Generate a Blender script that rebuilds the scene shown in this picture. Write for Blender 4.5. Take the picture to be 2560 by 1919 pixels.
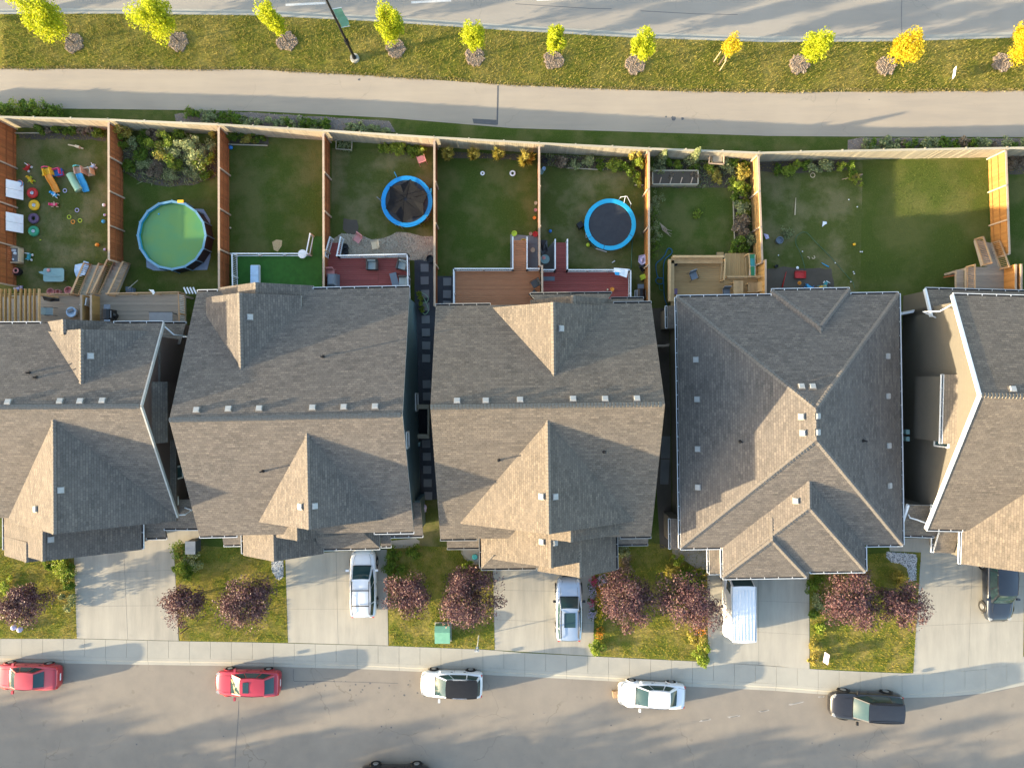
import bpy, bmesh, math, random
import numpy as np
from mathutils import Vector, Matrix
V = Vector; R = math.radians
random.seed(7); rng = np.random.default_rng(7)
for o in list(bpy.data.objects): bpy.data.objects.remove(o)
sc = bpy.context.scene; COL = sc.collection

# ---------------------------------------------------------------- camera, sky, sun, exposure
CAMH, FOC = 50.0, 1736.0
cam = bpy.data.objects.new('camera', bpy.data.cameras.new('camera')); COL.objects.link(cam)
cam.location = (0, 0, CAMH); cam.data.sensor_width = 36; cam.data.lens = 36*FOC/2560
cam.data.clip_end = 2000; sc.camera = cam
SUN_EL, SUN_DIR = 9.9, 12.7        # sun height; shadows run this many degrees north of east
w = bpy.data.worlds.new('World'); sc.world = w; w.use_nodes = True
nt = w.node_tree; sky = nt.nodes.new('ShaderNodeTexSky'); sky.sky_type = 'NISHITA'; sky.sun_disc = False
sky.sun_elevation = R(SUN_EL); sky.sun_rotation = R(270-SUN_DIR); sky.air_density = 1.0; sky.dust_density = 1.6; sky.ozone_density = 0.8
bg = nt.nodes['Background']; bg.inputs['Strength'].default_value = 0.147
nt.links.new(sky.outputs[0], bg.inputs['Color'])
sl = bpy.data.lights.new('sun', 'SUN'); sl.energy = 3.8; sl.angle = R(0.6); sl.color = (1.0, 0.81, 0.53)
sun = bpy.data.objects.new('sun', sl); COL.objects.link(sun)
ld = V((math.cos(R(SUN_DIR))*math.cos(R(SUN_EL)), math.sin(R(SUN_DIR))*math.cos(R(SUN_EL)), -math.sin(R(SUN_EL))))
sun.rotation_euler = ld.to_track_quat('-Z', 'Y').to_euler(); sun.location = (-60, -10, 30)
vs = sc.view_settings; vs.view_transform = 'Standard'; vs.look = 'None'; vs.exposure = 2.45; vs.gamma = 1; vs.use_curve_mapping = False

# ---------------------------------------------------------------- helpers from image pixels to world positions
def at(x, y, z=0.0):  # x, y are image pixel coordinates, z an assumed height
    "plan position (m) of an image pixel back-projected to height z"
    k = (CAMH-z)/FOC
    return V(((x-1280)*k, (959.5-y)*k, z))
S0 = 3.4547
def nv(c, r, x, y): return (c*640+x/S0, r*480+y/S0)
def cr(c, r, x, y, z=0.0): n = nv(c, r, x, y); return at(n[0], n[1], z)
def cu(x0, y0, s):
    return lambda x, y, z=0.0: at(x0+x/s, y0+y/s, z)
A1 = cu(0, 380, 7.896); A2 = cu(0, 580, 7.896); A3 = cu(240, 640, 7.896); A4 = cu(780, 560, 6.909)
A5 = cu(1260, 560, 5.5275); A6 = cu(1640, 580, 6.909); A7 = cu(1900, 560, 7.896); A8 = cu(2280, 580, 7.896)
def lerp(a, b, t): return a+(b-a)*t
def yl(pts, x):
    for (x0, y0), (x1, y1) in zip(pts, pts[1:]):
        if x <= x1: return lerp(y0, y1, (x-x0)/(x1-x0))
    (x0, y0), (x1, y1) = pts[-2:]; return lerp(y0, y1, (x-x0)/(x1-x0))

# ---------------------------------------------------------------- materials
MATS = {}
def nodes(name):
    m = bpy.data.materials.new(name); m.use_nodes = True; t = m.node_tree
    return m, t, t.nodes['Principled BSDF']
def N(t, typ, **kw):
    n = t.nodes.new(typ)
    for k, v in kw.items():
        if k.startswith('i_'):
            key = k[2:]; key = int(key) if key.isdigit() else key.replace('_', ' ')
            n.inputs[key].default_value = v
        else: setattr(n, k, v)
    return n
def L(t, a, b): t.links.new(a, b)
def c4(c): return (c[0], c[1], c[2], 1)
def mixc(t, fac, a, b, typ='MIX'):
    n = N(t, 'ShaderNodeMixRGB', blend_type=typ)
    for i, s in ((0, fac), (1, a), (2, b)):
        if hasattr(s, 'links') or isinstance(s, bpy.types.NodeSocket): L(t, s, n.inputs[i])
        elif i == 0: n.inputs[0].default_value = s
        else: n.inputs[i].default_value = c4(s)
    return n.outputs[0]
def ramp(t, fac, a, b, lo=0.0, hi=1.0):
    n = N(t, 'ShaderNodeMapRange'); L(t, fac, n.inputs[0]); n.inputs[1].default_value = a; n.inputs[2].default_value = b
    n.inputs[3].default_value = lo; n.inputs[4].default_value = hi; return n.outputs[0]
def noise(t, vec, scale, det=4, rough=.6):
    n = N(t, 'ShaderNodeTexNoise'); n.inputs['Scale'].default_value = scale; n.inputs['Detail'].default_value = det
    n.inputs['Roughness'].default_value = rough
    if vec is not None: L(t, vec, n.inputs['Vector'])
    return n.outputs[0]
def pos(t, sc=(1, 1, 1)):
    g = N(t, 'ShaderNodeNewGeometry')
    if sc == (1, 1, 1): return g.outputs['Position']
    m = N(t, 'ShaderNodeMapping'); m.inputs['Scale'].default_value = sc; L(t, g.outputs['Position'], m.inputs[0]); return m.outputs[0]
def bump(t, b, h, s=.3, d=.02):
    n = N(t, 'ShaderNodeBump'); n.inputs['Strength'].default_value = s; n.inputs['Distance'].default_value = d
    L(t, h, n.inputs['Height']); L(t, n.outputs[0], b.inputs['Normal'])
def mat(name, c, c2=None, sc=3.0, rough=.8, metal=0, bs=0.0, bsc=40, bd=.01, spec=.3, st=(1, 1, 1), rnd=0.0, coat=0):
    if name in MATS: return MATS[name]
    m, t, b = nodes(name); b.inputs['Roughness'].default_value = rough; b.inputs['Metallic'].default_value = metal
    b.inputs['Specular IOR Level'].default_value = spec
    if coat: b.inputs['Coat Weight'].default_value = coat; b.inputs['Coat Roughness'].default_value = .06
    c2 = c2 or tuple(x*.8 for x in c)
    p = pos(t, st); f = noise(t, p, sc, 6, .65); out = mixc(t, ramp(t, f, .35, .65), c, c2)
    if rnd:
        oi = N(t, 'ShaderNodeObjectInfo'); hs = N(t, 'ShaderNodeHueSaturation'); L(t, out, hs.inputs['Color'])
        L(t, ramp(t, oi.outputs['Random'], 0, 1, 1-rnd, 1+rnd), hs.inputs['Value']); out = hs.outputs[0]
    L(t, out, b.inputs['Base Color'])
    if bs: bump(t, b, noise(t, p, bsc, 3), bs, bd)
    MATS[name] = m; return m
def glass(name, c=(.03, .06, .07), rough=.06):
    if name in MATS: return MATS[name]
    m, t, b = nodes(name); b.inputs['Base Color'].default_value = c4(c); b.inputs['Roughness'].default_value = rough
    b.inputs['Specular IOR Level'].default_value = .5; MATS[name] = m; return m
def leafmat(name, cols, tr=.35, rough=.6):
    if name in MATS: return MATS[name]
    m, t, b = nodes(name); g = N(t, 'ShaderNodeNewGeometry'); cr_ = N(t, 'ShaderNodeValToRGB')
    L(t, g.outputs['Random Per Island'], cr_.inputs[0]); e = cr_.color_ramp.elements
    e[0].color = c4(cols[0]); e[1].color = c4(cols[-1])
    for i, c in enumerate(cols[1:-1]): x = e.new((i+1)/(len(cols)-1)); x.color = c4(c)
    L(t, cr_.outputs[0], b.inputs['Base Color']); b.inputs['Roughness'].default_value = rough
    b.inputs['Specular IOR Level'].default_value = .25
    tl = N(t, 'ShaderNodeBsdfTranslucent'); L(t, cr_.outputs[0], tl.inputs[0]); mx = N(t, 'ShaderNodeMixShader'); mx.inputs[0].default_value = tr
    L(t, b.outputs[0], mx.inputs[1]); L(t, tl.outputs[0], mx.inputs[2]); L(t, mx.outputs[0], t.nodes['Material Output'].inputs[0])
    MATS[name] = m; return m

def shingles(name, dark, light, tint):
    m, t, b = nodes(name); uv = N(t, 'ShaderNodeUVMap'); u = uv.outputs[0]
    def brick(w_, h_, c1, c2, mo, ms):
        n = N(t, 'ShaderNodeTexBrick'); L(t, u, n.inputs['Vector']); n.inputs['Scale'].default_value = 1
        n.inputs['Brick Width'].default_value = w_; n.inputs['Row Height'].default_value = h_
        n.inputs['Mortar Size'].default_value = ms; n.inputs['Color1'].default_value = c4(c1); n.inputs['Color2'].default_value = c4(c2)
        n.inputs['Mortar'].default_value = c4(mo); n.offset = .37; n.offset_frequency = 2; return n
    md = tuple((x+y)/2 for x, y in zip(dark, light)); a = brick(.26, .145, tuple(lerp(x, y, .72) for x, y in zip(md, dark)), tuple(lerp(x, y, .72) for x, y in zip(md, light)), tuple(x*.55 for x in dark), .010)
    a2 = brick(.47, .145, (.75, .75, .76), (1.25, 1.2, 1.15), (.8, .8, .8), .004)
    c = mixc(t, 1, a.outputs[0], a2.outputs[0], 'MULTIPLY')
    nz = noise(t, pos(t), .55, 5); c = mixc(t, ramp(t, nz, .3, .7, 0, .5), c, tint)
    nf = noise(t, pos(t), 26, 3); c = mixc(t, ramp(t, nf, .35, .7, 0, .35), c, tuple(x*1.5 for x in light))
    L(t, c, b.inputs['Base Color']); b.inputs['Roughness'].default_value = .95; b.inputs['Specular IOR Level'].default_value = .12
    sx = N(t, 'ShaderNodeSeparateXYZ'); L(t, u, sx.inputs[0])
    dv = N(t, 'ShaderNodeMath', operation='DIVIDE'); L(t, sx.outputs[1], dv.inputs[0]); dv.inputs[1].default_value = .145
    fr = N(t, 'ShaderNodeMath', operation='FRACT'); L(t, dv.outputs[0], fr.inputs[0])
    iv = N(t, 'ShaderNodeMath', operation='SUBTRACT'); iv.inputs[0].default_value = 1; L(t, fr.outputs[0], iv.inputs[1])
    ad = N(t, 'ShaderNodeMath', operation='ADD'); L(t, iv.outputs[0], ad.inputs[0]); L(t, ramp(t, a.outputs['Fac'], 0, 1, .6, 0), ad.inputs[1])
    ad2 = N(t, 'ShaderNodeMath', operation='ADD'); L(t, ad.outputs[0], ad2.inputs[0]); L(t, ramp(t, nf, .3, .7, 0, .12), ad2.inputs[1])
    bump(t, b, ad2.outputs[0], .6, .012)
    MATS[name] = m; return m
def siding(name, c, vert=False):
    m, t, b = nodes(name); p = pos(t); sx = N(t, 'ShaderNodeSeparateXYZ'); L(t, p, sx.inputs[0])
    dv = N(t, 'ShaderNodeMath', operation='DIVIDE'); L(t, sx.outputs[2], dv.inputs[0]); dv.inputs[1].default_value = .16
    fr = N(t, 'ShaderNodeMath', operation='FRACT'); L(t, dv.outputs[0], fr.inputs[0])
    col = mixc(t, ramp(t, fr.outputs[0], .0, .12, .35, 0), c, tuple(x*.4 for x in c))
    col = mixc(t, ramp(t, noise(t, p, 2.5), .4, .7, 0, .25), col, tuple(x*.75 for x in c))
    L(t, col, b.inputs['Base Color']); b.inputs['Roughness'].default_value = .65; bump(t, b, fr.outputs[0], .4, .02)
    MATS[name] = m; return m
def ground_grass(name, a, b_, c, dry=.5, sc=.35):
    m, t, b = nodes(name); p = pos(t)
    n1 = noise(t, p, sc, 5, .6); n2 = noise(t, p, 9, 4, .7); n3 = noise(t, p, 45, 2, .7)
    col = mixc(t, ramp(t, n2, .3, .7), a, b_); col = mixc(t, ramp(t, n1, .44, .62, 0, dry), col, c)
    col = mixc(t, ramp(t, n3, .35, .7, 0, .45), col, tuple(x*.45 for x in a))
    L(t, col, b.inputs['Base Color']); b.inputs['Roughness'].default_value = 1; b.inputs['Specular IOR Level'].default_value = .05
    bump(t, b, n3, .8, .04); MATS[name] = m; return m
def pavement(name, a, b_, st=(1, 1, 1), crack=.5, bs=.25, spots=0.0):
    m, t, b = nodes(name); p = pos(t); ps = pos(t, st)
    n1 = noise(t, ps, .8, 6, .65); n2 = noise(t, p, 60, 2, .7); n3 = noise(t, p, .18, 3)
    col = mixc(t, ramp(t, n1, .35, .68), a, b_); col = mixc(t, ramp(t, n2, .3, .75, 0, .35), col, tuple(x*.7 for x in a))
    col = mixc(t, ramp(t, n3, .45, .65, 0, .35), col, tuple(x*1.12 for x in a))
    if crack:
        v = N(t, 'ShaderNodeTexVoronoi', feature='DISTANCE_TO_EDGE'); v.inputs['Scale'].default_value = .16
        wn = N(t, 'ShaderNodeVectorMath', operation='ADD'); L(t, p, wn.inputs[0]); nn = N(t, 'ShaderNodeTexNoise'); nn.inputs['Scale'].default_value = 1.2
        L(t, p, nn.inputs['Vector']); L(t, nn.outputs['Color'], wn.inputs[1]); L(t, wn.outputs[0], v.inputs['Vector'])
        f = ramp(t, v.outputs[0], .0, .006, crack, 0); msk = ramp(t, noise(t, p, .25, 2), .5, .6)
        mm = N(t, 'ShaderNodeMath', operation='MULTIPLY'); L(t, f, mm.inputs[0]); L(t, msk, mm.inputs[1])
        col = mixc(t, mm.outputs[0], col, tuple(x*.45 for x in a))
    if spots:
        v = noise(t, p, 1.7, 2, .4); col = mixc(t, ramp(t, v, .70, .76, 0, spots), col, tuple(x*.4 for x in a))
    L(t, col, b.inputs['Base Color']); b.inputs['Roughness'].default_value = .92; b.inputs['Specular IOR Level'].default_value = .2
    bump(t, b, n2, bs, .01); MATS[name] = m; return m
def wood(name, a, b_, rnd=.15, grain=(1, 1, 1), rough=.75, wear=None):
    m, t, b = nodes(name); p = pos(t, grain)
    col = mixc(t, ramp(t, noise(t, p, 3, 5, .7), .3, .7), a, b_)
    if wear: col = mixc(t, ramp(t, noise(t, pos(t, (.6, 7, 1)), 2.2, 4, .75), .66, .72, 0, .8), col, wear)
    oi = N(t, 'ShaderNodeObjectInfo'); hs = N(t, 'ShaderNodeHueSaturation'); L(t, col, hs.inputs['Color'])
    L(t, ramp(t, oi.outputs['Random'], 0, 1, 1-rnd, 1+rnd), hs.inputs['Value']); L(t, hs.outputs[0], b.inputs['Base Color'])
    b.inputs['Roughness'].default_value = rough; b.inputs['Specular IOR Level'].default_value = .2
    bump(t, b, noise(t, p, 14, 3), .2, .01); MATS[name] = m; return m

shingles('shingle_roof', (.070, .064, .060), (.150, .133, .118), (.118, .105, .094))
shingles('shingle_roof_warm', (.076, .067, .058), (.158, .136, .113), (.125, .108, .092))
M = MATS
siding('siding_brown', (.105, .068, .056)); siding('siding_teal', (.075, .135, .160)); siding('siding_taupe', (.20, .165, .125)); siding('siding_tan', (.30, .235, .15))
siding('siding_stone', (.105, .095, .078)); siding('siding_grey', (.2, .2, .19))
ground_grass('lawn_dry', (.12, .135, .018), (.18, .175, .032), (.30, .235, .07), .75, .3)
ground_grass('lawn_green', (.075, .098, .022), (.115, .128, .036), (.215, .185, .09), .85, .5)
ground_grass('lawn_dark', (.058, .088, .016), (.086, .118, .025), (.15, .145, .052), .8, .45)
ground_grass('lawn_front', (.11, .14, .02), (.17, .18, .035), (.34, .26, .085), .85, .7)
ground_grass('lawn_fresh', (.065, .092, .018), (.09, .115, .025), (.14, .14, .045), .75, .3)
ground_grass('far_ground', (.07, .09, .03), (.10, .11, .04), (.14, .13, .06), .5, .05)
pavement('asphalt_road', (.238, .208, .172), (.20, .176, .15), crack=.5, spots=.25)
pavement('asphalt_path', (.335, .285, .225), (.29, .25, .205), st=(.25, 2.5, 1), crack=.3)
pavement('asphalt_avenue', (.29, .262, .225), (.255, .232, .203), st=(.2, 1.6, 1), crack=.3)
pavement('concrete', (.345, .328, .282), (.295, .285, .25), crack=0, bs=.12)
pavement('concrete_drive', (.375, .348, .292), (.26, .248, .215), st=(1.6, .22, 1), crack=0, bs=.12, spots=.12)
pavement('concrete_dark', (.17, .165, .155), (.12, .12, .115), crack=0)
pavement('paver_grey', (.23, .235, .235), (.19, .19, .195), crack=0)
pavement('soil', (.11, .090, .070), (.075, .062, .048), crack=0, bs=.9)
pavement('gravel_tan', (.42, .36, .27), (.28, .24, .19), crack=0, bs=1)
pavement('gravel_dark', (.075, .08, .09), (.05, .052, .06), crack=0, bs=1)
pavement('gravel_pink', (.22, .18, .16), (.15, .13, .12), crack=0, bs=1)
pavement('mulch', (.20, .15, .10), (.13, .10, .065), crack=0, bs=1)
wood('fence_brown', (.31, .105, .038), (.23, .078, .030), .2, (8, 8, .5))
wood('fence_orange', (.40, .19, .055), (.30, .135, .04), .16, (8, 8, .5))
wood('fence_gold', (.42, .26, .10), (.33, .20, .075), .15, (8, 8, .5))
wood('fence_pale', (.42, .37, .27), (.32, .29, .225), .12, (8, 8, .5))
wood('wood_cap', (.44, .33, .24), (.35, .26, .19), .1)
wood('deck_grey', (.36, .29, .22), (.26, .21, .165), .14, (.5, 8, 1))
wood('deck_red', (.33, .085, .072), (.25, .064, .056), .1, (.5, 8, 1), wear=(.42, .32, .28))
wood('deck_brown', (.44, .20, .10), (.34, .15, .075), .1, (.5, 8, 1))
wood('deck_natural', (.44, .29, .13), (.34, .21, .095), .12, (.5, 8, 1))
wood('deck_natural_v', (.46, .31, .14), (.36, .23, .10), .12, (8, .5, 1))
wood('wood_raw', (.46, .31, .16), (.36, .24, .12), .12)
wood('wood_rail', (.42, .27, .15), (.34, .21, .12), .1)
mat('white_metal', (.62, .645, .67), (.56, .585, .61), rough=.45, spec=.4)
mat('white_trim', (.74, .74, .72), (.68, .68, .66), rough=.5)
mat('brown_trim', (.10, .075, .06), rough=.6); mat('grey_trim', (.30, .30, .29), rough=.6)
mat('vent_metal', (.36, .36, .35), (.30, .30, .29), rough=.5); mat('gutter_dark', (.02, .02, .022), rough=.8)
mat('black_plastic', (.014, .014, .016), rough=.45); mat('black_metal', (.018, .018, .02), rough=.4, metal=.3)
mat('rubber', (.018, .018, .018), rough=.85); mat('rim_metal', (.42, .43, .44), rough=.3, metal=.8)
mat('bark', (.13, .10, .075), (.08, .062, .048), rough=.9, bs=.5); mat('stake_wood', (.50, .38, .22), rough=.8)
glass('car_glass', (.022, .050, .055)); glass('window_glass', (.05, .09, .10))
for n_, c_ in dict(red=(.52, .025, .02), yellow=(.75, .42, .02), orange=(.80, .30, .03), pink=(.72, .06, .16), salmon=(.62, .26, .24), blue=(.02, .16, .48),
                   sky=(.04, .34, .62), teal=(.05, .32, .36), green=(.03, .27, .14), mint=(.30, .50, .33), lime=(.48, .60, .04), purple=(.12, .07, .13), lilac=(.48, .44, .62),
                   white=(.78, .80, .82), cream=(.62, .50, .33), tan=(.50, .33, .24), grey=(.22, .23, .24), darkgrey=(.06, .065, .07), slate=(.13, .16, .20), black=(.012, .012, .014), paleblue=(.40, .55, .72), glassgreen=(.20, .33, .33)).items():
    mat('plastic_'+n_, c_, tuple(x*.88 for x in c_), rough=.45, spec=.4)
mat('cushion_grey', (.33, .38, .38), (.28, .33, .33), rough=.95, bs=.4); mat('wicker', (.09, .075, .068), rough=.85, bs=.6)
mat('turf', (.035, .12, .02), (.028, .09, .016), rough=1, bs=.6)
mat('tarp', (.22, .30, .40), (.17, .24, .33), rough=.6, bs=.7, bsc=6, bd=.05); mat('trampoline_mat', (.022, .024, .03), (.03, .032, .038), rough=.6)
mat('net', (.0045, .005, .006), (.008, .0085, .010), rough=.95, bs=.5, bsc=5); mat('pad_blue', (.012, .21, .50), (.01, .18, .44), rough=.4); mat('pad_cyan', (.02, .33, .55), (.018, .28, .48), rough=.45)
mat('pool_wall', (.035, .032, .034), rough=.6); mat('liner_blue', (.015, .26, .45), (.012, .22, .38), rough=.4); mat('pool_rim', (.13, .28, .40), rough=.4)
mat('utility_green', (.15, .34, .24), (.125, .29, .205), rough=.5); mat('hose_green', (.06, .16, .10), rough=.5); mat('hose_blue', (.015, .13, .26), rough=.4)
mat('cardboard', (.42, .27, .15), rough=.9); mat('sand', (.52, .38, .20), (.44, .31, .16), sc=12, rough=1, bs=.6); mat('paint_line', (.62, .60, .56), rough=.7)
mat('rock_white', (.55, .57, .60), (.42, .44, .47), sc=8, rough=.9); mat('rock_tan', (.46, .38, .28), (.30, .26, .21), sc=5, rough=.9); mat('rock_dark', (.10, .10, .115), (.06, .06, .07), sc=6, rough=.9)
mat('tar', (.10, .10, .105), rough=.7); mat('paint_worn', (.42, .40, .37), rough=.8)
m, t, b = nodes('pool_water'); p = pos(t); col = mixc(t, ramp(t, noise(t, p, .55, 3), .4, .62), (.10, .215, .055), (.075, .21, .075)); L(t, col, b.inputs['Base Color'])
b.inputs['Roughness'].default_value = .04; b.inputs['Specular IOR Level'].default_value = .5; bump(t, b, noise(t, p, 2.5, 2), .06, .02); MATS['pool_water'] = m
def carpaint(name, c, metal=.25):
    m_, t_, b_ = nodes(name); b_.inputs['Base Color'].default_value = c4(c); b_.inputs['Roughness'].default_value = .32; b_.inputs['Metallic'].default_value = metal
    b_.inputs['Coat Weight'].default_value = .8; b_.inputs['Coat Roughness'].default_value = .05
    L(t_, mixc(t_, ramp(t_, noise(t_, pos(t_), 3, 4), .45, .75, 0, .25), c, tuple(x*.8+.02 for x in c)), b_.inputs['Base Color']); MATS[name] = m_
carpaint('paint_red', (.46, .035, .045)); carpaint('paint_wine', (.40, .022, .04)); carpaint('paint_white', (.66, .68, .71), 0); carpaint('paint_silver', (.40, .47, .56), .5)
carpaint('paint_black', (.020, .019, .022)); carpaint('paint_navy', (.025, .032, .045), .4)

# leaves
leafmat('leaf_yellowgreen', [(.28, .36, .01), (.42, .46, .015), (.56, .55, .03), (.20, .28, .01)], .5)
leafmat('leaf_yellow', [(.55, .42, .02), (.68, .52, .03), (.48, .40, .02)], .5)
leafmat('leaf_purple', [(.055, .024, .034), (.10, .046, .056), (.15, .072, .072), (.03, .015, .024), (.26, .16, .14), (.08, .032, .042)], .2, .5)
leafmat('straw', [(.42, .33, .17), (.34, .27, .12), (.25, .22, .08)], .3, 1)
leafmat('leaf_green', [(.07, .14, .012), (.12, .20, .02), (.18, .25, .03), (.05, .10, .01)], .35)
leafmat('leaf_lime', [(.22, .30, .03), (.30, .36, .05), (.16, .24, .03)], .4)
leafmat('leaf_sage', [(.17, .22, .08), (.28, .32, .14), (.38, .40, .20), (.09, .13, .045)], .35)
leafmat('gravel_mix', [(.50, .42, .30), (.34, .29, .22), (.62, .54, .42), (.20, .17, .14), (.42, .33, .24)], 0, .9)
leafmat('stone_mix', [(.62, .63, .65), (.42, .44, .47), (.74, .75, .76), (.30, .31, .33)], 0, .9)
leafmat('mulch_mix', [(.24, .18, .13), (.33, .26, .20), (.14, .10, .08), (.40, .33, .27)], 0, .9)
leafmat('leaf_gold', [(.36, .30, .05), (.44, .36, .08), (.25, .24, .05)], .35)
leafmat('leaf_dry', [(.20, .15, .10), (.28, .22, .15), (.13, .10, .07)], .2)
for n_, c_ in dict(pink=(.60, .04, .16), orange=(.75, .28, .03), yellow=(.78, .55, .04), lilac=(.50, .44, .60), white=(.70, .70, .68)).items():
    leafmat('petal_'+n_, [c_, tuple(x*.8 for x in c_), tuple(min(1, x*1.15) for x in c_)], .3)
leafmat('blade_dry', [(.16, .17, .025), (.26, .225, .05), (.36, .28, .09), (.12, .15, .018)], .3, 1)
leafmat('blade_green', [(.065, .10, .016), (.105, .135, .028), (.16, .165, .052)], .3, 1)
leafmat('blade_front', [(.16, .20, .018), (.27, .25, .035), (.42, .31, .07), (.11, .17, .012)], .3, 1)
# ---------------------------------------------------------------- object helpers
def thing(name, label, cat, loc=(0, 0, 0), rz=0.0, group=None):
    o = bpy.data.objects.new(name, None); COL.objects.link(o); o.empty_display_size = .2
    o.location = loc; o.rotation_euler = (0, 0, rz); tag(o, label, cat, group); return o
def tag(o, label=None, cat=None, group=None, kind=None):
    if label: o['label'] = label
    if cat: o['category'] = cat
    if group: o['group'] = group
    if kind: o['kind'] = kind
    return o
def base(o):
    v = V((0, 0, 0))
    while o is not None: v = v+o.location; o = o.parent
    return v
class MB:
    def __init__(s): s.v = []; s.f = []; s.mi = []; s.uv = {}
    def add(s, vs_, fs, mi=0):
        n = len(s.v); s.v += [V(x) for x in vs_]
        for f in fs: s.f.append(tuple(i+n for i in f)); s.mi.append(mi)
        return n
    def box(s, c, d, rz=0.0, mi=0, tilt=None):
        x, y, z = d[0]/2, d[1]/2, d[2]/2
        P = [V((a*x, b*y, e*z)) for e in (-1, 1) for a, b in ((-1, -1), (1, -1), (1, 1), (-1, 1))]
        Mx = Matrix.Rotation(rz, 3, 'Z')
        if tilt is not None: Mx = tilt
        s.add([V(c)+Mx@p for p in P], [(3, 2, 1, 0), (4, 5, 6, 7), (0, 1, 5, 4), (1, 2, 6, 5), (2, 3, 7, 6), (3, 0, 4, 7)], mi); return s
    def b0(s, x0, y0, z0, x1, y1, z1, mi=0): return s.box(((x0+x1)/2, (y0+y1)/2, (z0+z1)/2), (abs(x1-x0), abs(y1-y0), abs(z1-z0)), mi=mi)
    def bar(s, p, q, w_, h_, mi=0):
        p, q = V(p), V(q); d = q-p; l = d.length
        if l < 1e-6: return s
        x = d/l; y = V((0, 0, 1)).cross(x)
        if y.length < 1e-3: y = V((0, 1, 0))
        y.normalize(); z = x.cross(y); return s.box((p+q)/2, (l, w_, h_), mi=mi, tilt=Matrix((x, y, z)).transposed())
    def cyl(s, p, q, r0, r1=None, n=10, mi=0, cap=True):
        r1 = r0 if r1 is None else r1; p, q = V(p), V(q); x = (q-p).normalized(); a = V((0, 0, 1)).cross(x)
        if a.length < 1e-3: a = V((1, 0, 0))
        a.normalize(); b_ = x.cross(a); vv = []
        for c, r in ((p, r0), (q, r1)):
            for i in range(n): t_ = 2*math.pi*i/n; vv.append(c+a*(r*math.cos(t_))+b_*(r*math.sin(t_)))
        fs = [(i, (i+1) % n, n+(i+1) % n, n+i) for i in range(n)]
        if cap: fs += [tuple(range(n))[::-1], tuple(range(n, 2*n))]
        s.add(vv, fs, mi); return s
    def tube(s, pts, r, n=6, mi=0, rs=None):
        pts = [V(p) for p in pts]; k = len(pts); vv = []
        for i, p in enumerate(pts):
            d = (pts[min(i+1, k-1)]-pts[max(i-1, 0)])
            if d.length < 1e-9: d = V((1, 0, 0))
            d.normalize(); a = V((0, 0, 1)).cross(d)
            if a.length < 1e-2: a = V((1, 0, 0))
            a.normalize(); b_ = d.cross(a); rr = rs[i] if rs else r
            for j in range(n): t_ = 2*math.pi*j/n; vv.append(p+a*(rr*math.cos(t_))+b_*(rr*math.sin(t_)))
        fs = [(i*n+j, i*n+(j+1) % n, (i+1)*n+(j+1) % n, (i+1)*n+j) for i in range(k-1) for j in range(n)]
        fs += [tuple(range(n))[::-1], tuple(range((k-1)*n, k*n))]; s.add(vv, fs, mi); return s
    def lathe(s, c, prof, n=24, mi=0):
        vv = [V(c)+V((r*math.cos(2*math.pi*i/n), r*math.sin(2*math.pi*i/n), z)) for r, z in prof for i in range(n)]
        fs = [(k*n+i, k*n+(i+1) % n, (k+1)*n+(i+1) % n, (k+1)*n+i) for k in range(len(prof)-1) for i in range(n)]
        if prof[0][0] > 1e-4: pass
        s.add(vv, fs, mi); return s
    def torus(s, c, R_, r, n=20, m_=8, mi=0, sq=1.0):
        prof = [(R_+r*math.cos(2*math.pi*j/m_), r*sq*math.sin(2*math.pi*j/m_)) for j in range(m_+1)]
        return s.lathe(c, prof, n, mi)
    def ball(s, c, r, n=10, sq=1.0, mi=0):
        prof = [(r*math.sin(math.pi*j/6)+1e-5, -r*sq*math.cos(math.pi*j/6)) for j in range(7)]; return s.lathe(c, prof, n, mi)
    def prism(s, poly, z0, z1, mi=0):
        n = len(poly); P = [(p[0], p[1]) for p in poly]
        ar = sum(P[i][0]*P[(i+1) % n][1]-P[(i+1) % n][0]*P[i][1] for i in range(n))
        if ar < 0: P = P[::-1]
        vv = [V((x, y, z0)) for x, y in P]+[V((x, y, z1)) for x, y in P]
        s.add(vv, [tuple(range(n))[::-1], tuple(range(n, 2*n))]+[(i, (i+1) % n, n+(i+1) % n, n+i) for i in range(n)], mi); return s
    def slab(s, pts, t=.17, mi=0, mi_side=1):
        "sloping roof plane: top polygon pts, thickness t, UV in metres (u level, v up the slope)"
        P = [V(p) for p in pts]; n = len(P); nrm = V((0, 0, 0))
        for i in range(n): nrm += P[i].cross(P[(i+1) % n])
        nrm.normalize()
        if nrm.z < 0: P = P[::-1]; nrm = -nrm
        u = V((0, 0, 1)).cross(nrm)
        u = u.normalized() if u.length > 1e-3 else V((1, 0, 0)); v_ = nrm.cross(u)
        b_ = s.add(P+[p-V((0, 0, t)) for p in P], [tuple(range(n))], mi); s.uv[len(s.f)-1] = [(p.dot(u), p.dot(v_)) for p in P]
        s.f.append(tuple(b_+n+i for i in range(n))[::-1]); s.mi.append(mi_side)
        for i in range(n): s.f.append((b_+i, b_+n+i, b_+n+(i+1) % n, b_+(i+1) % n)); s.mi.append(mi_side)
        return s
    def mesh(s, name, mats, org=V((0, 0, 0)), smooth=False):
        me = bpy.data.meshes.new(name); me.from_pydata([tuple(v-org) for v in s.v], [], s.f)
        for m_ in (mats if isinstance(mats, (list, tuple)) else [mats]): me.materials.append(M[m_])
        me.polygons.foreach_set('material_index', s.mi)
        if s.uv:
            ul = me.uv_layers.new(name='UVMap')
            for pi, co in s.uv.items():
                for li, c in zip(me.polygons[pi].loop_indices, co): ul.data[li].uv = c
        if smooth: me.polygons.foreach_set('use_smooth', [True]*len(me.polygons))
        me.update(); return me
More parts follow.
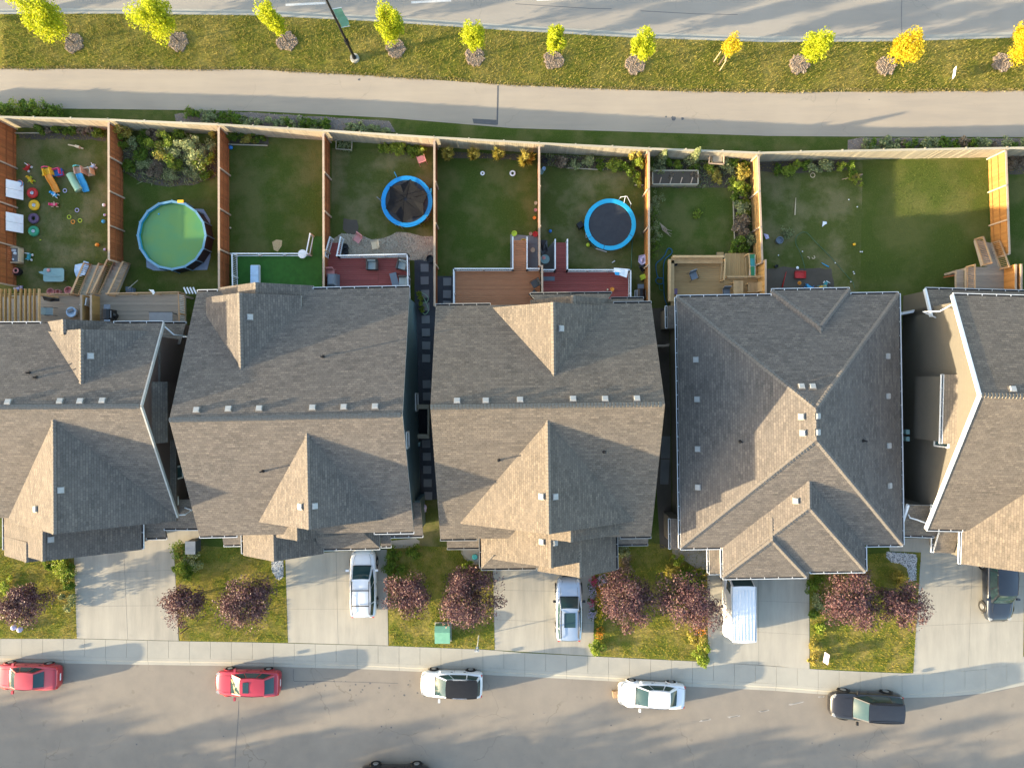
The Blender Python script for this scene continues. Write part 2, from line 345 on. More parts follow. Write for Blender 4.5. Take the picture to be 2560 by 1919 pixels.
    def part(s, name, mats, parent=None, smooth=False, kind=None, label=None, local=False):
        org = V((0, 0, 0)) if (local or parent is None) else base(parent)
        o = bpy.data.objects.new(name, s.mesh(name, mats, org, smooth)); COL.objects.link(o); o.parent = parent
        if kind: o['kind'] = kind
        if label: o['label'] = label
        return o
def piece(name, me, parent, loc, rot=None, scale=None):
    o = bpy.data.objects.new(name, me); COL.objects.link(o); o.parent = parent
    o.location = V(loc)-(base(parent) if parent else V((0, 0, 0)))
    if rot is not None: o.rotation_euler = rot
    if scale is not None: o.scale = scale
    return o
def solo(mb, name, mats, label, cat, group=None, smooth=False, kind=None):
    "a thing that is one mesh: its origin goes to the centre of its base"
    xs = [v.x for v in mb.v]; ys = [v.y for v in mb.v]; zs = [v.z for v in mb.v]
    org = V(((min(xs)+max(xs))/2, (min(ys)+max(ys))/2, min(zs)))
    o = bpy.data.objects.new(name, mb.mesh(name, mats, org, smooth)); COL.objects.link(o); o.location = org
    return tag(o, label, cat, group, kind)
def struct(mb, name, mats, label=None, smooth=False): return tag(mb.part(name, mats, None, smooth), label, None, None, 'structure')
def copy_tree(o, parent=None):
    c = o.copy(); COL.objects.link(c); c.parent = parent
    for ch in o.children: copy_tree(ch, c)
    return c
PIECE = {}
def boxmesh(key, d, m_, bev=0):
    k = (key, tuple(round(x, 3) for x in d), m_)
    if k not in PIECE: PIECE[k] = MB().box((0, 0, 0), d).mesh(key, m_)
    return PIECE[k]

# ---------------------------------------------------------------- scattering
def inpoly(P, x, y):
    P = np.array([(p[0], p[1]) for p in P]); ins = np.zeros(len(x), bool); j = len(P)-1
    for i in range(len(P)):
        xi, yi = P[i]; xj, yj = P[j]
        c = ((yi > y) != (yj > y)) & (x < (xj-xi)*(y-yi)/((yj-yi)+1e-12)+xi); ins ^= c; j = i
    return ins
def pts_in(poly, dens, excl=()):
    P = np.array([(p[0], p[1]) for p in poly]); lo, hi = P.min(0), P.max(0); n = int((hi-lo).prod()*dens)
    x = rng.uniform(lo[0], hi[0], n); y = rng.uniform(lo[1], hi[1], n); k = inpoly(poly, x, y)
    for e in excl: k &= ~inpoly(e, x, y)
    return x[k], y[k]
def npmesh(name, verts, nper, m_, smooth=False):
    "verts (k*nper,3): k separate polygons of nper corners"
    k = len(verts)//nper; me = bpy.data.meshes.new(name); me.vertices.add(k*nper); me.vertices.foreach_set('co', verts.astype(np.float32).ravel())
    me.loops.add(k*nper); me.loops.foreach_set('vertex_index', np.arange(k*nper, dtype=np.int32))
    me.polygons.add(k); me.polygons.foreach_set('loop_start', np.arange(0, k*nper, nper, dtype=np.int32)); me.polygons.foreach_set('loop_total', np.full(k, nper, dtype=np.int32))
    me.materials.append(M[m_]); me.update(calc_edges=True); me.validate(); return me
def blades(name, label, polys, dens, h, wd, m_, z=0.0, excl=(), cat='grass', clump=.5):
    X, Y = [], []
    for p in polys:
        x, y = pts_in(p, dens, excl); X.append(x); Y.append(y)
    x = np.concatenate(X); y = np.concatenate(Y)
    dn = np.sin(x*2.1+np.sin(y*1.7)*1.5)*np.cos(y*2.7+np.sin(x*.9))*.5+.5; k = rng.random(len(x)) < (1-clump+clump*dn); x, y = x[k], y[k]; n = len(x)
    a = rng.uniform(0, 2*np.pi, n); ln = rng.uniform(.3, 1.0, n)*h*rng.uniform(.5, 1.3, n); le = rng.uniform(.25, 1.0, n)*ln
    dx, dy = np.cos(a), np.sin(a); w_ = wd*rng.uniform(.6, 1.4, n)
    v = np.zeros((n, 3, 3)); v[:, 0] = np.stack([x-dy*w_/2, y+dx*w_/2, np.full(n, z)], 1); v[:, 1] = np.stack([x+dy*w_/2, y-dx*w_/2, np.full(n, z)], 1)
    v[:, 2] = np.stack([x+dx*le, y+dy*le, z+ln], 1)
    o = bpy.data.objects.new(name, npmesh(name, v.reshape(-1, 3), 3, m_)); COL.objects.link(o); return tag(o, label, cat, None, 'stuff')
def chips(name, label, polys, dens, s_, m_, z=0.0, excl=(), cat='gravel', parent=None):
    "small faceted stones: low tetrahedra"
    X, Y = [], []
    for p in polys:
        x, y = pts_in(p, dens, excl); X.append(x); Y.append(y)
    x = np.concatenate(X); y = np.concatenate(Y); n = len(x)
    a = rng.uniform(0, 2*np.pi, n); s1 = s_*rng.uniform(.5, 1.4, n); c = np.stack([x, y, np.full(n, z)], 1)
    B = [np.stack([x+s1*np.cos(a+k*2.094)*rng.uniform(.6, 1.2, n), y+s1*np.sin(a+k*2.094), np.full(n, z)], 1) for k in range(3)]
    T = c+np.stack([rng.uniform(-.3, .3, n)*s1, rng.uniform(-.3, .3, n)*s1, s1*rng.uniform(.4, .9, n)], 1)
    v = np.stack([B[0], B[1], T, B[1], B[2], T, B[2], B[0], T], 1).reshape(-1, 3)
    o = bpy.data.objects.new(name, npmesh(name, v, 3, m_)); COL.objects.link(o); o.parent = parent
    return tag(o, label, cat, None, 'stuff')
def leafcloud(cen, rad, n, size, m_, org, name='foliage', hollow=.35, droop=.0, aspect=1.7, lobes=0, up=.3, spread=.85):
    "n leaf quads in one or several ellipsoidal lobes with clumping"
    cen = np.array(cen, float); rad = np.array(rad, float)
    if lobes:
        d = rng.normal(size=(lobes, 3)); d /= np.linalg.norm(d, axis=1)[:, None]; d *= rng.uniform(.35, spread, lobes)[:, None]
        lc = d; lr = rng.uniform(.24, .5, lobes); k = rng.integers(0, lobes, n)
        q = rng.normal(size=(n, 3)); q /= np.linalg.norm(q, axis=1)[:, None]; q *= (rng.random(n)**.45)[:, None]
        p = lc[k]+q*lr[k][:, None]
    else:
        q = rng.normal(size=(n, 3)); q /= np.linalg.norm(q, axis=1)[:, None]; p = q*(hollow+(1-hollow)*rng.random(n)**.5)[:, None]
    c = cen+p*rad
    a = rng.normal(size=(n, 3)); a[:, 2] *= .6; a /= np.linalg.norm(a, axis=1)[:, None]
    out = p/(np.linalg.norm(p, axis=1)[:, None]+1e-6); nn = rng.normal(size=(n, 3))*.8+out*.7+np.array([0, 0, up]); b_ = np.cross(nn, a); b_ /= (np.linalg.norm(b_, axis=1)[:, None]+1e-6)
    s_ = size*rng.uniform(.6, 1.35, n)[:, None]; a = a*s_*aspect/2; b_ = b_*s_/2
    v = np.stack([c-a, c+b_*.9, c+a, c-b_*.9], 1).reshape(-1, 3)-np.array(org)
    return npmesh(name, v, 4, m_)
def obj(name, me, parent=None, loc=(0, 0, 0)):
    o = bpy.data.objects.new(name, me); COL.objects.link(o); o.parent = parent; o.location = loc; return o
# ================================================================ SETTING
EX = 4200
KT = [(-EX, 40), (0, 36), (290, 34.7), (640, 39), (930, 53.5), (1280, 77), (1570, 94), (1920, 106), (2240, 104), (2560, 94), (2560+EX, 40)]   # avenue kerb / grass edge
PT = [(-EX, 168), (0, 172), (640, 174.5), (930, 189.6), (1280, 213), (1627, 227), (1920, 231), (2267, 229), (2560, 227), (2560+EX, 215)]   # trail, upper edge
PB = [(-EX, 262), (0, 270), (434, 275), (640, 278), (973, 295), (1280, 320.5), (1920, 340), (2123, 341.6), (2560, 343), (2560+EX, 330)]    # trail, lower edge
SW = [(-EX, 1590), (0, 1596), (191, 1596), (449, 1602), (640, 1605), (967, 1613.7), (1236, 1624), (1280, 1629.6), (1483, 1640), (1769, 1654), (1920, 1662.5), (2024, 1671.5), (2150, 1678), (2282, 1683), (2380, 1680), (2470, 1671.5), (2560, 1653), (2700, 1610), (3300, 1350)]
KB = [(-EX, 1650), (0, 1655), (295, 1661.5), (640, 1666), (900, 1673), (1280, 1690.5), (1529, 1703.5), (1714, 1716.5), (1920, 1726), (2079, 1738), (2200, 1744), (2267, 1745.5), (2412, 1741), (2500, 1729), (2560, 1715), (2700, 1675), (3300, 1420)]
RF = [(-400, 280), (0, 294), (272, 301), (541, 312.6), (640, 317.5), (1074, 344.5), (1280, 356.5), (1620, 373), (1920, 384.5), (2238, 376), (2560, 371), (3000, 365)]  # rear fence top (z 1.85)
def dense(pl, z=0, step=80):
    out = []
    for (x0, y0), (x1, y1) in zip(pl, pl[1:]):
        k = max(1, int(abs(x1-x0)/step)) if -300 < x0 < 2900 else 1
        for i in range(k): out.append(at(lerp(x0, x1, i/k), lerp(y0, y1, i/k), z))
    out.append(at(*pl[-1], z)); return out
def off(pl, d):
    "polyline moved d metres to its left"
    o = []
    for i, p in enumerate(pl):
        a, b_ = pl[max(i-1, 0)], pl[min(i+1, len(pl)-1)]; t_ = (b_-a); t_.z = 0; t_.normalize(); o.append(p+V((-t_.y, t_.x, 0))*d)
    return o
def zz(pl, z): return [V((p.x, p.y, z)) for p in pl]
def strip(mb, a, b_, mi=0):
    n = len(a); mb.add(a+b_, [(i, n+i, n+i+1, i+1) for i in range(n-1)], mi); return mb
BIG = 400
struct(MB().b0(-BIG, -BIG, -.6, BIG, BIG, -.16), 'ground', 'far_ground')
kt, pt, pb, sw, kb = [dense(x) for x in (KT, PT, PB, SW, KB)]
# avenue at the top, street at the bottom
o_ = [V((p.x, 62, -.14)) for p in kt]; struct(strip(MB(), zz(kt, -.14), o_), 'avenue', 'asphalt_avenue', 'wide pale road across the top')
o_ = [V((p.x, -31.2, -.14)) for p in kb]; struct(strip(MB(), o_, zz(kb, -.14)), 'street', 'asphalt_road', 'worn brown grey road with parked cars')
# raised land between them, the trail and far lawns
land = MB(); strip(land, zz(sw, -.012), zz(kt, -.012)); strip(land, zz(kt, -.012), zz(kt, -.3)); strip(land, zz(sw, -.3), zz(sw, -.012)); struct(land, 'terrain', 'lawn_dark')
tr = MB(); strip(tr, zz(pb, .004), zz(pt, .004)); strip(tr, zz(pt, .004), zz(pt, -.1)); strip(tr, zz(pb, -.1), zz(pb, .004)); struct(tr, 'trail', 'asphalt_path', 'broad paved trail between the grass strip and the fence')
ptw = [p+V((0, .03+.05*math.sin(i*2.3)+.03*math.sin(i*5.1), 0)) for i, p in enumerate(pt)]
struct(strip(MB(), zz(ptw, -.004), zz(kt, -.004)), 'boulevard', 'lawn_dry', 'dry grass strip with young trees')
# kerb and gutter of the avenue
kerb = MB(); k1 = off(kt, .16); k2 = off(kt, .48)
strip(kerb, zz(kt, .008), zz(k1, .006)); strip(kerb, zz(k1, .006), zz(off(kt, .19), -.115)); strip(kerb, zz(off(kt, .19), -.115), zz(k2, -.132)); strip(kerb, zz(kt, -.1), zz(kt, .008))
struct(kerb, 'kerb', 'concrete', 'concrete kerb and gutter along the avenue')
# sidewalk slabs and rolled kerb sections
sd = struct(strip(MB(), zz(kb, -.13), zz(sw, -.013)), 'sidewalk', 'concrete_dark', 'concrete sidewalk along the street')
swx, kbx = SW, KB
def sample(pl, x, z=0): return at(x, yl(pl, x), z)
x = -260.0; i = 0
while x < 2720:
    x1 = x+52.4
    a, b_ = sample(SW, x+.3, .004), sample(SW, x1-.3, .004); c, d = sample(KB, x+.3, 0), sample(KB, x1-.3, 0)
    m1, m2 = lerp(a, c, .70), lerp(b_, d, .70); mb = MB()
    mb.prism([a, b_, lerp(b_, m2, .995), lerp(a, m1, .995)], -.08, .004); mb.part('slab', 'concrete', sd)
    if i % 2 == 0:
        x2 = x+104.8; b2 = sample(SW, x2-.3); d2 = sample(KB, x2-.3); m2 = lerp(b2, d2, .70); m1 = V((m1.x, m1.y, -.0)); k = MB()
        e1, e2 = lerp(m1, c, .42), lerp(m2, d2, .42); e1.z = e2.z = -.012; f1, f2 = lerp(m1, c, .6), lerp(m2, d2, .6); f1.z = f2.z = -.095
        m1.z = m2.z = 0; c2 = V((c.x, c.y, -.118)); d2 = V((d2.x, d2.y, -.118)); strip(k, [c2, d2], [f1, f2]); strip(k, [f1, f2], [e1, e2]); strip(k, [e1, e2], [m1, m2]); k.part('kerb_section', 'concrete', sd)
    x = x1; i += 1
# south side of the street, out of view
s2 = MB().b0(-140, -33.2, -.3, 140, -31.0, .0); struct(s2, 'south_sidewalk', 'concrete')
struct(MB().b0(-140, -60, -.3, 140, -33.2, -.01), 'south_lawn', 'lawn_front')
# lane dashes and worn marks
for k, (x, y) in enumerate([(764, 10), (1078, 3.5), (1392, -3), (450, 12)][:3]):
    p, q = at(x-50, y+3, -.136), at(x+50, y-2, -.136); mb = MB(); mb.bar(p, q, .16, .004); struct(mb, 'lane_dash', 'paint_line')
for (x, y, l, a) in [(1765, 1799, 1.1, 8), (1836, 1789, 1.1, 8), (1912, 1776, .8, 10), (1990, 1757, 1.2, 12), (2055, 1741, .5, 5)]:
    p = at(x, y, -.136); d = V((math.cos(R(a)), math.sin(R(a)), 0))*l/2; mb = MB()
    for j in range(5): e = V((random.uniform(-.1, .1), random.uniform(-.05, .05), 0)); mb.bar(p-d*random.uniform(.5, 1)+e, p+d*random.uniform(.3, 1)+e, .03, .003)
    struct(mb, 'worn_paint', 'paint_worn')
# tar seams
mb = MB(); mb.bar(at(1245, 214, .006), at(1243, 312, .006), .11, .004); mb.prism([at(1181, 297), at(1241, 300), at(1241, 313), at(1184, 309)], .004, .0085); struct(mb, 'tar_patch', 'tar', 'dark tar seam across the trail')
for (c_, pts_) in [(2, [(30, 35), (340, 55), (680, 75), (860, 78)]), (2, [(1110, 95), (1290, 105), (1600, 122), (1950, 128)]), (3, [(1155, 0), (1152, 160), (1157, 330)])]:
    mb = MB(); P = [cr(c_, 0, x, y, -.137) for x, y in pts_]
    for a, b_ in zip(P, P[1:]): mb.bar(a, b_, .035, .003)
    struct(mb, 'road_crack', 'tar')
for pts_ in [[(735, 1700), (735, 1702)], [(734, 1672), (733, 1690), (735, 1702), (800, 1702), (900, 1704), (995, 1707)], [(1237, 1746), (1233, 1800), (1230, 1860), (1228, 1919)], [(829, 1450), (829, 1450.5)]][1:2]:
    mb = MB()
    for a, b_ in zip(pts_, pts_[1:]): mb.bar(at(a[0], a[1], -.137), at(b_[0], b_[1], -.137), .03, .003)
    struct(mb, 'road_crack', 'tar')
mb = MB(); P = [cr(0, 4-1, x, y, -.137) for x, y in [(2062, 1075), (2058, 1200), (2048, 1350), (2035, 1500), (2030, 1640)]]
for a, b_ in zip(P, P[1:]): mb.bar(a, b_, .03, .003)
struct(mb, 'road_crack', 'tar')
for k in range(60):
    x, y = random.choice([(random.uniform(200, 2500), random.uniform(1760, 1905)), (random.uniform(700, 1150), random.uniform(1700, 1740))]); p = at(x, y, -.137); mb = MB()
    r = random.uniform(.03, .10); mb.prism([(p.x+r*random.uniform(.5, 1)*math.cos(a), p.y+r*random.uniform(.5, 1)*math.sin(a)) for a in [j*1.047 for j in range(6)]], -.139, -.136); struct(mb, 'stain', 'tar')
for (x, y, r) in [(1684, 296, .28), (1706, 297, .14), (898, 199, .14), (2173, 249, .06), (1665, 292, .1)]:
    p = at(x, y); mb = MB(); mb.prism([(p.x+r*random.uniform(.5, 1.1)*math.cos(a), p.y+.7*r*random.uniform(.5, 1.1)*math.sin(a)) for a in [j*.7 for j in range(9)]], .003, .0075); struct(mb, 'stain', 'tar')

# ---------------------------------------------------------------- driveways: one slab per poured panel
def drive(name, lab, P, nx, ny, z=.004, cuts=None):
    root = MB(); q = [at(*p) for p in P]; root.prism(q, -.08, -.001); root = struct(root, name, 'concrete_dark', lab)
    us = [i/nx for i in range(nx+1)]; vs_ = cuts or [i/ny for i in range(ny+1)]
    def f(u, v): return lerp(lerp(q[0], q[1], u), lerp(q[3], q[2], u), v)
    g_ = .012
    for i in range(nx):
        for j in range(len(vs_)-1):
            a, b_, c, d = f(us[i], vs_[j]), f(us[i+1], vs_[j]), f(us[i+1], vs_[j+1]), f(us[i], vs_[j+1]); m_ = (a+b_+c+d)/4
            sh = [m_+(p-m_)*(1-g_/max((p-m_).length, .1)) for p in (a, b_, c, d)]
            MB().prism(sh, -.07, z).part('slab', 'concrete_drive', root)
    return root
drive('driveway', 'empty driveway of the leftmost house', [(184, 1372), (434, 1355), (447, 1601), (192, 1595)], 2, 4, cuts=[0, .28, .64, 1])
drive('driveway', 'driveway under the white estate car', [(713, 1385), (967, 1372), (971, 1613), (720, 1605.5)], 2, 3, cuts=[0, .32, .62, 1])
drive('driveway', 'driveway under the silver car', [(1232, 1400), (1487, 1400), (1484, 1639), (1237, 1624)], 2, 3, cuts=[0, .33, .66, 1])
drive('driveway', 'driveway under the white van', [(1768, 1400), (2023, 1405), (2024, 1671), (1770, 1654)], 2, 4, cuts=[0, .38, .68, 1])
drive('driveway', 'broad driveway at the far right', [(2303, 1372), (2562, 1385), (2558, 1653), (2283, 1682.5)], 2, 4, cuts=[0, .3, .62, 1])
def pad(P, name='walkway', m_='concrete_drive', z=.002, lab=None):
    return struct(MB().prism([at(*p) for p in P], -.08, z), name, m_, lab)
pad([(352, 1330), (500, 1318), (497, 1352), (434, 1362), (434, 1378), (352, 1380)], z=.0)
pad([(967, 1352), (1040, 1345), (1049, 1352), (1048, 1360), (1030, 1368), (967, 1371)], z=.0)
pad([(1152, 1362), (1200, 1360), (1200, 1412), (1178, 1408), (1160, 1395), (1152, 1380)], z=.0)
pad([(1680, 1374), (1768, 1374), (1768, 1425), (1740, 1420), (1712, 1400), (1684, 1396)], z=.0)
pad([(2220, 1345), (2345, 1345), (2345, 1378), (2303, 1380), (2225, 1377)], z=.0)
pad([(2283, 1680), (2300, 1670), (2420, 1662), (2562, 1640), (2564, 1652), (2470, 1671), (2380, 1679.5), (2284, 1682.6)], z=.001)
pad([(1650, 1090), (1676, 1090), (1674, 1145), (1652, 1145)], 'paving', 'concrete_dark', .0); pad([(1652, 1148), (1674, 1148), (1671, 1210), (1650, 1210)], 'paving', 'concrete_dark', .0)

# ---------------------------------------------------------------- beds, gravel, worn ground (sheets a few mm apart)
def blob(P, name, m_, z, lab=None, jit=.06):
    q = [at(*p) for p in P]; out = []
    for a, b_ in zip(q, q[1:]+q[:1]):
        k = max(1, int((b_-a).length/.45))
        for i in range(k): p = lerp(a, b_, i/k); out.append((p.x+random.uniform(-jit, jit), p.y+random.uniform(-jit, jit)))
    struct(MB().prism(out, -.02, z), name, m_, lab); return out
yards = dict(
    a=[(41, 345), (306, 345), (306, 735), (41, 735)], b=[(308, 350), (571, 355), (571, 735), (308, 735)], c=[(573, 345), (825, 355), (825, 735), (573, 735)],
    d=[(829, 370), (1091, 375), (1091, 640), (829, 640)], e=[(1093, 380), (1342, 390), (1342, 770), (1093, 770)], f=[(1347, 392), (1610, 405), (1610, 770), (1347, 770)],
    g=[(1622, 405), (1878, 410), (1878, 770), (1622, 870)], h=[(1900, 408), (2470, 400), (2470, 800), (1900, 770)], i=[(2522, 400), (2760, 400), (2760, 800), (2522, 800)])
def sheet(k, m_, z): struct(MB().prism([at(*p) for p in yards[k]], -.02, z), 'lawn', m_)
for k, m_ in zip('abcdefghi', ['lawn_green', 'lawn_dark', 'lawn_dark', 'lawn_green', 'lawn_dark', 'lawn_green', 'lawn_dark', 'lawn_green', 'lawn_dark']): sheet(k, m_, -.006)
bedA = blob([(44, 330), (60, 330), (250, 338), (268, 345), (262, 352), (180, 347), (95, 350), (50, 345)], 'soil_bed', 'soil', -.002)
bedB = blob([(308, 352), (541, 362), (541, 440), (490, 462), (420, 468), (350, 455), (308, 430)], 'soil_bed', 'soil', -.002)
bedC = blob([(573, 335), (672, 345), (672, 361), (573, 359)], 'soil_bed', 'soil', -.002)
bedE = blob([(1105, 378), (1335, 388), (1335, 400), (1105, 396)], 'soil_bed', 'soil', -.002)
bedF = blob([(1350, 385), (1605, 400), (1608, 470), (1590, 465), (1575, 430), (1500, 425), (1420, 420), (1352, 415)], 'soil_bed', 'soil', -.002)
bedG = blob([(1625, 400), (1868, 410), (1878, 630), (1838, 625), (1832, 470), (1760, 470), (1625, 470)], 'soil_bed', 'soil', -.002)
bedH = blob([(1895, 398), (2120, 400), (2130, 425), (2000, 432), (1897, 428)], 'soil_bed', 'soil', -.002)
struct(MB().prism([at(*p) for p in [(2157, 402), (2470, 400), (2470, 800), (2150, 770)]], -.02, -.004), 'lawn', 'lawn_fresh')
soilH = blob([(1905, 672), (1960, 668), (2030, 672), (2080, 670), (2086, 720), (2080, 760), (1905, 760)], 'soil_patch', 'soil', -.001, 'bare soil patch behind the hip roofed house')
dirtD = blob([(858, 548), (895, 546), (898, 580), (870, 584), (855, 570)], 'soil_patch', 'soil', -.0015, None, .15)
bedI = blob([(2522, 393), (2590, 395), (2590, 432), (2522, 436)], 'soil_bed', 'soil', -.002)
gravD = blob([(829, 600), (855, 583), (900, 588), (930, 600), (958, 597), (993, 580), (1014, 580), (1054, 592), (1084, 590), (1091, 640), (1091, 652), (1030, 650), (829, 650)], 'gravel_bed', 'gravel_tan', 0.0, 'tan gravel bed behind the red deck', .03)
gravS = blob([(1036, 648), (1091, 648), (1092, 1000), (1092, 1248), (1046, 1250), (1040, 1100)], 'gravel_bed', 'gravel_dark', .001, 'dark gravel strip with stepping stones', .01)
gravE = blob([(1093, 690), (1136, 690), (1136, 775), (1093, 775)], 'gravel_bed', 'gravel_dark', .001, None, .01)
bedP1 = blob([(435, 285), (480, 276), (640, 282), (973, 303), (988, 330), (900, 338), (640, 318), (440, 306)], 'mulch_bed', 'gravel_pink', 0.0, None, .04)
bedP2 = blob([(2120, 350), (2160, 345), (2700, 346), (2700, 372), (2240, 378), (2118, 378)], 'mulch_bed', 'gravel_pink', 0.0, None, .04)
driveH = blob([(1350, 640), (1388, 600), (1389, 680), (1350, 680)], 'paving', 'concrete_dark', .001, None, .01)
padE = blob([(1276, 586), (1344, 590), (1344, 676), (1276, 676)], 'paving', 'paver_grey', .001, None, .01)
sideG = blob([(1622, 770), (1672, 770), (1680, 1370), (1650, 1370), (1622, 880)], 'side_yard', 'soil', -.003, None, .01)
rockB = blob([(2217, 1378), (2245, 1381), (2290, 1385), (2292, 1400), (2290, 1450), (2272, 1452), (2268, 1420), (2250, 1408), (2228, 1404), (2216, 1392)], 'gravel_bed', 'paver_grey', .0, 'white stone bed beside the right driveway', .02)
rockA = blob([(678, 1400), (708, 1400), (709, 1440), (700, 1450), (690, 1446), (680, 1425)], 'gravel_bed', 'paver_grey', .0, None, .02)
sandy = blob([(680, 606), (690, 598), (705, 600), (704, 615), (695, 630), (684, 624)], 'sand_patch', 'sand', .0, None, .03)
# front lawns
fl = [[(-300, 1355), (185, 1378), (193, 1595), (-300, 1592)], [(434, 1360), (713, 1375), (719, 1604), (449, 1601)], [(967, 1360), (1232, 1372), (1237, 1622), (972, 1612)],
      [(1488, 1340), (1769, 1372), (1769, 1652), (1485, 1638)], [(2024, 1390), (2303, 1378), (2283, 1681), (2025, 1670)], [(2559, 1500), (2800, 1420), (2800, 1560), (2559, 1650)]]
for p in fl: struct(MB().prism([at(*q) for q in p], -.02, -.007), 'front_lawn', 'lawn_front')
struct(MB().prism([at(*p) for p in [(1046, 1250), (1105, 1250), (1150, 1370), (1046, 1370)]], -.02, -.008), 'side_lawn', 'lawn_green')
# stone chips
chips('gravel', 'loose tan gravel beside the red deck', [gravD], 230, .055, 'gravel_mix'); chips('gravel', 'dark gravel in the side passage', [gravS, gravE], 45, .035, 'rock_dark')
chips('gravel', 'white decorative stones beside the right driveway', [rockB, rockA], 300, .05, 'stone_mix'); chips('bark_mulch', 'brown grey mulch below the rear fence', [bedP1, bedP2], 130, .05, 'mulch_mix', cat='mulch')
# grass blades
W = lambda P: [at(*p) for p in P]
blv = [p for p in ptw if -45 < p.x < 45]+[p for p in kt if -45 < p.x < 45][::-1]
MUL = [(185, 108.5), (447, 104), (718, 105), (990, 122), (1187, 142), (1384, 150), (1587, 162), (1998, 162), (2215, 165), (2505, 156)]
def disc(p, r, n=14): return [(p.x+r*math.cos(2*math.pi*i/n), p.y+r*math.sin(2*math.pi*i/n)) for i in range(n)]
rings = [disc(at(*p), .56) for p in MUL]
blades('grass', 'dry mixed grass on the strip beside the avenue', [blv], 230, .20, .035, 'blade_dry', excl=rings)
se = [p for p in ptw if -42 < p.x < 42]
blades('dry_edge', 'straw coloured dead grass along the upper edge of the trail', [[(p.x, p.y-.10) for p in se]+[(p.x, p.y+.16) for p in se][::-1]], 500, .12, .05, 'straw')
strp = W([(174, 271), (434, 276), (440, 305), (174, 296)]); strp2 = W([(985, 298), (1280, 322), (1920, 342), (2120, 343), (2115, 376), (1920, 383), (1280, 355), (990, 338)])
blades('grass', 'short grass strip between trail and rear fence', [strp, strp2], 130, .06, .03, 'blade_green')
ex = [bedA, bedB, bedC, bedE, bedF, bedG, bedH, soilH, dirtD, gravD, gravE, padE, driveH, W([(589, 638), (825, 636), (825, 740), (589, 740)]), W([(829, 640), (1040, 640), (1040, 740), (829, 740)])]
blades('grass', 'mown grass of the back yards', [W(v) for v in yards.values()], 120, .055, .03, 'blade_green', excl=ex)
blades('weeds', 'sparse weeds growing in the soil beds of the back yards', [bedA, bedB, bedE, bedF, bedG, bedH, bedI], 90, .14, .05, 'blade_dry', cat='weeds')
blades('weeds', 'tall wild weeds between the shrubs of the back yard beds', [bedB, bedG, bedF], 75, .42, .07, 'leaf_sage', cat='weeds')
blades('grass', 'patchy yellowing grass of the front yards', [W(p) for p in fl], 260, .13, .035, 'blade_front', excl=[rockB, rockA])
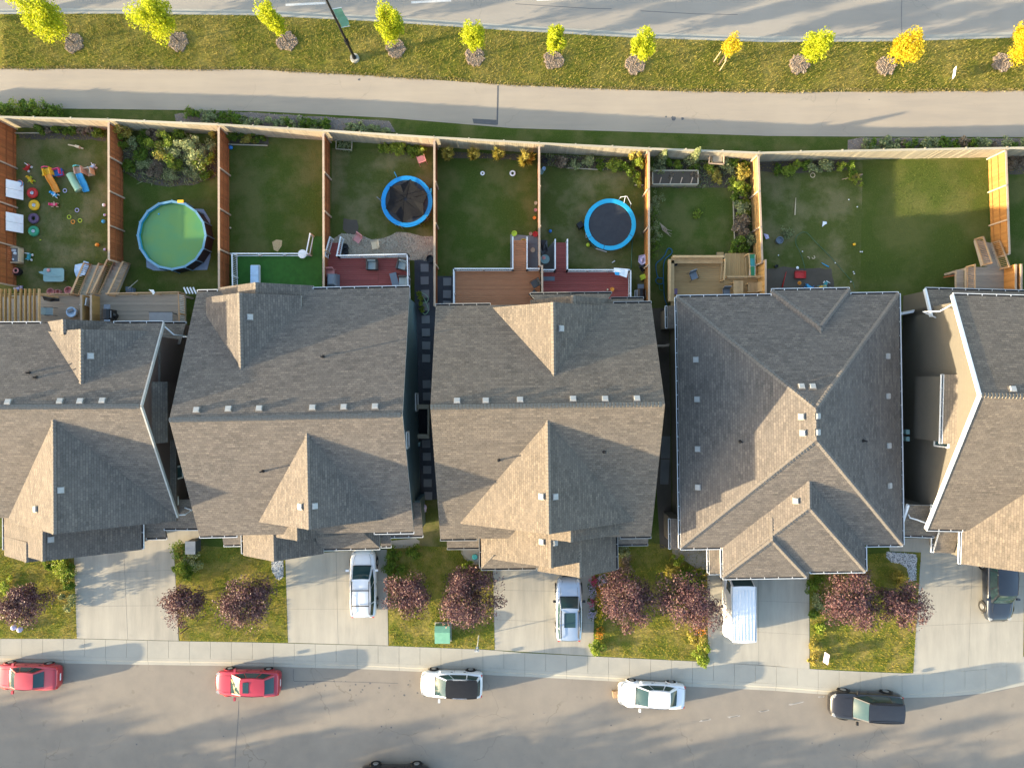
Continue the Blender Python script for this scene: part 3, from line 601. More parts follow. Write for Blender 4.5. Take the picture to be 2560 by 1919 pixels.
# ================================================================ HOUSES
class House:
    def __init__(s, name, label, cx, cy, yaw, wallm, trim, shm='shingle_roof'):
        s.c = V((cx, cy, 0)); s.yaw = R(yaw); s.t = thing(name, label, 'house', s.c, s.yaw)
        s.planes = []; s.wm = wallm; s.trim = trim; s.sh = shm; s.roofs = []
    def roof(s, name, polys, label=None):
        mb = MB()
        for p in polys: mb.slab(p)
        o = mb.part(name, [s.sh, s.trim], s.t, label=label)
        for p in polys:
            P = [V(x) for x in p]; n = (P[1]-P[0]).cross(P[2]-P[0]).normalized(); n = -n if n.z < 0 else n; s.planes.append((P, n, o))
        s.roofs.append(o); return o
    def gx(s, x0, x1, yS, zS, yR, zR, yN, zN, name='roof'):
        o = s.roof(name, [[(x0, yS, zS), (x1, yS, zS), (x1, yR, zR), (x0, yR, zR)], [(x0, yR, zR), (x1, yR, zR), (x1, yN, zN), (x0, yN, zN)]])
        s.caps(o, (x0, yR, zR), (x1, yR, zR)); return o
    def gy(s, x0, z0, xm, zm, x1, z1, yS, yN, name='wing_roof', wall=True, caps=True, wlo=None):
        o = s.roof(name, [[(x0, yS, z0), (xm, yS, zm), (xm, yN, zm), (x0, yN, z0)], [(xm, yS, zm), (x1, yS, z1), (x1, yN, z1), (xm, yN, zm)]])
        if caps: s.caps(o, (xm, yS, zm), (xm, yN, zm))
        if wall:
            yw = yS+.3 if yS < yN else yS-.3; mb = MB(); lo = wlo if wlo is not None else 0; yb = lerp(yw, yN, .5)
            pr = [(x0+.35, lo), (x1-.35, lo), (x1-.35, z1+.05), (xm, zm-.2), (x0+.35, z0+.05)]
            mb.add([(x, yw, z) for x, z in pr]+[(x, yb, z) for x, z in pr], [(0, 1, 2, 3, 4), (9, 8, 7, 6, 5), (0, 5, 6, 1), (1, 6, 7, 2), (4, 9, 5, 0)]); mb.part('wall', s.wm, s.t)
        return o
    def hip(s, x0, x1, yS, yN, ze, pit, name='roof', ends=(1, 1)):
        xm = (x0+x1)/2; h = (x1-x0)/2; zr = ze+h*pit; a = yS+h if ends[0] else yS; b_ = yN-h if ends[1] else yN
        P = [[(x0, yS, ze), (xm, a, zr), (xm, b_, zr), (x0, yN, ze)], [(x1, yS, ze), (x1, yN, ze), (xm, b_, zr), (xm, a, zr)]]
        if ends[0]: P.append([(x0, yS, ze), (x1, yS, ze), (xm, a, zr)])
        if ends[1]: P.append([(x0, yN, ze), (xm, b_, zr), (x1, yN, ze)])
        o = s.roof(name, P)
        s.caps(o, (xm, a, zr), (xm, b_, zr))
        if ends[0]: s.caps(o, (x0, yS, ze), (xm, a, zr)); s.caps(o, (x1, yS, ze), (xm, a, zr))
        if ends[1]: s.caps(o, (x0, yN, ze), (xm, b_, zr)); s.caps(o, (x1, yN, ze), (xm, b_, zr))
        return o
    def shed(s, x0, x1, yS, zS, yN, zN, name='porch_roof', post=True):
        o = s.roof(name, [[(x0, yS, zS), (x1, yS, zS), (x1, yN, zN), (x0, yN, zN)]])
        if post: MB().b0(x0+.2, yS+.25, 0, x1-.2, yN-.05, min(zS, zN)-.17).part('wall', s.wm, s.t)
        return o
    def shedx(s, x0, z0, x1, z1, yS, yN, name='side_roof'):
        return s.roof(name, [[(x0, yS, z0), (x1, yS, z1), (x1, yN, z1), (x0, yN, z0)]])
    def caps(s, o, p, q, w_=.15):
        p, q = V(p), V(q); d = q-p; l = d.length; x = d/l; y = V((0, 0, 1)).cross(x).normalized(); n = int(l/.21); mb = MB()
        for i in range(n):
            a = p+x*(i*.21); b_ = p+x*(i*.21+.19); k = random.uniform(.9, 1.1)*w_; dz = V((0, 0, -.42*k))
            u = V((0, 0, .06)); u2 = V((0, 0, .008))
            mb.add([a+y*k+dz+u, a+u, a-y*k+dz+u, b_+y*k+dz+u2, b_+u2, b_-y*k+dz+u2, a+y*k+dz-u*.6, a-y*k+dz-u*.6], [(0, 1, 4, 3), (1, 2, 5, 4), (0, 6, 1), (1, 7, 2)])
        mb.part('ridge_cap', 'cap_'+s.sh, o, kind='stuff')
    def wallbox(s, x0, x1, yS, yN, z, gx=None):
        mb = MB()
        if gx:   # pentagon end walls under an east-west ridge: gx=(zS,yR,zR,zN)
            zS, yR, zR, zN = gx; pr = [(yS, 0), (yN, 0), (yN, zN), (yR, zR), (yS, zS)]
            mb.add([(x0, y, z_) for y, z_ in pr]+[(x1, y, z_) for y, z_ in pr], [(4, 3, 2, 1, 0), (5, 6, 7, 8, 9), (0, 5, 9, 4), (1, 2, 7, 6)])
        else: mb.b0(x0, yS, 0, x1, yN, z)
        return mb.part('wall', s.wm, s.t)
    def gut(s, p, q, out, m_='white_metal', step=.92):
        p, q, out = V(p), V(q), V(out); mb = MB(); tm = MB(); d = q-p; n = max(2, round(d.length/step)); dn = d/n
        o1 = out*.13; mb.bar(p+o1+V((0, 0, -.04)), q+o1+V((0, 0, -.04)), .032, .12); mb.bar(p+out*.065+V((0, 0, -.11)), q+out*.065+V((0, 0, -.11)), .13, .02)
        tm.bar(p+out*.06+V((0, 0, -.085)), q+out*.06+V((0, 0, -.085)), .11, .012)
        for i in range(n+1):
            a = p+dn*i; mb.bar(a+V((0, 0, .0)), a+o1+V((0, 0, .02)), .035, .015)
        g = mb.part('gutter', m_, s.t); tm.part('trough_strip', 'gutter_dark', g)  # trough gets a plain dark strip along its bottom
    def rake(s, p, q, m_=None, w_=.09):
        MB().bar(p, q, w_, .2).part('rake_board', m_ or s.trim, s.t)
    def find(s, n_):
        z = 8.0
        for _ in range(14):
            P = at(n_[0], n_[1], z); r = P-V((s.c.x, s.c.y, 0)); r.z = 0; q = s.c+Matrix.Rotation(-s.yaw, 3, 'Z')@r; best = None
            for pl, nn, o in s.planes:
                if inpoly(pl, np.array([q.x]), np.array([q.y]))[0]:
                    zz_ = pl[0].z-(nn.x*(q.x-pl[0].x)+nn.y*(q.y-pl[0].y))/nn.z
                    if best is None or zz_ > best[0]: best = (zz_, nn, o)
            if best is None: return None
            z = best[0]
        return V((q.x, q.y, z)), best[1], best[2]
    def vents(s, L_):
        for n_ in L_:
            f = s.find(n_)
            if not f: continue
            q, nn, o = f; u = V((0, 0, 1)).cross(nn).normalized(); v_ = nn.cross(u); Mx = Matrix((u, v_, nn)).transposed()
            mb = MB(); mb.box(q+nn*.09, (.36, .34, .02), tilt=Mx, mi=0); mb.box(q+nn*.02, (.46, .44, .02), tilt=Mx, mi=1); mb.box(q+nn*.05, (.30, .27, .09), tilt=Mx, mi=0); mb.box(q+nn*.115-v_*.02, (.32, .28, .05), tilt=Mx, mi=0)
            mb.part('roof_vent', ['vent_metal', 'cap_shingle_roof'], o)
    def pipes(s, L_, h=.38):
        for n_ in L_:
            f = s.find(n_)
            if not f: continue
            q, nn, o = f; mb = MB(); mb.cyl(q-V((0, 0, .1)), q+V((0, 0, h)), .05, n=10); mb.cyl(q, q+V((0, 0, .06)), .12, .07, n=10); mb.part('vent_pipe', 'black_plastic', o)
    def window(s, x, y0, y1, z0, z1, sg):
        mb = MB(); X = x+sg*.03
        for a, b_ in (((X, y0, z0), (X, y1, z0)), ((X, y0, z1), (X, y1, z1)), ((X, y0, z0), (X, y0, z1)), ((X, y1, z0), (X, y1, z1))): mb.bar(a, b_, .09, .09)
        w_ = mb.part('window', 'white_trim', s.t); MB().b0(x-.01, y0, z0, x+sg*.02, y1, z1).part('pane', 'window_glass', w_)
    def pipe_down(s, pts): MB().tube(pts, .045, 6).part('downspout', 'white_metal', s.t)
mat('cap_shingle_roof', (.19, .168, .145), (.13, .115, .10), sc=9, rough=.95); mat('cap_shingle_roof_warm', (.22, .19, .15), (.15, .13, .11), sc=9, rough=.95)

# ---- leftmost duplex
h = House('house', 'leftmost two storey house, dark brown side wall, timber pergola behind', -28, -2, .3, 'siding_brown', 'brown_trim')
h.gx(-35.8, -21.9, -8.7, 4.7, -1.34, 9.1, 3.79, 6.4); h.wallbox(-35.5, -22.2, -8.3, 2.95, 0, (4.75, -1.34, 8.9, 6.6))
h.gy(-32.8, 4.75, -27.35, 8.6, -21.9, 4.75, -8.95, -1.6); h.gy(-34.2, 3.3, -29.6, 6.25, -24.97, 3.3, -11.16, -8.4, 'garage_roof'); h.gy(-34.18, 3.32, -31.4, 5.15, -28.6, 3.35, -11.5, -10.2, 'garage_roof', wlo=2.8)
h.gy(-29.5, 6.35, -25.8, 8.4, -22.1, 6.35, 3.27, -.3, wall=True, wlo=6.2); h.gy(-29.6, 6.0, -27.3, 7.7, -25.0, 6.0, 3.93, 3.0, wlo=2.8)
h.shed(-26.2, -22.0, 2.6, 3.9, 4.05, 3.1, 'back_roof'); h.shed(-24.9, -21.25, -9.8, 3.0, -7.68, 4.0); h.shed(-25.0, -23.6, -10.5, 2.66, -9.55, 3.05, post=False)
h.shedx(-21.55, 6.55, -22.25, 7.25, -3.7, .1); MB().b0(-22.2, -3.6, 2.6, -21.7, 0, 6.5).part('chimney_chase', 'siding_brown', h.t)
h.gut((-35.8, 3.79, 6.36), (-29.6, 3.79, 6.36), (0, 1, 0)); h.gut((-25.0, 3.79, 6.36), (-21.9, 3.79, 6.36), (0, 1, 0)); h.gut((-34.2, -8.7, 3.26), (-34.2, -11.1, 3.26), (-1, 0, 0)); h.gut((-24.97, -8.9, 3.26), (-24.97, -11.1, 3.26), (1, 0, 0))
h.gut((-26.2, 4.05, 3.06), (-22.0, 4.05, 3.06), (0, 1, 0)); h.gut((-23.6, -9.8, 2.96), (-21.25, -9.8, 2.96), (0, -1, 0)); h.gut((-25, -10.5, 2.62), (-23.6, -10.5, 2.62), (0, -1, 0))
for a, b_ in (((-21.84, -8.7, 4.66), (-21.84, -1.34, 9.06)), ((-21.84, 3.79, 6.36), (-21.84, -1.34, 9.06))): h.rake(a, b_, 'vent_metal')
h.pipe_down([(-21.9, 3.6, 6.2), (-21.5, 3.1, 5.8), (-21.2, 3.1, 4.1), (-21.9, 3.1, 3.7)]); h.pipe_down([(-21.9, -8.6, 4.6), (-21.5, -8.6, 4.4), (-21.3, -8.4, 3.9), (-22.1, -8.2, 3.6)])
h.window(-22.2, -6.3, -5.5, 3.3, 4.7, 1); h.window(-22.2, -8.0, -7.5, 4.0, 4.9, 1)
h.vents([nv(0, 2, *p) for p in [(75, 158), (523, 150), (697, 150), (888, 145), (525, 913), (315, 1077), (440, 1338)]]+[nv(0, 1, 783, 1415)]); h.pipes([nv(0, 1, 255, 1560), nv(0, 1, 315, 1600), nv(0, 2, 1325, 963)])
# ---- second duplex
h = House('house', 'second house from the left, teal side wall, red deck behind', -13.3, -2, 1.2, 'siding_teal', 'grey_trim')
h.gx(-20.2, -6.45, -9.6, 5.5, -1.97, 9.1, 6.1, 5.1); h.wallbox(-19.95, -6.72, -9.2, 5.6, 0, (5.55, -1.97, 8.9, 5.2))
h.gy(-17.6, 5.0, -12.25, 8.6, -6.9, 5.0, -8.7, -2.3, wlo=3); h.gy(-18.28, 3.3, -13.7, 6.2, -9.08, 3.3, -9.87, -8.2, 'garage_roof'); h.gy(-18.26, 3.32, -15.57, 5.13, -12.86, 3.32, -11.42, -8.8, 'garage_roof')
h.roof('garage_roof', [[(-13.2, -11.1, 3.3), (-9.08, -11.1, 3.3), (-10.3, -9.55, 4.25), (-13.2, -9.55, 4.25)], [(-9.08, -11.1, 3.3), (-9.08, -9.2, 3.3), (-10.3, -9.55, 4.25)]]); MB().b0(-18, -10.8, 0, -9.4, -9, 3.1).part('wall', 'siding_teal', h.t)
h.gy(-19.3, 5.9, -16.47, 7.64, -13.3, 5.75, 5.62, .5, wlo=5); h.gy(-18.8, 5.0, -15.76, 6.85, -12.7, 5.0, 6.36, 3.2, wlo=2.8)
h.shed(-9.1, -6.2, -10.4, 3.0, -8.0, 4.0); h.shed(-9.1, -8.4, -11.1, 2.8, -10.2, 3.1, post=False); h.shed(-19.7, -18.35, -10.75, 3.0, -9.8, 3.35, post=False)
h.gut((-20.2, 6.1, 5.06), (-18.9, 6.1, 5.06), (0, 1, 0)); h.gut((-12.7, 6.1, 5.06), (-6.45, 6.1, 5.06), (0, 1, 0)); h.gut((-13.0, -11.1, 3.26), (-9.08, -11.1, 3.26), (0, -1, 0)); h.gut((-9.0, -9.6, 5.46), (-6.45, -9.6, 5.46), (0, -1, 0))
h.gut((-20.2, -9.6, 5.46), (-17.8, -9.6, 5.46), (0, -1, 0)); h.gut((-18.28, -9.6, 3.26), (-18.28, -11.3, 3.26), (-1, 0, 0)); h.gut((-9.1, -10.4, 2.96), (-6.2, -10.4, 2.96), (0, -1, 0)); h.gut((-9.1, -11.1, 2.76), (-8.4, -11.1, 2.76), (0, -1, 0)); h.gut((-19.7, -10.75, 2.96), (-18.35, -10.75, 2.96), (0, -1, 0))
h.window(-6.72, -4.2, -3.2, 5.2, 6.2, 1); h.window(-6.72, -2.0, -.8, .5, 1.7, 1)
h.vents([nv(0, 2, 1700, 226), nv(0, 2, 1975, 216), nv(0, 1, 2158, 1080)]+[nv(1, 2, *p) for p in [(30, 212), (490, 205), (760, 200), (1030, 195), (388, 1055), (505, 1050)]]); h.pipes([nv(1, 1, 580, 1422), nv(1, 2, 60, 750)], .5)
# ---- middle duplex
h = House('house', 'middle house with side by side brown and red decks behind', 2.1, -2, .7, 'siding_taupe', 'grey_trim', 'shingle_roof_warm')
h.gx(-4.8, 9.02, -10.07, 4.5, -1.28, 9.1, 5.09, 5.5); h.wallbox(-4.55, 8.75, -9.7, 4.65, 0, (4.6, -1.28, 8.9, 5.6))
h.gy(-3.6, 5.0, 2.12, 8.6, 8.4, 4.75, -8.95, -1.8, wlo=3); h.gy(.6, 5.2, 3.54, 7.0, 6.85, 5.0, -9.8, -7.6, wlo=3.2); h.gy(-2.19, 3.3, 2.35, 6.2, 6.85, 3.32, -11.6, -8.0, 'garage_roof'); h.gy(1.6, 3.3, 4.25, 4.95, 6.89, 3.3, -12.58, -9.8, 'garage_roof')
h.roof('garage_roof', [[(-2.19, -12.35, 3.3), (2.2, -12.35, 3.3), (2.2, -11.3, 3.95), (-1.35, -11.3, 3.95)], [(-2.19, -12.35, 3.3), (-1.35, -11.3, 3.86), (-2.19, -11.2, 3.3)]]); MB().b0(-1.9, -12.0, 0, 6.6, -9, 3.1).part('wall', 'siding_taupe', h.t)
h.gy(-1.3, 5.5, 2.56, 8.07, 6.4, 5.5, 4.93, .2, wlo=5); h.gy(1.27, 5.0, 3.9, 6.9, 6.56, 5.0, 5.45, 3.0, wlo=2.8)
h.roof('back_roof', [[(1.27, 5.8, 5.0), (6.56, 5.8, 5.0), (6.2, 5.3, 5.35), (1.7, 5.3, 5.35)]])
h.shed(6.75, 8.95, 5.0, 3.6, 5.65, 3.3, 'back_roof', post=False); h.shed(-4.5, -2.25, -11.0, 3.0, -9.8, 3.5); h.shed(6.95, 9.1, -10.9, 3.0, -9.8, 3.4)
h.gut((-4.8, 5.09, 5.46), (-1.3, 5.09, 5.46), (0, 1, 0), 'grey_trim'); h.gut((6.6, 5.09, 5.46), (9.02, 5.09, 5.46), (0, 1, 0), 'grey_trim'); h.gut((1.27, 5.8, 4.96), (6.56, 5.8, 4.96), (0, 1, 0), 'grey_trim')
h.gut((6.89, -10.0, 3.26), (6.89, -12.5, 3.26), (1, 0, 0), 'grey_trim'); h.gut((-2.19, -10.2, 3.26), (-2.19, -12.3, 3.26), (-1, 0, 0), 'grey_trim'); h.gut((-2.19, -12.35, 3.26), (1.5, -12.35, 3.26), (0, -1, 0), 'grey_trim'); h.gut((-4.8, -10.07, 4.46), (-2.4, -10.07, 4.46), (0, -1, 0), 'grey_trim'); h.gut((7, -10.07, 4.46), (9.02, -10.07, 4.46), (0, -1, 0), 'grey_trim')
h.gut((-4.5, -11.0, 2.96), (-2.25, -11.0, 2.96), (0, -1, 0), 'grey_trim'); h.gut((6.95, -10.9, 2.96), (9.1, -10.9, 2.96), (0, -1, 0), 'grey_trim'); h.gut((6.75, 5.65, 3.26), (8.95, 5.65, 3.26), (0, 1, 0), 'grey_trim')
h.vents([nv(1, 2, 1737, 147), nv(1, 2, 1985, 145), nv(2, 1, 420, 1178)]+[nv(2, 2, *p) for p in [(70, 138), (527, 130), (803, 130), (1078, 127), (258, 968), (370, 970), (260, 1358), (368, 1368)]]); h.pipes([nv(1, 2, 2095, 655), nv(2, 2, 797, 583)], .5)
# ---- hip-roofed bungalow
h = House('house', 'hip roofed house with white gutters all round, white van in front', 18.4, -2.4, .9, 'siding_taupe', 'white_metal')
h.hip(11.05, 25.75, -10.75, 5.86, 4.0, .54); h.wallbox(11.45, 25.35, -10.35, 5.5, 3.9)
h.hip(13.85, 23.25, -12.45, -6, 4.0, .54, 'garage_roof', (1, 0)); h.hip(13.82, 19.34, -12.76, -8.5, 4.0, .54, 'garage_roof', (1, 0)); h.wallbox(14.2, 22.9, -12.1, -9, 3.9); h.wallbox(14.2, 19.0, -12.4, -11, 3.9)
h.hip(17.34, 22.5, 1.5, 6.2, 4.0, .54, 'wing_roof', (0, 1)); h.wallbox(17.7, 22.1, 4, 5.8, 3.9)
h.shedx(10.62, 3.0, 11.5, 3.4, -11.05, -9.0); h.shedx(10.62, 3.0, 11.5, 3.4, 3.9, 5.4); h.shedx(13.2, 3.0, 14.25, 3.4, -12.7, -11.1); MB().b0(10.8, -10.8, 0, 11.5, -9.1, 2.9).part('wall', 'siding_taupe', h.t); MB().b0(10.8, 4.0, 0, 11.5, 5.3, 2.9).part('wall', 'siding_taupe', h.t)
for a, b_, o_ in [((11.05, -10.75), (11.05, 5.86), (-1, 0)), ((25.75, 5.86), (25.75, -10.75), (1, 0)), ((11.05, 5.86), (17.3, 5.86), (0, 1)), ((22.6, 5.86), (25.75, 5.86), (0, 1)), ((17.34, 6.2), (22.5, 6.2), (0, 1)),
                  ((11.05, -10.75), (13.7, -10.75), (0, -1)), ((23.4, -10.75), (25.75, -10.75), (0, -1)), ((13.82, -10.9), (13.82, -12.76), (-1, 0)), ((13.82, -12.76), (19.34, -12.76), (0, -1)), ((19.6, -12.45), (23.25, -12.45), (0, -1)), ((23.25, -10.9), (23.25, -12.45), (1, 0))]:
    h.gut((a[0], a[1], 3.96), (b_[0], b_[1], 3.96), (o_[0], o_[1], 0))
h.gut((10.62, -11.05, 2.96), (10.62, -9.0, 2.96), (-1, 0, 0)); h.gut((10.62, 3.9, 2.96), (10.62, 5.4, 2.96), (-1, 0, 0)); h.gut((13.2, -12.7, 2.96), (13.2, -11.1, 2.96), (-1, 0, 0)); h.gut((13.2, -12.7, 2.96), (14.2, -12.7, 2.96), (0, -1, 0))
h.vents([nv(2, 1, 1590, 1447)]+[nv(2, 2, *p) for p in [(1600, 130), (1605, 558), (1607, 888)]]+[nv(3, 1, 1027, 1417)]+[nv(3, 2, *p) for p in [(1030, 103), (1037, 530), (1043, 875), (287, 22), (383, 22), (288, 280), (423, 275), (300, 420), (423, 415), (240, 1005)]]); h.pipes([nv(2, 2, 1970, 495), nv(3, 2, 820, 488)], .5)
# ---- rightmost house
h = House('house', 'rightmost house with white rake boards and tan grey side wall', 27.6, -2, -1.5, 'siding_stone', 'white_metal', 'shingle_roof_warm')
h.gx(27.6, 43, -9.56, 4.2, -.66, 9.1, 5.59, 6.3); h.wallbox(27.95, 42.7, -9.2, 5.2, 0, (4.3, -.66, 8.9, 6.4))
h.gy(30.0, 4.0, 35.2, 7.1, 40.4, 4.0, -11.86, -5.5, 'garage_roof'); MB().b0(30.3, -11.5, 0, 40.1, -9, 3.8).part('wall', 'siding_stone', h.t)
h.shed(26.44, 29.3, -10.26, 3.0, -8.03, 4.05); h.shed(28.85, 30.2, -11.4, 2.9, -9.9, 3.5, post=False); h.shed(27.75, 43, 4.5, 3.9, 6.4, 3.1, 'back_roof')
h.shedx(27.42, 5.85, 28.05, 6.5, -3.8, .6); MB().b0(27.45, -3.7, 2.6, 27.96, .5, 5.8).part('chimney_chase', 'siding_stone', h.t)
for a, b_ in (((27.53, -9.56, 4.14), (27.53, -.66, 9.06)), ((27.53, 5.59, 6.24), (27.53, -.66, 9.06)), ((27.68, 6.4, 3.06), (27.68, 4.5, 3.86)), ((26.38, -10.26, 2.96), (26.38, -8.03, 4.0))): h.rake(a, b_, 'white_metal', .14)
h.gut((27.6, 5.59, 6.26), (43, 5.59, 6.26), (0, 1, 0)); h.gut((27.75, 6.4, 3.06), (43, 6.4, 3.06), (0, 1, 0)); h.gut((27.6, -9.56, 4.16), (29.95, -9.56, 4.16), (0, -1, 0)); h.gut((30.0, -9.6, 3.96), (30.0, -11.86, 3.96), (-1, 0, 0)); h.gut((26.44, -10.26, 2.96), (28.8, -10.26, 2.96), (0, -1, 0)); h.gut((28.85, -10.3, 2.86), (28.85, -11.4, 2.86), (-1, 0, 0))
h.gut((27.4, -3.8, 5.81), (27.4, .6, 5.81), (-1, 0, 0))
h.pipe_down([(27.6, 5.0, 6.1), (27.0, 4.6, 5.9), (26.6, 4.6, 5.6), (26.7, 4.7, 4.6), (27.9, 4.4, 4.0)]); h.pipe_down([(27.6, -9.2, 4.1), (27.0, -9.0, 4.0), (26.6, -8.9, 3.9), (26.6, -8.6, 3.6)])
h.window(27.95, -4.05, -3.25, 4.2, 5.7, -1); h.window(27.95, -8.6, -8.0, 4.0, 4.5, -1)
MB().b0(28.6, -9.75, 2.9, 29.6, -9.2, 3.9).part('entry_panel', 'white_trim', h.t)
h.vents([nv(3, 2, 2110, 45)])
# ---- the neighbour just outside the view on the left (its roof shades the first house)
h = House('house', 'two storey neighbour house further left along the row', -46, -2, 0, 'siding_taupe', 'grey_trim')
h.gx(-52.5, -38.8, -8.7, 5.0, -1.4, 8.8, 4.5, 5.6); h.wallbox(-52.2, -39.1, -8.3, 4.1, 0, (5.1, -1.4, 8.6, 5.7)); h.gy(-50.5, 3.3, -46, 6.1, -41.5, 3.3, -11.1, -7.5, 'garage_roof')

# ================================================================ FENCES
def fence(lab, p, q, h_, m_, post_side=1, capm='wood_cap', bw=.14, group='board fences', name='fence', gapv=.007, z0=-.01):
    p, q = V((p[0], p[1], 0)), V((q[0], q[1], 0)); d = q-p; l = d.length; x = d/l; y = V((-x.y, x.x, 0))*post_side; rz = math.atan2(x.y, x.x)
    t = thing(name, lab, 'fence', (p+q)/2, 0, group); n = int(l/(bw+gapv)); st = l/n; me = boxmesh('board', (bw, .019, h_-z0), m_)
    for i in range(n): piece('board', me, t, p+x*(st*(i+.5))+y*random.uniform(-.004, .012)+V((0, 0, z0+(h_-z0)/2-random.uniform(0, .02))), (0, 0, rz+random.uniform(-.02, .02)))
    mb = MB()
    for z in (.3, h_*.55, h_-.12): mb.bar(p+y*.045+V((0, 0, z)), q+y*.045+V((0, 0, z)), .04, .085)
    mb.part('rail', m_, t); MB().bar(p+y*.03+V((0, 0, h_+.02)), q+y*.03+V((0, 0, h_+.02)), .14, .035).part('cap_rail', capm, t)
    k = max(1, round(l/2.7)); pm = boxmesh('post', (.1, .1, h_+.06), capm)
    for i in range(k+1): piece('post', pm, t, p+x*(l*i/k)+y*.10+V((0, 0, (h_+.06)/2)), (0, 0, rz))
    return t
FX = [-35.72, -28.02, -20.38, -13.12, -5.42, 1.85, 9.52, None, 34.35]
def rfy(X, z=1.85):
    nx = 1280+X*FOC/(CAMH-z); return at(nx, yl(RF, nx), z).y
span = [(-46, -35.72, 'far left beyond the toys yard'), (-35.72, -28.02, 'behind the yard full of toys'), (-28.02, -20.38, 'behind the round green pool'), (-20.38, -13.12, 'behind the plain lawn with artificial turf deck'), (-13.12, -5.42, 'behind the trampoline with the collapsed net'),
        (-5.42, 1.85, 'behind the four golden ornamental grasses'), (1.85, 9.52, 'behind the open blue rimmed trampoline'), (9.52, 17.15, 'behind the raised planter boxes'), (17.15, 25.8, 'behind the littered lawn'), (25.8, 34.35, 'behind the clean sunny lawn'), (34.35, 44, 'beyond the orange fence at the far right')]
for a, b_, lab in span: fence('weathered pale rear fence '+lab, (a, rfy(a)), (b_, rfy(b_)), 1.85, 'fence_pale', 1, 'fence_pale', .145, 'rear fence along the trail')
for i, (y0, m_, lab) in enumerate([(7.0, 'fence_brown', 'brown board fence at the left edge beside the row of tyres'), (8.6, 'fence_brown', 'brown board fence between toys yard and pool yard'), (6.5, 'fence_brown', 'brown board fence between pool yard and plain lawn'), (6.6, 'fence_brown', 'brown board fence left of the gravel yard'),
                                   (5.4, 'fence_brown', 'brown board fence right of the netted trampoline'), (8.2, 'fence_brown', 'thin fence between the two middle yards'), (5.6, 'fence_orange', 'tan board fence right of the open trampoline')]):
    fence(lab, (FX[i], rfy(FX[i])-.15), (FX[i]+.02, y0), 1.8, m_, 1 if i < 6 else -1)
fence('golden board fence beside the planting bed and new deck', (17.12, rfy(17.12)-.15), (17.4, 8.4), 1.8, 'fence_gold', -1)
fence('bright orange board fence at the right edge of the big lawn', (34.3, rfy(34.3)-.15), (34.55, 9.0), 1.8, 'fence_orange', -1)
fence('narrow fence closing the gap beside the hip roofed house', (8.95, 2.6), (10.9, 2.65), 1.7, 'deck_grey', 1, 'deck_grey')
fence('dark fence with white rail between the two right houses', (25.6, 4.55), (27.9, 5.0), 1.75, 'deck_grey', 1, 'white_metal')
# ================================================================ DECKS
def planks(t, x0, y0, x1, y1, z, m_, dr='x', pw=.14, name='plank'):
    x0, x1 = sorted((x0, x1)); y0, y1 = sorted((y0, y1))
    if dr == 'x':
        n = max(1, round((y1-y0)/pw)); s_ = (y1-y0)/n; me = boxmesh(name, (x1-x0, s_-.012, .035), m_)
        for i in range(n): piece(name, me, t, ((x0+x1)/2+random.uniform(-.01, .01), y0+s_*(i+.5), z-.018+random.uniform(-.003, .003)))
    else:
        n = max(1, round((x1-x0)/pw)); s_ = (x1-x0)/n; me = boxmesh(name, (s_-.012, y1-y0, .035), m_)
        for i in range(n): piece(name, me, t, (x0+s_*(i+.5), (y0+y1)/2+random.uniform(-.01, .01), z-.018+random.uniform(-.003, .003)))
    mb = MB(); mb.b0(x0+.02, y0+.02, z-.25, x1-.02, y1-.02, z-.05); k = .1
    for a in (x0+k, x1-k):
        for b_ in (y0+k, y1-k): mb.b0(a-.07, b_-.07, -.02, a+.07, b_+.07, z-.25)
    mb.part('deck_frame', 'deck_grey', t)
def railing(t, p, q, z0, z1, h_=.95, m_='white_metal', bs=.125, wtop=.08, balu=True, posts=True, bm=None):
    "p,q plan points; z0,z1 the floor height at each end"
    p = V((p[0], p[1], z0)); q = V((q[0], q[1], z1)); d = q-p; l = math.hypot(d.x, d.y); up = V((0, 0, h_)); mb = MB()
    mb.bar(p+up, q+up, wtop, .05); mb.bar(p+V((0, 0, .1)), q+V((0, 0, .1)), .05, .05)
    if posts:
        k = max(1, round(l/1.7))
        for i in range(k+1): c = p+d*(i/k); mb.box(c+V((0, 0, h_/2)), (.09, .09, h_+.06))
    r = mb.part('railing', m_, t)
    if balu:
        n = int(l/bs); me = boxmesh('baluster', (.03, .03, h_-.12), bm or m_)
        for i in range(1, n): c = p+d*(i/n); piece('baluster', me, r, c+V((0, 0, .1+(h_-.12)/2)), (0, 0, math.atan2(d.y, d.x)))
    return r
def stairs(t, a, b_, w_, z, m_='deck_grey', rm='wood_rail', rails=(1, 1), h_=.9, bal=True):
    "a = top centre, b_ = foot centre"
    a, b_ = V((a[0], a[1], z)), V((b_[0], b_[1], 0)); d = b_-a; l = math.hypot(d.x, d.y); n = max(2, round(z/.18)); x = V((d.x/l, d.y/l, 0)); y = V((-x.y, x.x, 0)); rz = math.atan2(x.y, x.x)
    me = boxmesh('tread', (l/n*1.02, w_, .04), m_)
    for i in range(n): piece('tread', me, t, a+x*(l*(i+.5)/n)-V((0, 0, z*(i+1)/(n+.5))), (0, 0, rz))
    mb = MB()
    for s_ in (-1, 1): mb.bar(a+y*s_*w_/2-V((0, 0, .15)), b_+y*s_*w_/2+V((0, 0, .05)), .045, .26)
    mb.part('stringer', m_, t)
    for s_, on in zip((-1, 1), rails):
        if on: railing(t, a+y*s_*(w_/2+.03), b_+y*s_*(w_/2+.03), z, .08, h_, rm, .14, .12, bal, True, rm)
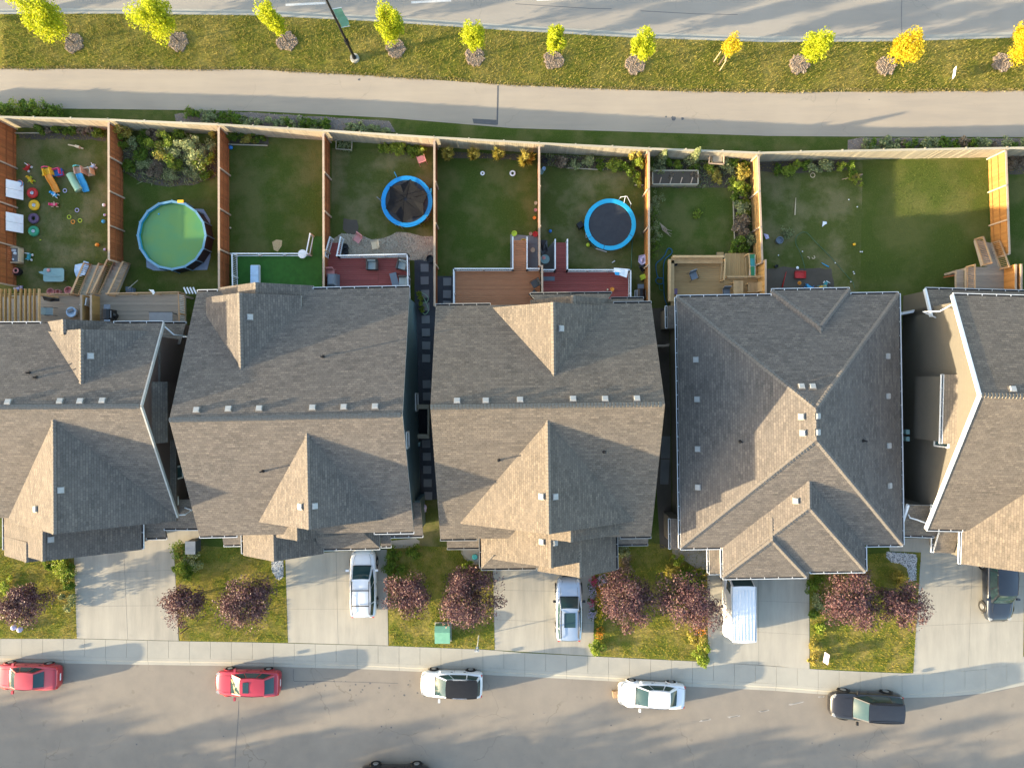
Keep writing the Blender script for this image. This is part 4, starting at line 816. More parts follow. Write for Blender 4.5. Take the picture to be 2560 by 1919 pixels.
def deckthing(lab, x0, y0, x1, y1, z, m_, dr='x', pw=.14):
    t = thing('deck', lab, 'deck', ((x0+x1)/2, (y0+y1)/2, 0), 0, 'back yard decks'); planks(t, x0, y0, x1, y1, z, m_, dr, pw); return t
def solidwall(t, p, q, z0, h_, m_, capm='wood_cap', bw=.14):
    p, q = V((p[0], p[1], z0)), V((q[0], q[1], z0)); d = q-p; l = d.length; x = d/l; n = max(1, int(l/bw)); me = boxmesh('board', (l/n-.006, .03, h_), m_)
    for i in range(n): piece('board', me, t, p+x*(l*(i+.5)/n)+V((0, 0, h_/2)), (0, 0, math.atan2(x.y, x.x)))
    MB().bar(p+V((0, 0, h_+.02)), q+V((0, 0, h_+.02)), .13, .04).part('cap_rail', capm, t)
ZD = 1.4
# leftmost house: two adjoining grey decks with stairs and pergola
p0, p1 = at(107, 738, ZD), at(228, 812, ZD)
t = deckthing('left half of the grey deck, under a timber pergola, with stairs to the toys yard', p0.x-3.6, 2.9, p1.x, p0.y, ZD, 'deck_grey')
railing(t, (p0.x, p0.y-.02), (at(193, 738, ZD).x, p0.y-.02), ZD, ZD, .95, 'wood_rail', balu=False); a = at(216, 736, ZD); b_ = at(252, 664); a.x = at(222, 736, ZD).x
stairs(t, (a.x-.15, p0.y), (at(249, 666).x, at(249, 664).y), 1.0, ZD, 'fence_pale', 'wood_rail'); solidwall(t, (p1.x, p0.y-.1), (p1.x, 3.4), ZD, 1.1, 'fence_gold')
p2 = at(462, 735, ZD)
t = deckthing('right half of the grey deck, with barbecue, table and stairs to the pool yard', p1.x+.12, 2.9, p2.x, p0.y+.05, ZD, 'deck_grey')
railing(t, (at(285, 734, ZD).x, p0.y), (p2.x, p0.y+.1), ZD, ZD, .95, 'wood_rail', balu=False); railing(t, (p2.x, p0.y+.05), (p2.x+.1, 3.4), ZD, ZD, .95, 'wood_rail', bm='white_metal')
stairs(t, (at(268, 735, ZD).x, p0.y), (at(307, 660).x, at(307, 658).y), 1.05, ZD, 'deck_grey', 'wood_rail'); solidwall(t, (p1.x+.6, p0.y-.1), (p1.x+.6, 3.4), ZD, 1.0, 'fence_gold')
t = thing('pergola', 'timber pergola of nine long slats over the leftmost deck', 'pergola', at(50, 768, 0)); zs = 3.6
for nx in (2.5, 13.5, 25, 39, 52.5, 64, 75, 86, 98): p = at(nx, 722, zs); q = at(nx, 813, zs); MB().bar((p.x, p.y, zs), (p.x, q.y, zs), .055, .2).part('slat', 'fence_gold' if nx != 98 else 'wood_raw', t)
mb = MB(); a, b_ = at(-20, 735, zs-.2), at(100, 735, zs-.2); mb.bar(a, b_, .06, .2)
for x in (a.x+.1, b_.x-.1): mb.b0(x-.06, a.y-.06, ZD, x+.06, a.y+.06, zs-.2)
mb.part('beam', 'wood_raw', t)
for k in (0, 1, 2, 3): pass
# artificial turf deck
zt = .55; a, b_ = at(592, 640, zt), at(805, 722, zt)
t = thing('deck', 'low deck covered in bright artificial turf with white railing', 'deck', (lerp(a.x, b_.x, .5), lerp(a.y, b_.y, .5), 0), 0, 'back yard decks'); yb = 6.0
MB().b0(a.x, yb, zt-.02, b_.x, a.y, zt).part('turf', 'turf', t); mb = MB().b0(a.x+.02, yb, .0, b_.x-.02, a.y-.02, zt-.02); mb.part('deck_frame', 'deck_grey', t)
c = at(778, 644, zt); railing(t, a, (c.x, a.y), zt, zt, .95, 'white_metal', 1.0, balu=False); railing(t, (a.x+.04, a.y), (a.x+.1, yb), zt, zt, .95, 'white_metal')
c2 = at(787, 592); MB().b0(c.x, a.y, .02, b_.x-.05, c2.y, .14).part('ramp', 'turf', t); railing(t, (c.x-.1, a.y), (c2.x-.05, c2.y), zt, .1, .9, 'white_metal', balu=False)
# red deck behind the second house
zr = .6; a, b_ = at(818, 645, zr), at(1023, 640, zr)
t = deckthing('red deck with white railing and wicker seats behind the second house', a.x, 5.9, lerp(a.x, b_.x, .62), a.y, zr, 'deck_red'); planks(t, lerp(a.x, b_.x, .62)+.01, 5.9, b_.x, a.y, zr, 'deck_red')
s0, s1 = at(820, 645, zr), at(850, 645, zr); sx = lerp(s0.x, s1.x, .5); f = at(836, 602)
planks(t, s0.x+.05, a.y+.02, s1.x, at(836, 607, .3).y, .35, 'deck_red'); railing(t, (s0.x, a.y), (s0.x+.3, f.y), zr, .35, .9, 'white_metal'); railing(t, (s1.x, a.y), (s1.x+.2, f.y), zr, .35, .9, 'white_metal')
railing(t, (s1.x, a.y), (b_.x, a.y+.1), zr, zr, .95, 'white_metal'); railing(t, (b_.x, a.y+.1), (b_.x+.12, 4.2), zr, zr, .95, 'white_metal')
# brown deck (middle house left) and red deck (middle house right)
zb = .6; a, b_ = at(1137, 677, zb), at(1350, 677, zb); n0, n1 = at(1282, 600, zb), at(1317, 600, zb)
t = deckthing('brown stained deck with a narrow walkway to the lawn, white railing', a.x, 4.6, b_.x, a.y, zb, 'deck_brown'); planks(t, n0.x, a.y+.01, n1.x, n0.y, zb-.02, 'deck_brown')
railing(t, (a.x, a.y), (n0.x, a.y), zb, zb, .95, 'white_metal'); railing(t, (a.x, a.y), (a.x, 4.7), zb, zb, .95, 'white_metal', balu=False); railing(t, (n1.x, a.y), (b_.x-.1, a.y), zb, zb)
railing(t, (n0.x, a.y), (n0.x, n0.y), zb, zb, .9, balu=False); railing(t, (n1.x, a.y), (n1.x, n0.y), zb, zb, .9, balu=False)
a2, b2 = at(1358, 680, zb), at(1571, 678, zb); n0, n1 = at(1386, 606, zb), at(1416, 606, zb)
t2 = deckthing('worn red deck with walkway, lattice railing and orange pot', a2.x, 4.6, b2.x, a2.y, zb, 'deck_red'); planks(t2, n0.x, a2.y+.01, n1.x, n0.y, zb-.02, 'deck_red')
for u, v in (((a2.x, a2.y), (n0.x, a2.y)), ((n1.x, a2.y), (b2.x, a2.y)), ((b2.x, a2.y), (b2.x, 4.7)), ((n0.x, a2.y), (n0.x, n0.y)), ((n1.x, a2.y), (n1.x, n0.y))): railing(t2, u, v, zb, zb, .95, 'white_metal', .1)
d0 = at(1353, 664, 1.9); solidwall(t2, (d0.x+.05, d0.y), (d0.x+.08, 4.8), zb, 1.5, 'wood_rail', 'wood_cap', .14)
# new natural deck behind the bungalow
zn = .75; a = A6(262, 470, zn); b_ = A6(1165, 1200, zn)
t = deckthing('new pale timber deck with benches behind the hip roofed house', a.x, 4.7, b_.x, a.y, zn, 'deck_natural')
c = A6(1810, 760, zn); planks(t, b_.x+.01, 5.5, c.x, A6(1200, 790, zn).y, zn, 'deck_natural'); u0, u1 = A6(1190, 365, .45), A6(1760, 770, .45)
planks(t, u0.x, A6(1200, 780, zn).y+.02, u1.x, u0.y, .45, 'deck_natural_v', 'y'); w0 = A6(1053, 345, .25)
planks(t, w0.x, A6(1100, 425, .25).y, u0.x-.02, w0.y, .25, 'deck_natural_v', 'y', .45)
mb = MB(); 
for (x0, y0, x1, y1) in ((262, 490, 1150, 490), (262, 490, 262, 1200)):
    p, q = A6(x0, y0, zn+.5), A6(x1, y1, zn+.5); d_ = V((0, .0, 0)); mb.bar(p, q, .42, .05); mb.bar(p+V((0, .2, .42)) if y0 == y1 else p+V((-.2, 0, .42)), q+V((0, .2, .42)) if y0 == y1 else q+V((-.2, 0, .42)), .16, .05)
    if y0 == y1: mb.bar(p+V((0, .22, .2)), q+V((0, .22, .2)), .04, .5); mb.bar(p+V((0, -.1, -.27)), q+V((0, -.1, -.27)), .04, .45)
    else: mb.bar(p+V((-.22, 0, .2)), q+V((-.22, 0, .2)), .04, .5); mb.bar(p+V((.1, 0, -.27)), q+V((.1, 0, -.27)), .04, .45)
mb.part('bench', 'wood_raw', t)
p, q = A6(1160, 480, zn+.9), A6(1160, 800, zn+.9); railing(t, A6(1195, 470, zn+.9), A6(1175, 820, zn+.9), zn, zn, .9, 'wood_raw', .14, .1, False); railing(t, A6(1240, 772, zn+.9), A6(1830, 768, zn+.9), zn, zn, .9, 'wood_raw', .14, .1, False)
r0 = A6(1590, 390, .45+.9); railing(t, A6(1600, 380, 1.3), A6(1625, 760, 1.3), .45, .45, .9, 'wood_raw', .3, .08, False)
p, q = A6(1900, 470, 2.3), A6(1905, 1110, 2.3); solidwall(t, (p.x, p.y), (q.x, 4.6), .2, 2.0, 'fence_gold', 'wood_cap')
# weathered deck of the rightmost house
zw = 1.7; a = A8(1075, 690, zw); b_ = A8(1790, 700, zw)
t = deckthing('weathered grey deck with slanting stairs and stained privacy screen', a.x, 6.2, b_.x+1.4, a.y, zw, 'deck_grey'); planks(t, A8(880, 740, zw-.25).x, 6.4, a.x-.02, A8(870, 745, zw-.25).y, zw-.25, 'deck_grey')
top = A8(1545, 690, zw); ft = A8(1345, 190); stairs(t, (top.x+.1, a.y), (ft.x+.15, ft.y), 1.15, zw, 'deck_grey', 'wood_rail', (1, 1)); 
solidwall(t, (b_.x+.1, a.y), (b_.x+.1, 6.3), zw-.2, 1.3, 'fence_orange'); q = A8(2150, 690, zw+1.2); solidwall(t, (q.x, a.y), (q.x, 6.3), zw-.5, 1.7, 'fence_orange'); railing(t, (a.x, a.y), (a.x, 6.4), zw, zw, .9, 'wood_rail'); 
p, q = A8(620, 895, .5), A8(860, 850, .9); mb = MB(); mb.bar(p, q, .09, .2); mb.part('brace', 'fence_brown', t)

# ================================================================ YARD THINGS
def pool():
    c = at(429, 588, 1.22); c.z = 0; r = 2.44; n = 16; t = thing('swimming_pool', 'round above ground pool full of green water', 'pool', c)
    MB().lathe(c, [(r, 0), (r-.04, 1.16)], n).part('wall', 'pool_wall', t); MB().lathe(c, [(r-.12, 1.18), (r-.14, .3)], n).part('liner', 'liner_blue', t)
    for i in range(n):
        a0, a1 = 2*math.pi*i/n, 2*math.pi*(i+1)/n; mb = MB(); p = c+V((math.cos(a0)*(r-.06), math.sin(a0)*(r-.06), 1.2)); q = c+V((math.cos(a1)*(r-.06), math.sin(a1)*(r-.06), 1.2)); mb.bar(p, q, .15, .05)
        o_ = V((math.cos(a0), math.sin(a0), 0)); mb.bar(c+o_*(r+.03), c+o_*(r+.03)+V((0, 0, 1.2)), .06, .06); mb.part('rim_section', 'pool_rim', t)
    mb = MB(); mb.lathe(c, [(r-.125, .98), (.001, .98)], n*2); mb.part('water', 'pool_water', t)
    p = [cr(0, 1, x, y) for x, y in [(1262, 560), (1268, 650), (1330, 678), (1440, 680), (1790, 672), (1818, 560), (1815, 240), (1760, 150), (1690, 145), (1500, 200), (1300, 300)]]
    mb = MB(); mb.prism(p, .0, .03); solo(mb, 'ground_sheet', 'tarp', 'crumpled blue grey ground sheet spread under the pool', 'tarp')
    mb = MB(); q = cr(0, 1, 1560, 82, 1.2); mb.box(q+V((0, 0, 0)), (.42, .2, .1)); mb.box(q+V((-.12, -.08, -.2)), (.12, .06, .4)); mb.box(q+V((.12, -.08, -.2)), (.12, .06, .4)); solo(mb, 'pool_float', 'plastic_yellow', 'small yellow float hooked on the far rim of the pool', 'pool toy')
    mb = MB().ball(cr(0, 1, 1372, 190, .98), .06); solo(mb, 'chlorine_floater', 'plastic_sky', 'tiny blue floater on the green pool water', 'pool toy', smooth=True)
pool()
def trampoline(c, r, lab, pad, net=False):
    t = thing('trampoline', lab, 'trampoline', c); z = .88
    mb = MB(); mb.lathe(c, [(r, z-.03), (r, z+.02), (r-.02, z+.04), (r-.3, z+.035), (r-.31, z)], 40); mb.part('pad', pad, t, smooth=False)
    MB().lathe(c, [(r-.27, z+.0), (r*.5, z-.015), (.001, z-.02)], 40).part('mat', 'trampoline_mat', t); MB().torus(c+V((0, 0, z-.08)), r-.05, .03, 40, 6).part('ring', 'rim_metal', t)
    for i in range(4):
        a = R(45+90*i); mb = MB(); ps = [c+V((math.cos(a+k)*(r-.05), math.sin(a+k)*(r-.05), zz_)) for k, zz_ in ((-.28, z-.08), (-.26, .04), (.26, .04), (.28, z-.08))]; mb.tube(ps, .022, 6); mb.part('leg', 'rim_metal', t)
    if net:
        mb = MB(); n = 6; P = [c+V((math.cos(R(60*i+20))*(r-.25), math.sin(R(60*i+20))*(r-.25), z+.12)) for i in range(n)]; q = c+V((-.1, .15, z+.07))
        for i in range(n):
            a, b_ = P[i], P[(i+1) % n]; pk = lerp(a, b_, .5)+(c-lerp(a, b_, .5))*.12; pk.z = z+.20 if i % 2 else z+.14; mid = lerp(pk, q, .55); mid.z = z+.09
            mb.add([a, pk, b_, mid, q+V((.1*math.cos(i), .1*math.sin(i), 0))], [(0, 1, 3), (1, 2, 3), (0, 3, 4), (3, 2, 4)])
        mb.part('safety_net', 'net', t)
        for a in (R(112), R(178), R(258), R(20), R(320)):
            o_ = V((math.cos(a), math.sin(a), 0)); mb = MB(); p = c+o_*(r+.02); mb.tube([p+V((0, 0, .1)), p+V((0, 0, z+.1)), p+o_*.1+V((0, 0, z+.9))], .025, 6); mb.part('net_pole', 'pad_blue' if a < 2.5 else 'rim_metal', t)
    else:
        for a in (R(-28), R(212), R(255)):
            o_ = V((math.cos(a), math.sin(a), 0)); MB().bar(c+o_*(r-.3)+V((0, 0, z+.045)), c+o_*r+V((0, 0, z+.045)), .03, .01).part('pad_strap', 'plastic_darkgrey', t)
        mb = MB(); a = R(62); e = [c+V((math.cos(a+k)*(r+d_), math.sin(a+k)*(r+d_), z_)) for k, d_, z_ in ((-.42, .05, .05), (-.30, .25, .9), (-.05, .42, 1.1), (.12, .25, .9), (.16, .0, .7))]; mb.tube(e, .02, 6); mb.tube([c+V((math.cos(a-.1)*(r-.1), math.sin(a-.1)*(r-.1), z)), c+V((math.cos(a)*(r+.4), math.sin(a)*(r+.4), 1.08))], .02, 6); mb.part('ladder', 'white_metal', t)
        mb = MB(); p, q = A5(1270, 340, .3), A5(1420, 385, .3); mb.bar(p, q, .05, .03); p, q = A5(1130, 130, .4), A5(1136, 195, .4); mb.bar(p, q, .03, .03); mb.part('frame_bar', 'white_metal', t)
c = at(1017, 503.5, .9); c.z = 0; trampoline(c, 1.82, 'blue rimmed trampoline with its black safety net collapsed inside', 'pad_blue', True)
c = at(1525.5, 561, .9); c.z = 0; trampoline(c, 1.83, 'open trampoline with cyan pad and bare black mat', 'pad_cyan')

# tyres and buckets
TY = [(665, 820, 'red', 'red painted tyre with a white bucket inside, top of the row'), (700, 1060, 'yellow', 'yellow painted tyre with a white bucket inside'), (690, 1320, 'purple', 'dark purple painted empty tyre in the row'), (690, 1570, 'green', 'green painted tyre holding a white bucket, bottom of the row')]
for x, y, cc, lab in TY:
    p = A1(x, y); mb = MB(); mb.torus(p+V((0, 0, .13)), .26, .13, 28, 10); solo(mb, 'tyre', 'plastic_'+cc, lab, 'tyre', 'painted tyres along the left fence', smooth=True)
    if cc != 'purple': mb = MB(); mb.lathe(p+V((0, 0, 0)), [(.001, 0), (.10, 0), (.12, .2), (.10, .2), (.09, .06), (.001, .06)], 16); mb.ball(p+V((.02, -.01, .12)), .08, 8, .6); solo(mb, 'bucket', 'plastic_white', f'white bucket sitting in the {cc} tyre', 'bucket')
for x, y, cc, lab in [(1525, 1150, 'lilac', 'pale mauve toss ring, furthest from the house'), (1370, 1285, 'lime', 'lime toss ring on the left'), (1445, 1380, 'orange', 'orange toss ring among the lime ones'), (1585, 1355, 'lime', 'lime toss ring on the right'), (1285, 765, 'lilac', 'small grey ring next to the orange slide')]:
    p = A1(x, y); solo(MB().torus(p+V((0, 0, .03)), .13, .028, 20, 6), 'toss_ring', 'plastic_'+cc, lab, 'ring toy', 'toss rings on the lawn', smooth=True)
def ball(p, r, cc, lab): solo(MB().ball(p+V((0, 0, r)), r, 14), 'ball', 'plastic_'+cc, lab, 'ball', 'balls lying in the yards', smooth=True)
ball(A1(868, 465), .09, 'yellow', 'small yellow ball near the yellow slide'); ball(A2(1940, 260), .14, 'orange', 'orange ball near the brown fence'); ball(A1(2070, 1055), .12, 'white', 'white ball at the foot of the fence, upper one')
ball(A1(2085, 1250), .10, 'lilac', 'pale grey ball at the foot of the fence'); ball(A1(2065, 1380), .14, 'sky', 'blue ball at the foot of the brown fence'); ball(A2(2085, 350), .10, 'lilac', 'pale ball nearest the stairs along the fence')
ball(cr(0, 0, 2000, 1280), .15, 'blue', 'blue ball in the corner of the plain lawn'); ball(cr(2, 1, 655, 460), .15, 'lime', 'lime ball in front of the open trampoline'); ball(cr(2, 1, 330, 340), .12, 'blue', 'blue ball between thin fence and open trampoline'); ball(cr(3, 1, 740, 455), .11, 'yellow', 'yellow ball on the littered lawn'); ball(cr(0, 1, 1993, 312), .07, 'cream', 'tiny cream ball near the brown fence of the plain lawn'); ball(cr(0, 1, 352, 415), .05, 'lime', 'tiny lime ball below the green tyre')
for i, (x, y) in enumerate([(768, 130), (795, 517), (810, 517), (735, 690), (742, 706), (712, 776), (578, 613), (695, 68), (295, 515), (148, 383), (88, 547)]):
    lab = ['white golf ball on the seam between the two lawns', 'left of the two touching white balls on the lawn', 'right of the two touching white balls on the lawn', 'upper white ball of the pair near the house', 'lower white ball of the pair near the house', 'white ball closest to the hip roofed house', 'white ball beside the thin hose', 'white ball high up the seam between lawns', 'white ball beside the tangled hose', 'white ball near the grey tub', 'white ball near the golden fence'][i]
    solo(MB().ball(cr(3, 1, x, y)+V((0, 0, .05)), .05, 8), 'small_ball', 'plastic_white', lab, 'ball', 'small white balls on the littered lawn', smooth=True)

# toddler slides, tunnel and other toys
def slide_toy(p, rz, cs, lab):
    t = thing('toddler_slide', lab, 'toy slide', p, rz); A, B, C_, D = cs
    mb = MB(); pr = [(-.55, .62), (-.25, .5), (.1, .22), (.55, .06), (.62, .07)]
    for (x0, z0), (x1, z1) in zip(pr, pr[1:]): mb.bar((-.02, x0 and -x0, z0), (-.02, -x1, z1), .40, .04); mb.bar((-.22, -x0, z0+.05), (-.22, -x1, z1+.05), .05, .12); mb.bar((.18, -x0, z0+.05), (.18, -x1, z1+.05), .05, .12)
    mb.part('chute', 'plastic_'+A, t, local=True); mb = MB(); mb.b0(-.26, .5, 0, -.2, 1.0, .85); mb.b0(.2, .5, 0, .26, 1.0, .85); mb.b0(-.2, .52, .55, .2, 1.0, .6); mb.part('side_panel', 'plastic_'+B, t, local=True)
    mb = MB(); 
    for z in (.15, .35): mb.b0(-.2, .96, z, .2, 1.04, z+.06)
    mb.tube([(-.23, .98, .85), (-.1, .98, 1.05), (.1, .98, 1.05), (.23, .98, .85)], .035, 6); mb.part('ladder', 'plastic_'+C_, t, local=True)
    mb = MB(); mb.b0(.26, .45, .02, .75, .9, .05); mb.b0(.70, .45, .02, .76, .9, .6); mb.b0(.26, .86, .02, .76, .92, .55); mb.part('play_panel', 'plastic_'+D, t, local=True); return t
slide_toy(A1(1105, 640), R(14), ('orange', 'yellow', 'pink', 'pink'), 'orange toddler slide with yellow side and pink arch'); slide_toy(A1(1700, 620), R(10), ('sky', 'tan', 'teal', 'cream'), 'blue toddler slide with tan playhouse panels')
mb = MB(); p, q = A1(1385, 440, .25), A1(1565, 760, .25); mb.cyl(p, q, .27, n=20, cap=False); mb.cyl(q, q+(q-p)*.001, .27, .2, n=20, cap=False); mb.tube([p, lerp(p, q, .5)+V((-.04, 0, .02)), q], .25, 16, rs=[.26, .24, .26]); solo(mb, 'play_tunnel', 'plastic_mint', 'pale green play tunnel lying beside the blue slide', 'play tunnel', smooth=True)
mb = MB(); p = A1(1165, 430); mb.box(p+V((0, 0, .3)), (.85, .5, .06), R(8)); mb.box(p+V((-.3, .1, .15)), (.08, .4, .3), R(8)); mb.box(p+V((.3, .1, .15)), (.08, .4, .3), R(8)); solo(mb, 'toy_table', 'plastic_blue', 'dark blue toy table behind the pink arch', 'toy table')
def ride(p, rz, c1, c2, lab, cat='ride on toy'):
    t = thing('ride_on_toy', lab, cat, p, rz, 'ride on toys'); mb = MB(); mb.box((0, 0, .24), (.42, .17, .16)); mb.box((.2, 0, .32), (.14, .15, .14)); mb.box((-.2, 0, .36), (.06, .16, .2)); mb.part('body', 'plastic_'+c1, t, local=True)
    mb = MB()
    for x in (-.18, .18):
        for y in (-.12, .12): mb.cyl((x, y-.02, .09), (x, y+.02, .09), .09, n=12)
    mb.part('wheels', 'plastic_'+c2, t, local=True); mb = MB(); mb.tube([(.2, -.16, .5), (.2, .16, .5)], .02, 6); mb.cyl((.2, 0, .3), (.2, 0, .5), .02); mb.part('handlebar', 'plastic_'+c2, t, local=True)
ride(A1(585, 330), R(55), 'red', 'white', 'small red ride on car with white wheels'); ride(A1(640, 560), R(-50), 'yellow', 'lime', 'yellow tricycle tipped on the lawn'); ride(A1(1110, 850), R(-35), 'sky', 'white', 'blue and white rocking animal near the slide'); ride(A1(1100, 1055), R(0), 'pink', 'cream', 'pink rocking animal with cream handles'); ride(A1(1855, 320), R(30), 'paleblue', 'white', 'pale blue toy car near the fence'); ride(A2(615, 500), R(80), 'teal', 'white', 'tiny teal toy near the sand table')
ride(A2(420, 1120), R(20), 'lilac', 'purple', 'lilac and purple ride on toy by the pergola')
for p_, lab in ((A1(185, 800), 'white folding table leaning on the left fence, upper one'), (A1(225, 1440), 'white folding table leaning on the left fence, lower one')):
    t = thing('folding_table', lab, 'table', (-35.3, p_.y, 0), 0, 'white tables leaning on the fence'); hh = .62 if 'upper' in lab else .66
    for s_ in (-1, 1): mb = MB(); mb.box((0, s_*hh*.5, .72), (.06, hh-.02, 1.1), tilt=Matrix.Rotation(R(-30), 3, 'Y')); mb.part('panel', 'plastic_white', t, local=True)
    MB().box((-.08, 0, .5), (.03, hh*1.9, .8), tilt=Matrix.Rotation(R(-30), 3, 'Y')).part('frame', 'plastic_slate', t, local=True)
t = thing('toy_basket', 'round striped basket toy hanging on the left fence', 'basket', A1(390, 620, .4)); mb = MB(); mb.lathe((0, 0, 0), [(.001, -.2), (.16, -.2), (.24, 0), (.2, 0), (.001, -.05)], 16); mb.part('bowl', 'plastic_sky', t, local=True); MB().torus((0, 0, .02), .22, .03, 16, 6).part('rim', 'plastic_salmon', t, local=True)
t = thing('sand_table', 'blue and grey sand and water table with toys inside', 'play table', A2(375, 480)); mb = MB()
mb.b0(-.42, -.55, .1, -.34, .55, .6); mb.b0(.34, -.55, .1, .42, .55, .6); mb.b0(-.42, -.57, .1, .42, -.5, .6); mb.b0(-.42, .5, .1, .42, .57, .6); mb.part('rim', 'plastic_cream', t, local=True)
MB().b0(-.58, -.5, .05, -.43, .5, .56).part('side_tray', 'plastic_teal', t, local=True); MB().b0(-.34, -.5, .2, .34, .5, .42).part('basin', 'plastic_grey', t, local=True); mb = MB(); mb.ball((.05, .12, .46), .12); mb.ball((-.1, -.3, .46), .07); mb.box((-.1, .35, .46), (.4, .18, .06)); mb.part('toy', 'plastic_white', t, local=True)
t = thing('flower_pot', 'pale pink flower pot in a dark tub by the left fence', 'flower pot', A2(390, 790)); MB().lathe((0, 0, 0), [(.001, 0), (.24, 0), (.3, .3), (.25, .3), (.001, .2)], 18).part('tub', 'plastic_black', t, local=True); MB().torus((-.03, .05, .36), .16, .05, 16, 6).part('pot', 'plastic_salmon', t, local=True)
mb = MB(); mb.box(A2(310, 790)+V((0, 0, .12)), (.2, .3, .24), R(10)); solo(mb, 'toy_box', 'plastic_blue', 'small dark blue toy box next to the flower pot', 'toy')
t = thing('glass_table', 'low rectangular glass garden table with a scarf across it', 'table', A2(1140, 865)); x, y = .74, .48
MB().prism([(-x+.1, -y), (x-.1, -y), (x, -y+.1), (x, y-.1), (x-.1, y), (-x+.1, y), (-x, y-.1), (-x, -y+.1)], .43, .45).part('table_top', 'plastic_glassgreen', t, local=True); mb = MB()
for a in (-x+.12, x-.12):
    for b_ in (-y+.12, y-.12): mb.cyl((a, b_, 0), (a, b_, .43), .02, n=8)
mb.part('legs', 'rim_metal', t, local=True)
mb = MB(); P = [A2(*q, .47) for q in [(760, 785), (830, 770), (900, 800), (1000, 825), (1120, 850), (1200, 880), (1100, 880), (940, 865), (850, 835), (790, 815)]]; mb.prism(P, .455, .485); solo(mb, 'scarf', 'plastic_glassgreen', 'grey green scarf trailing off the glass table', 'cloth')
mb = MB(); mb.ball(A2(965, 755, .45)+V((0, 0, .05)), .13, 10, .5); solo(mb, 'toy', 'plastic_salmon', 'salmon pink toy at the edge of the glass table', 'toy')
def cloth(P, z, cc, lab, amp=.06, name='tarp'):
    P = [V(p) for p in P]; c = sum(P, V((0, 0, 0)))/len(P); mb = MB(); n = len(P); vv = [c+V((0, 0, amp))]
    for k in (.5, 1): vv += [V((lerp(c.x, p.x, k), lerp(c.y, p.y, k), p.z+random.uniform(0, amp))) for p in P]
    mb.add([V((v.x, v.y, v.z+z)) for v in vv]+[V((v.x, v.y, v.z+z-.015)) for v in vv[1+n:]], [(0, 1+i, 1+(i+1) % n) for i in range(n)]+[(1+i, 1+n+i, 1+n+(i+1) % n, 1+(i+1) % n) for i in range(n)]+[(1+n+i, 1+2*n+i, 1+2*n+(i+1) % n, 1+n+(i+1) % n) for i in range(n)]); solo(mb, name, cc, lab, 'cloth')
cloth([A2(*q) for q in [(1525, 660), (1700, 625), (1710, 585), (1800, 610), (1790, 700), (1740, 860), (1550, 900), (1530, 800), (1510, 760)]], .25, 'plastic_paleblue', 'pale blue folded sheet draped beside the stairs', .12)
for i, (x, y, r) in enumerate([(1045, 1190, .26), (1190, 1190, .18), (1400, 1165, .30)]): mb = MB(); mb.lathe(A2(x, y), [(.001, 0), (r*.8, 0), (r, .3), (r-.03, .3), (r*.75, .04), (.001, .04)], 20); solo(mb, 'tub', 'plastic_salmon', ['pink tub at the left of the row under the deck rail', 'small pink tub in the middle of the row', 'large pink tub nearest the stairs'][i], 'tub', 'pink tubs by the deck')
mb = MB(); mb.tube([cr(0, 0, 590, 1250, .1), cr(0, 0, 650, 1262, .15), cr(0, 0, 720, 1285, .1)], .05, 6); mb.box(cr(0, 0, 670, 1268, .2), (.3, .16, .2), R(-15)); solo(mb, 'scooter', 'plastic_cream', 'white and black scooter lying near the rear fence', 'scooter')

# deck furniture
def armchair(p, rz, lab, z=.6):
    t = thing('armchair', lab, 'armchair', V((p.x, p.y, z)), rz, 'wicker armchairs on the red deck'); mb = MB(); mb.b0(-.38, -.38, 0, .38, .38, .28); mb.b0(-.38, .28, .28, .38, .4, .72); mb.b0(-.4, -.38, .28, -.28, .3, .55); mb.b0(.28, -.38, .28, .4, .3, .55); mb.part('frame', 'wicker', t, local=True)
    mb = MB(); mb.box((0, -.05, .34), (.54, .58, .14)); mb.box((0, .24, .5), (.54, .14, .36), tilt=Matrix.Rotation(R(-12), 3, 'X')); mb.part('cushion', 'cushion_grey', t, local=True)
armchair(A4(1040, 700, .9), R(0), 'wicker armchair with pale cushion in the middle of the red deck'); armchair(A4(1565, 700, .9), R(-15), 'wicker armchair in the corner of the white railing'); armchair(A4(1590, 990, .9), R(-90), 'wicker armchair facing left against the right railing')
t = thing('coffee_table', 'dark slate coffee table standing slantwise on the red deck', 'table', V((A4(1425, 975, 1).x, A4(1425, 975, 1).y, .6)), R(14)); MB().b0(-.24, -.55, .38, .24, .55, .43).part('table_top', 'plastic_slate', t, local=True); mb = MB(); [mb.b0(a-.03, b_-.03, 0, a+.03, b_+.03, .38) for a in (-.2, .2) for b_ in (-.5, .5)]; mb.part('legs', 'plastic_darkgrey', t, local=True)
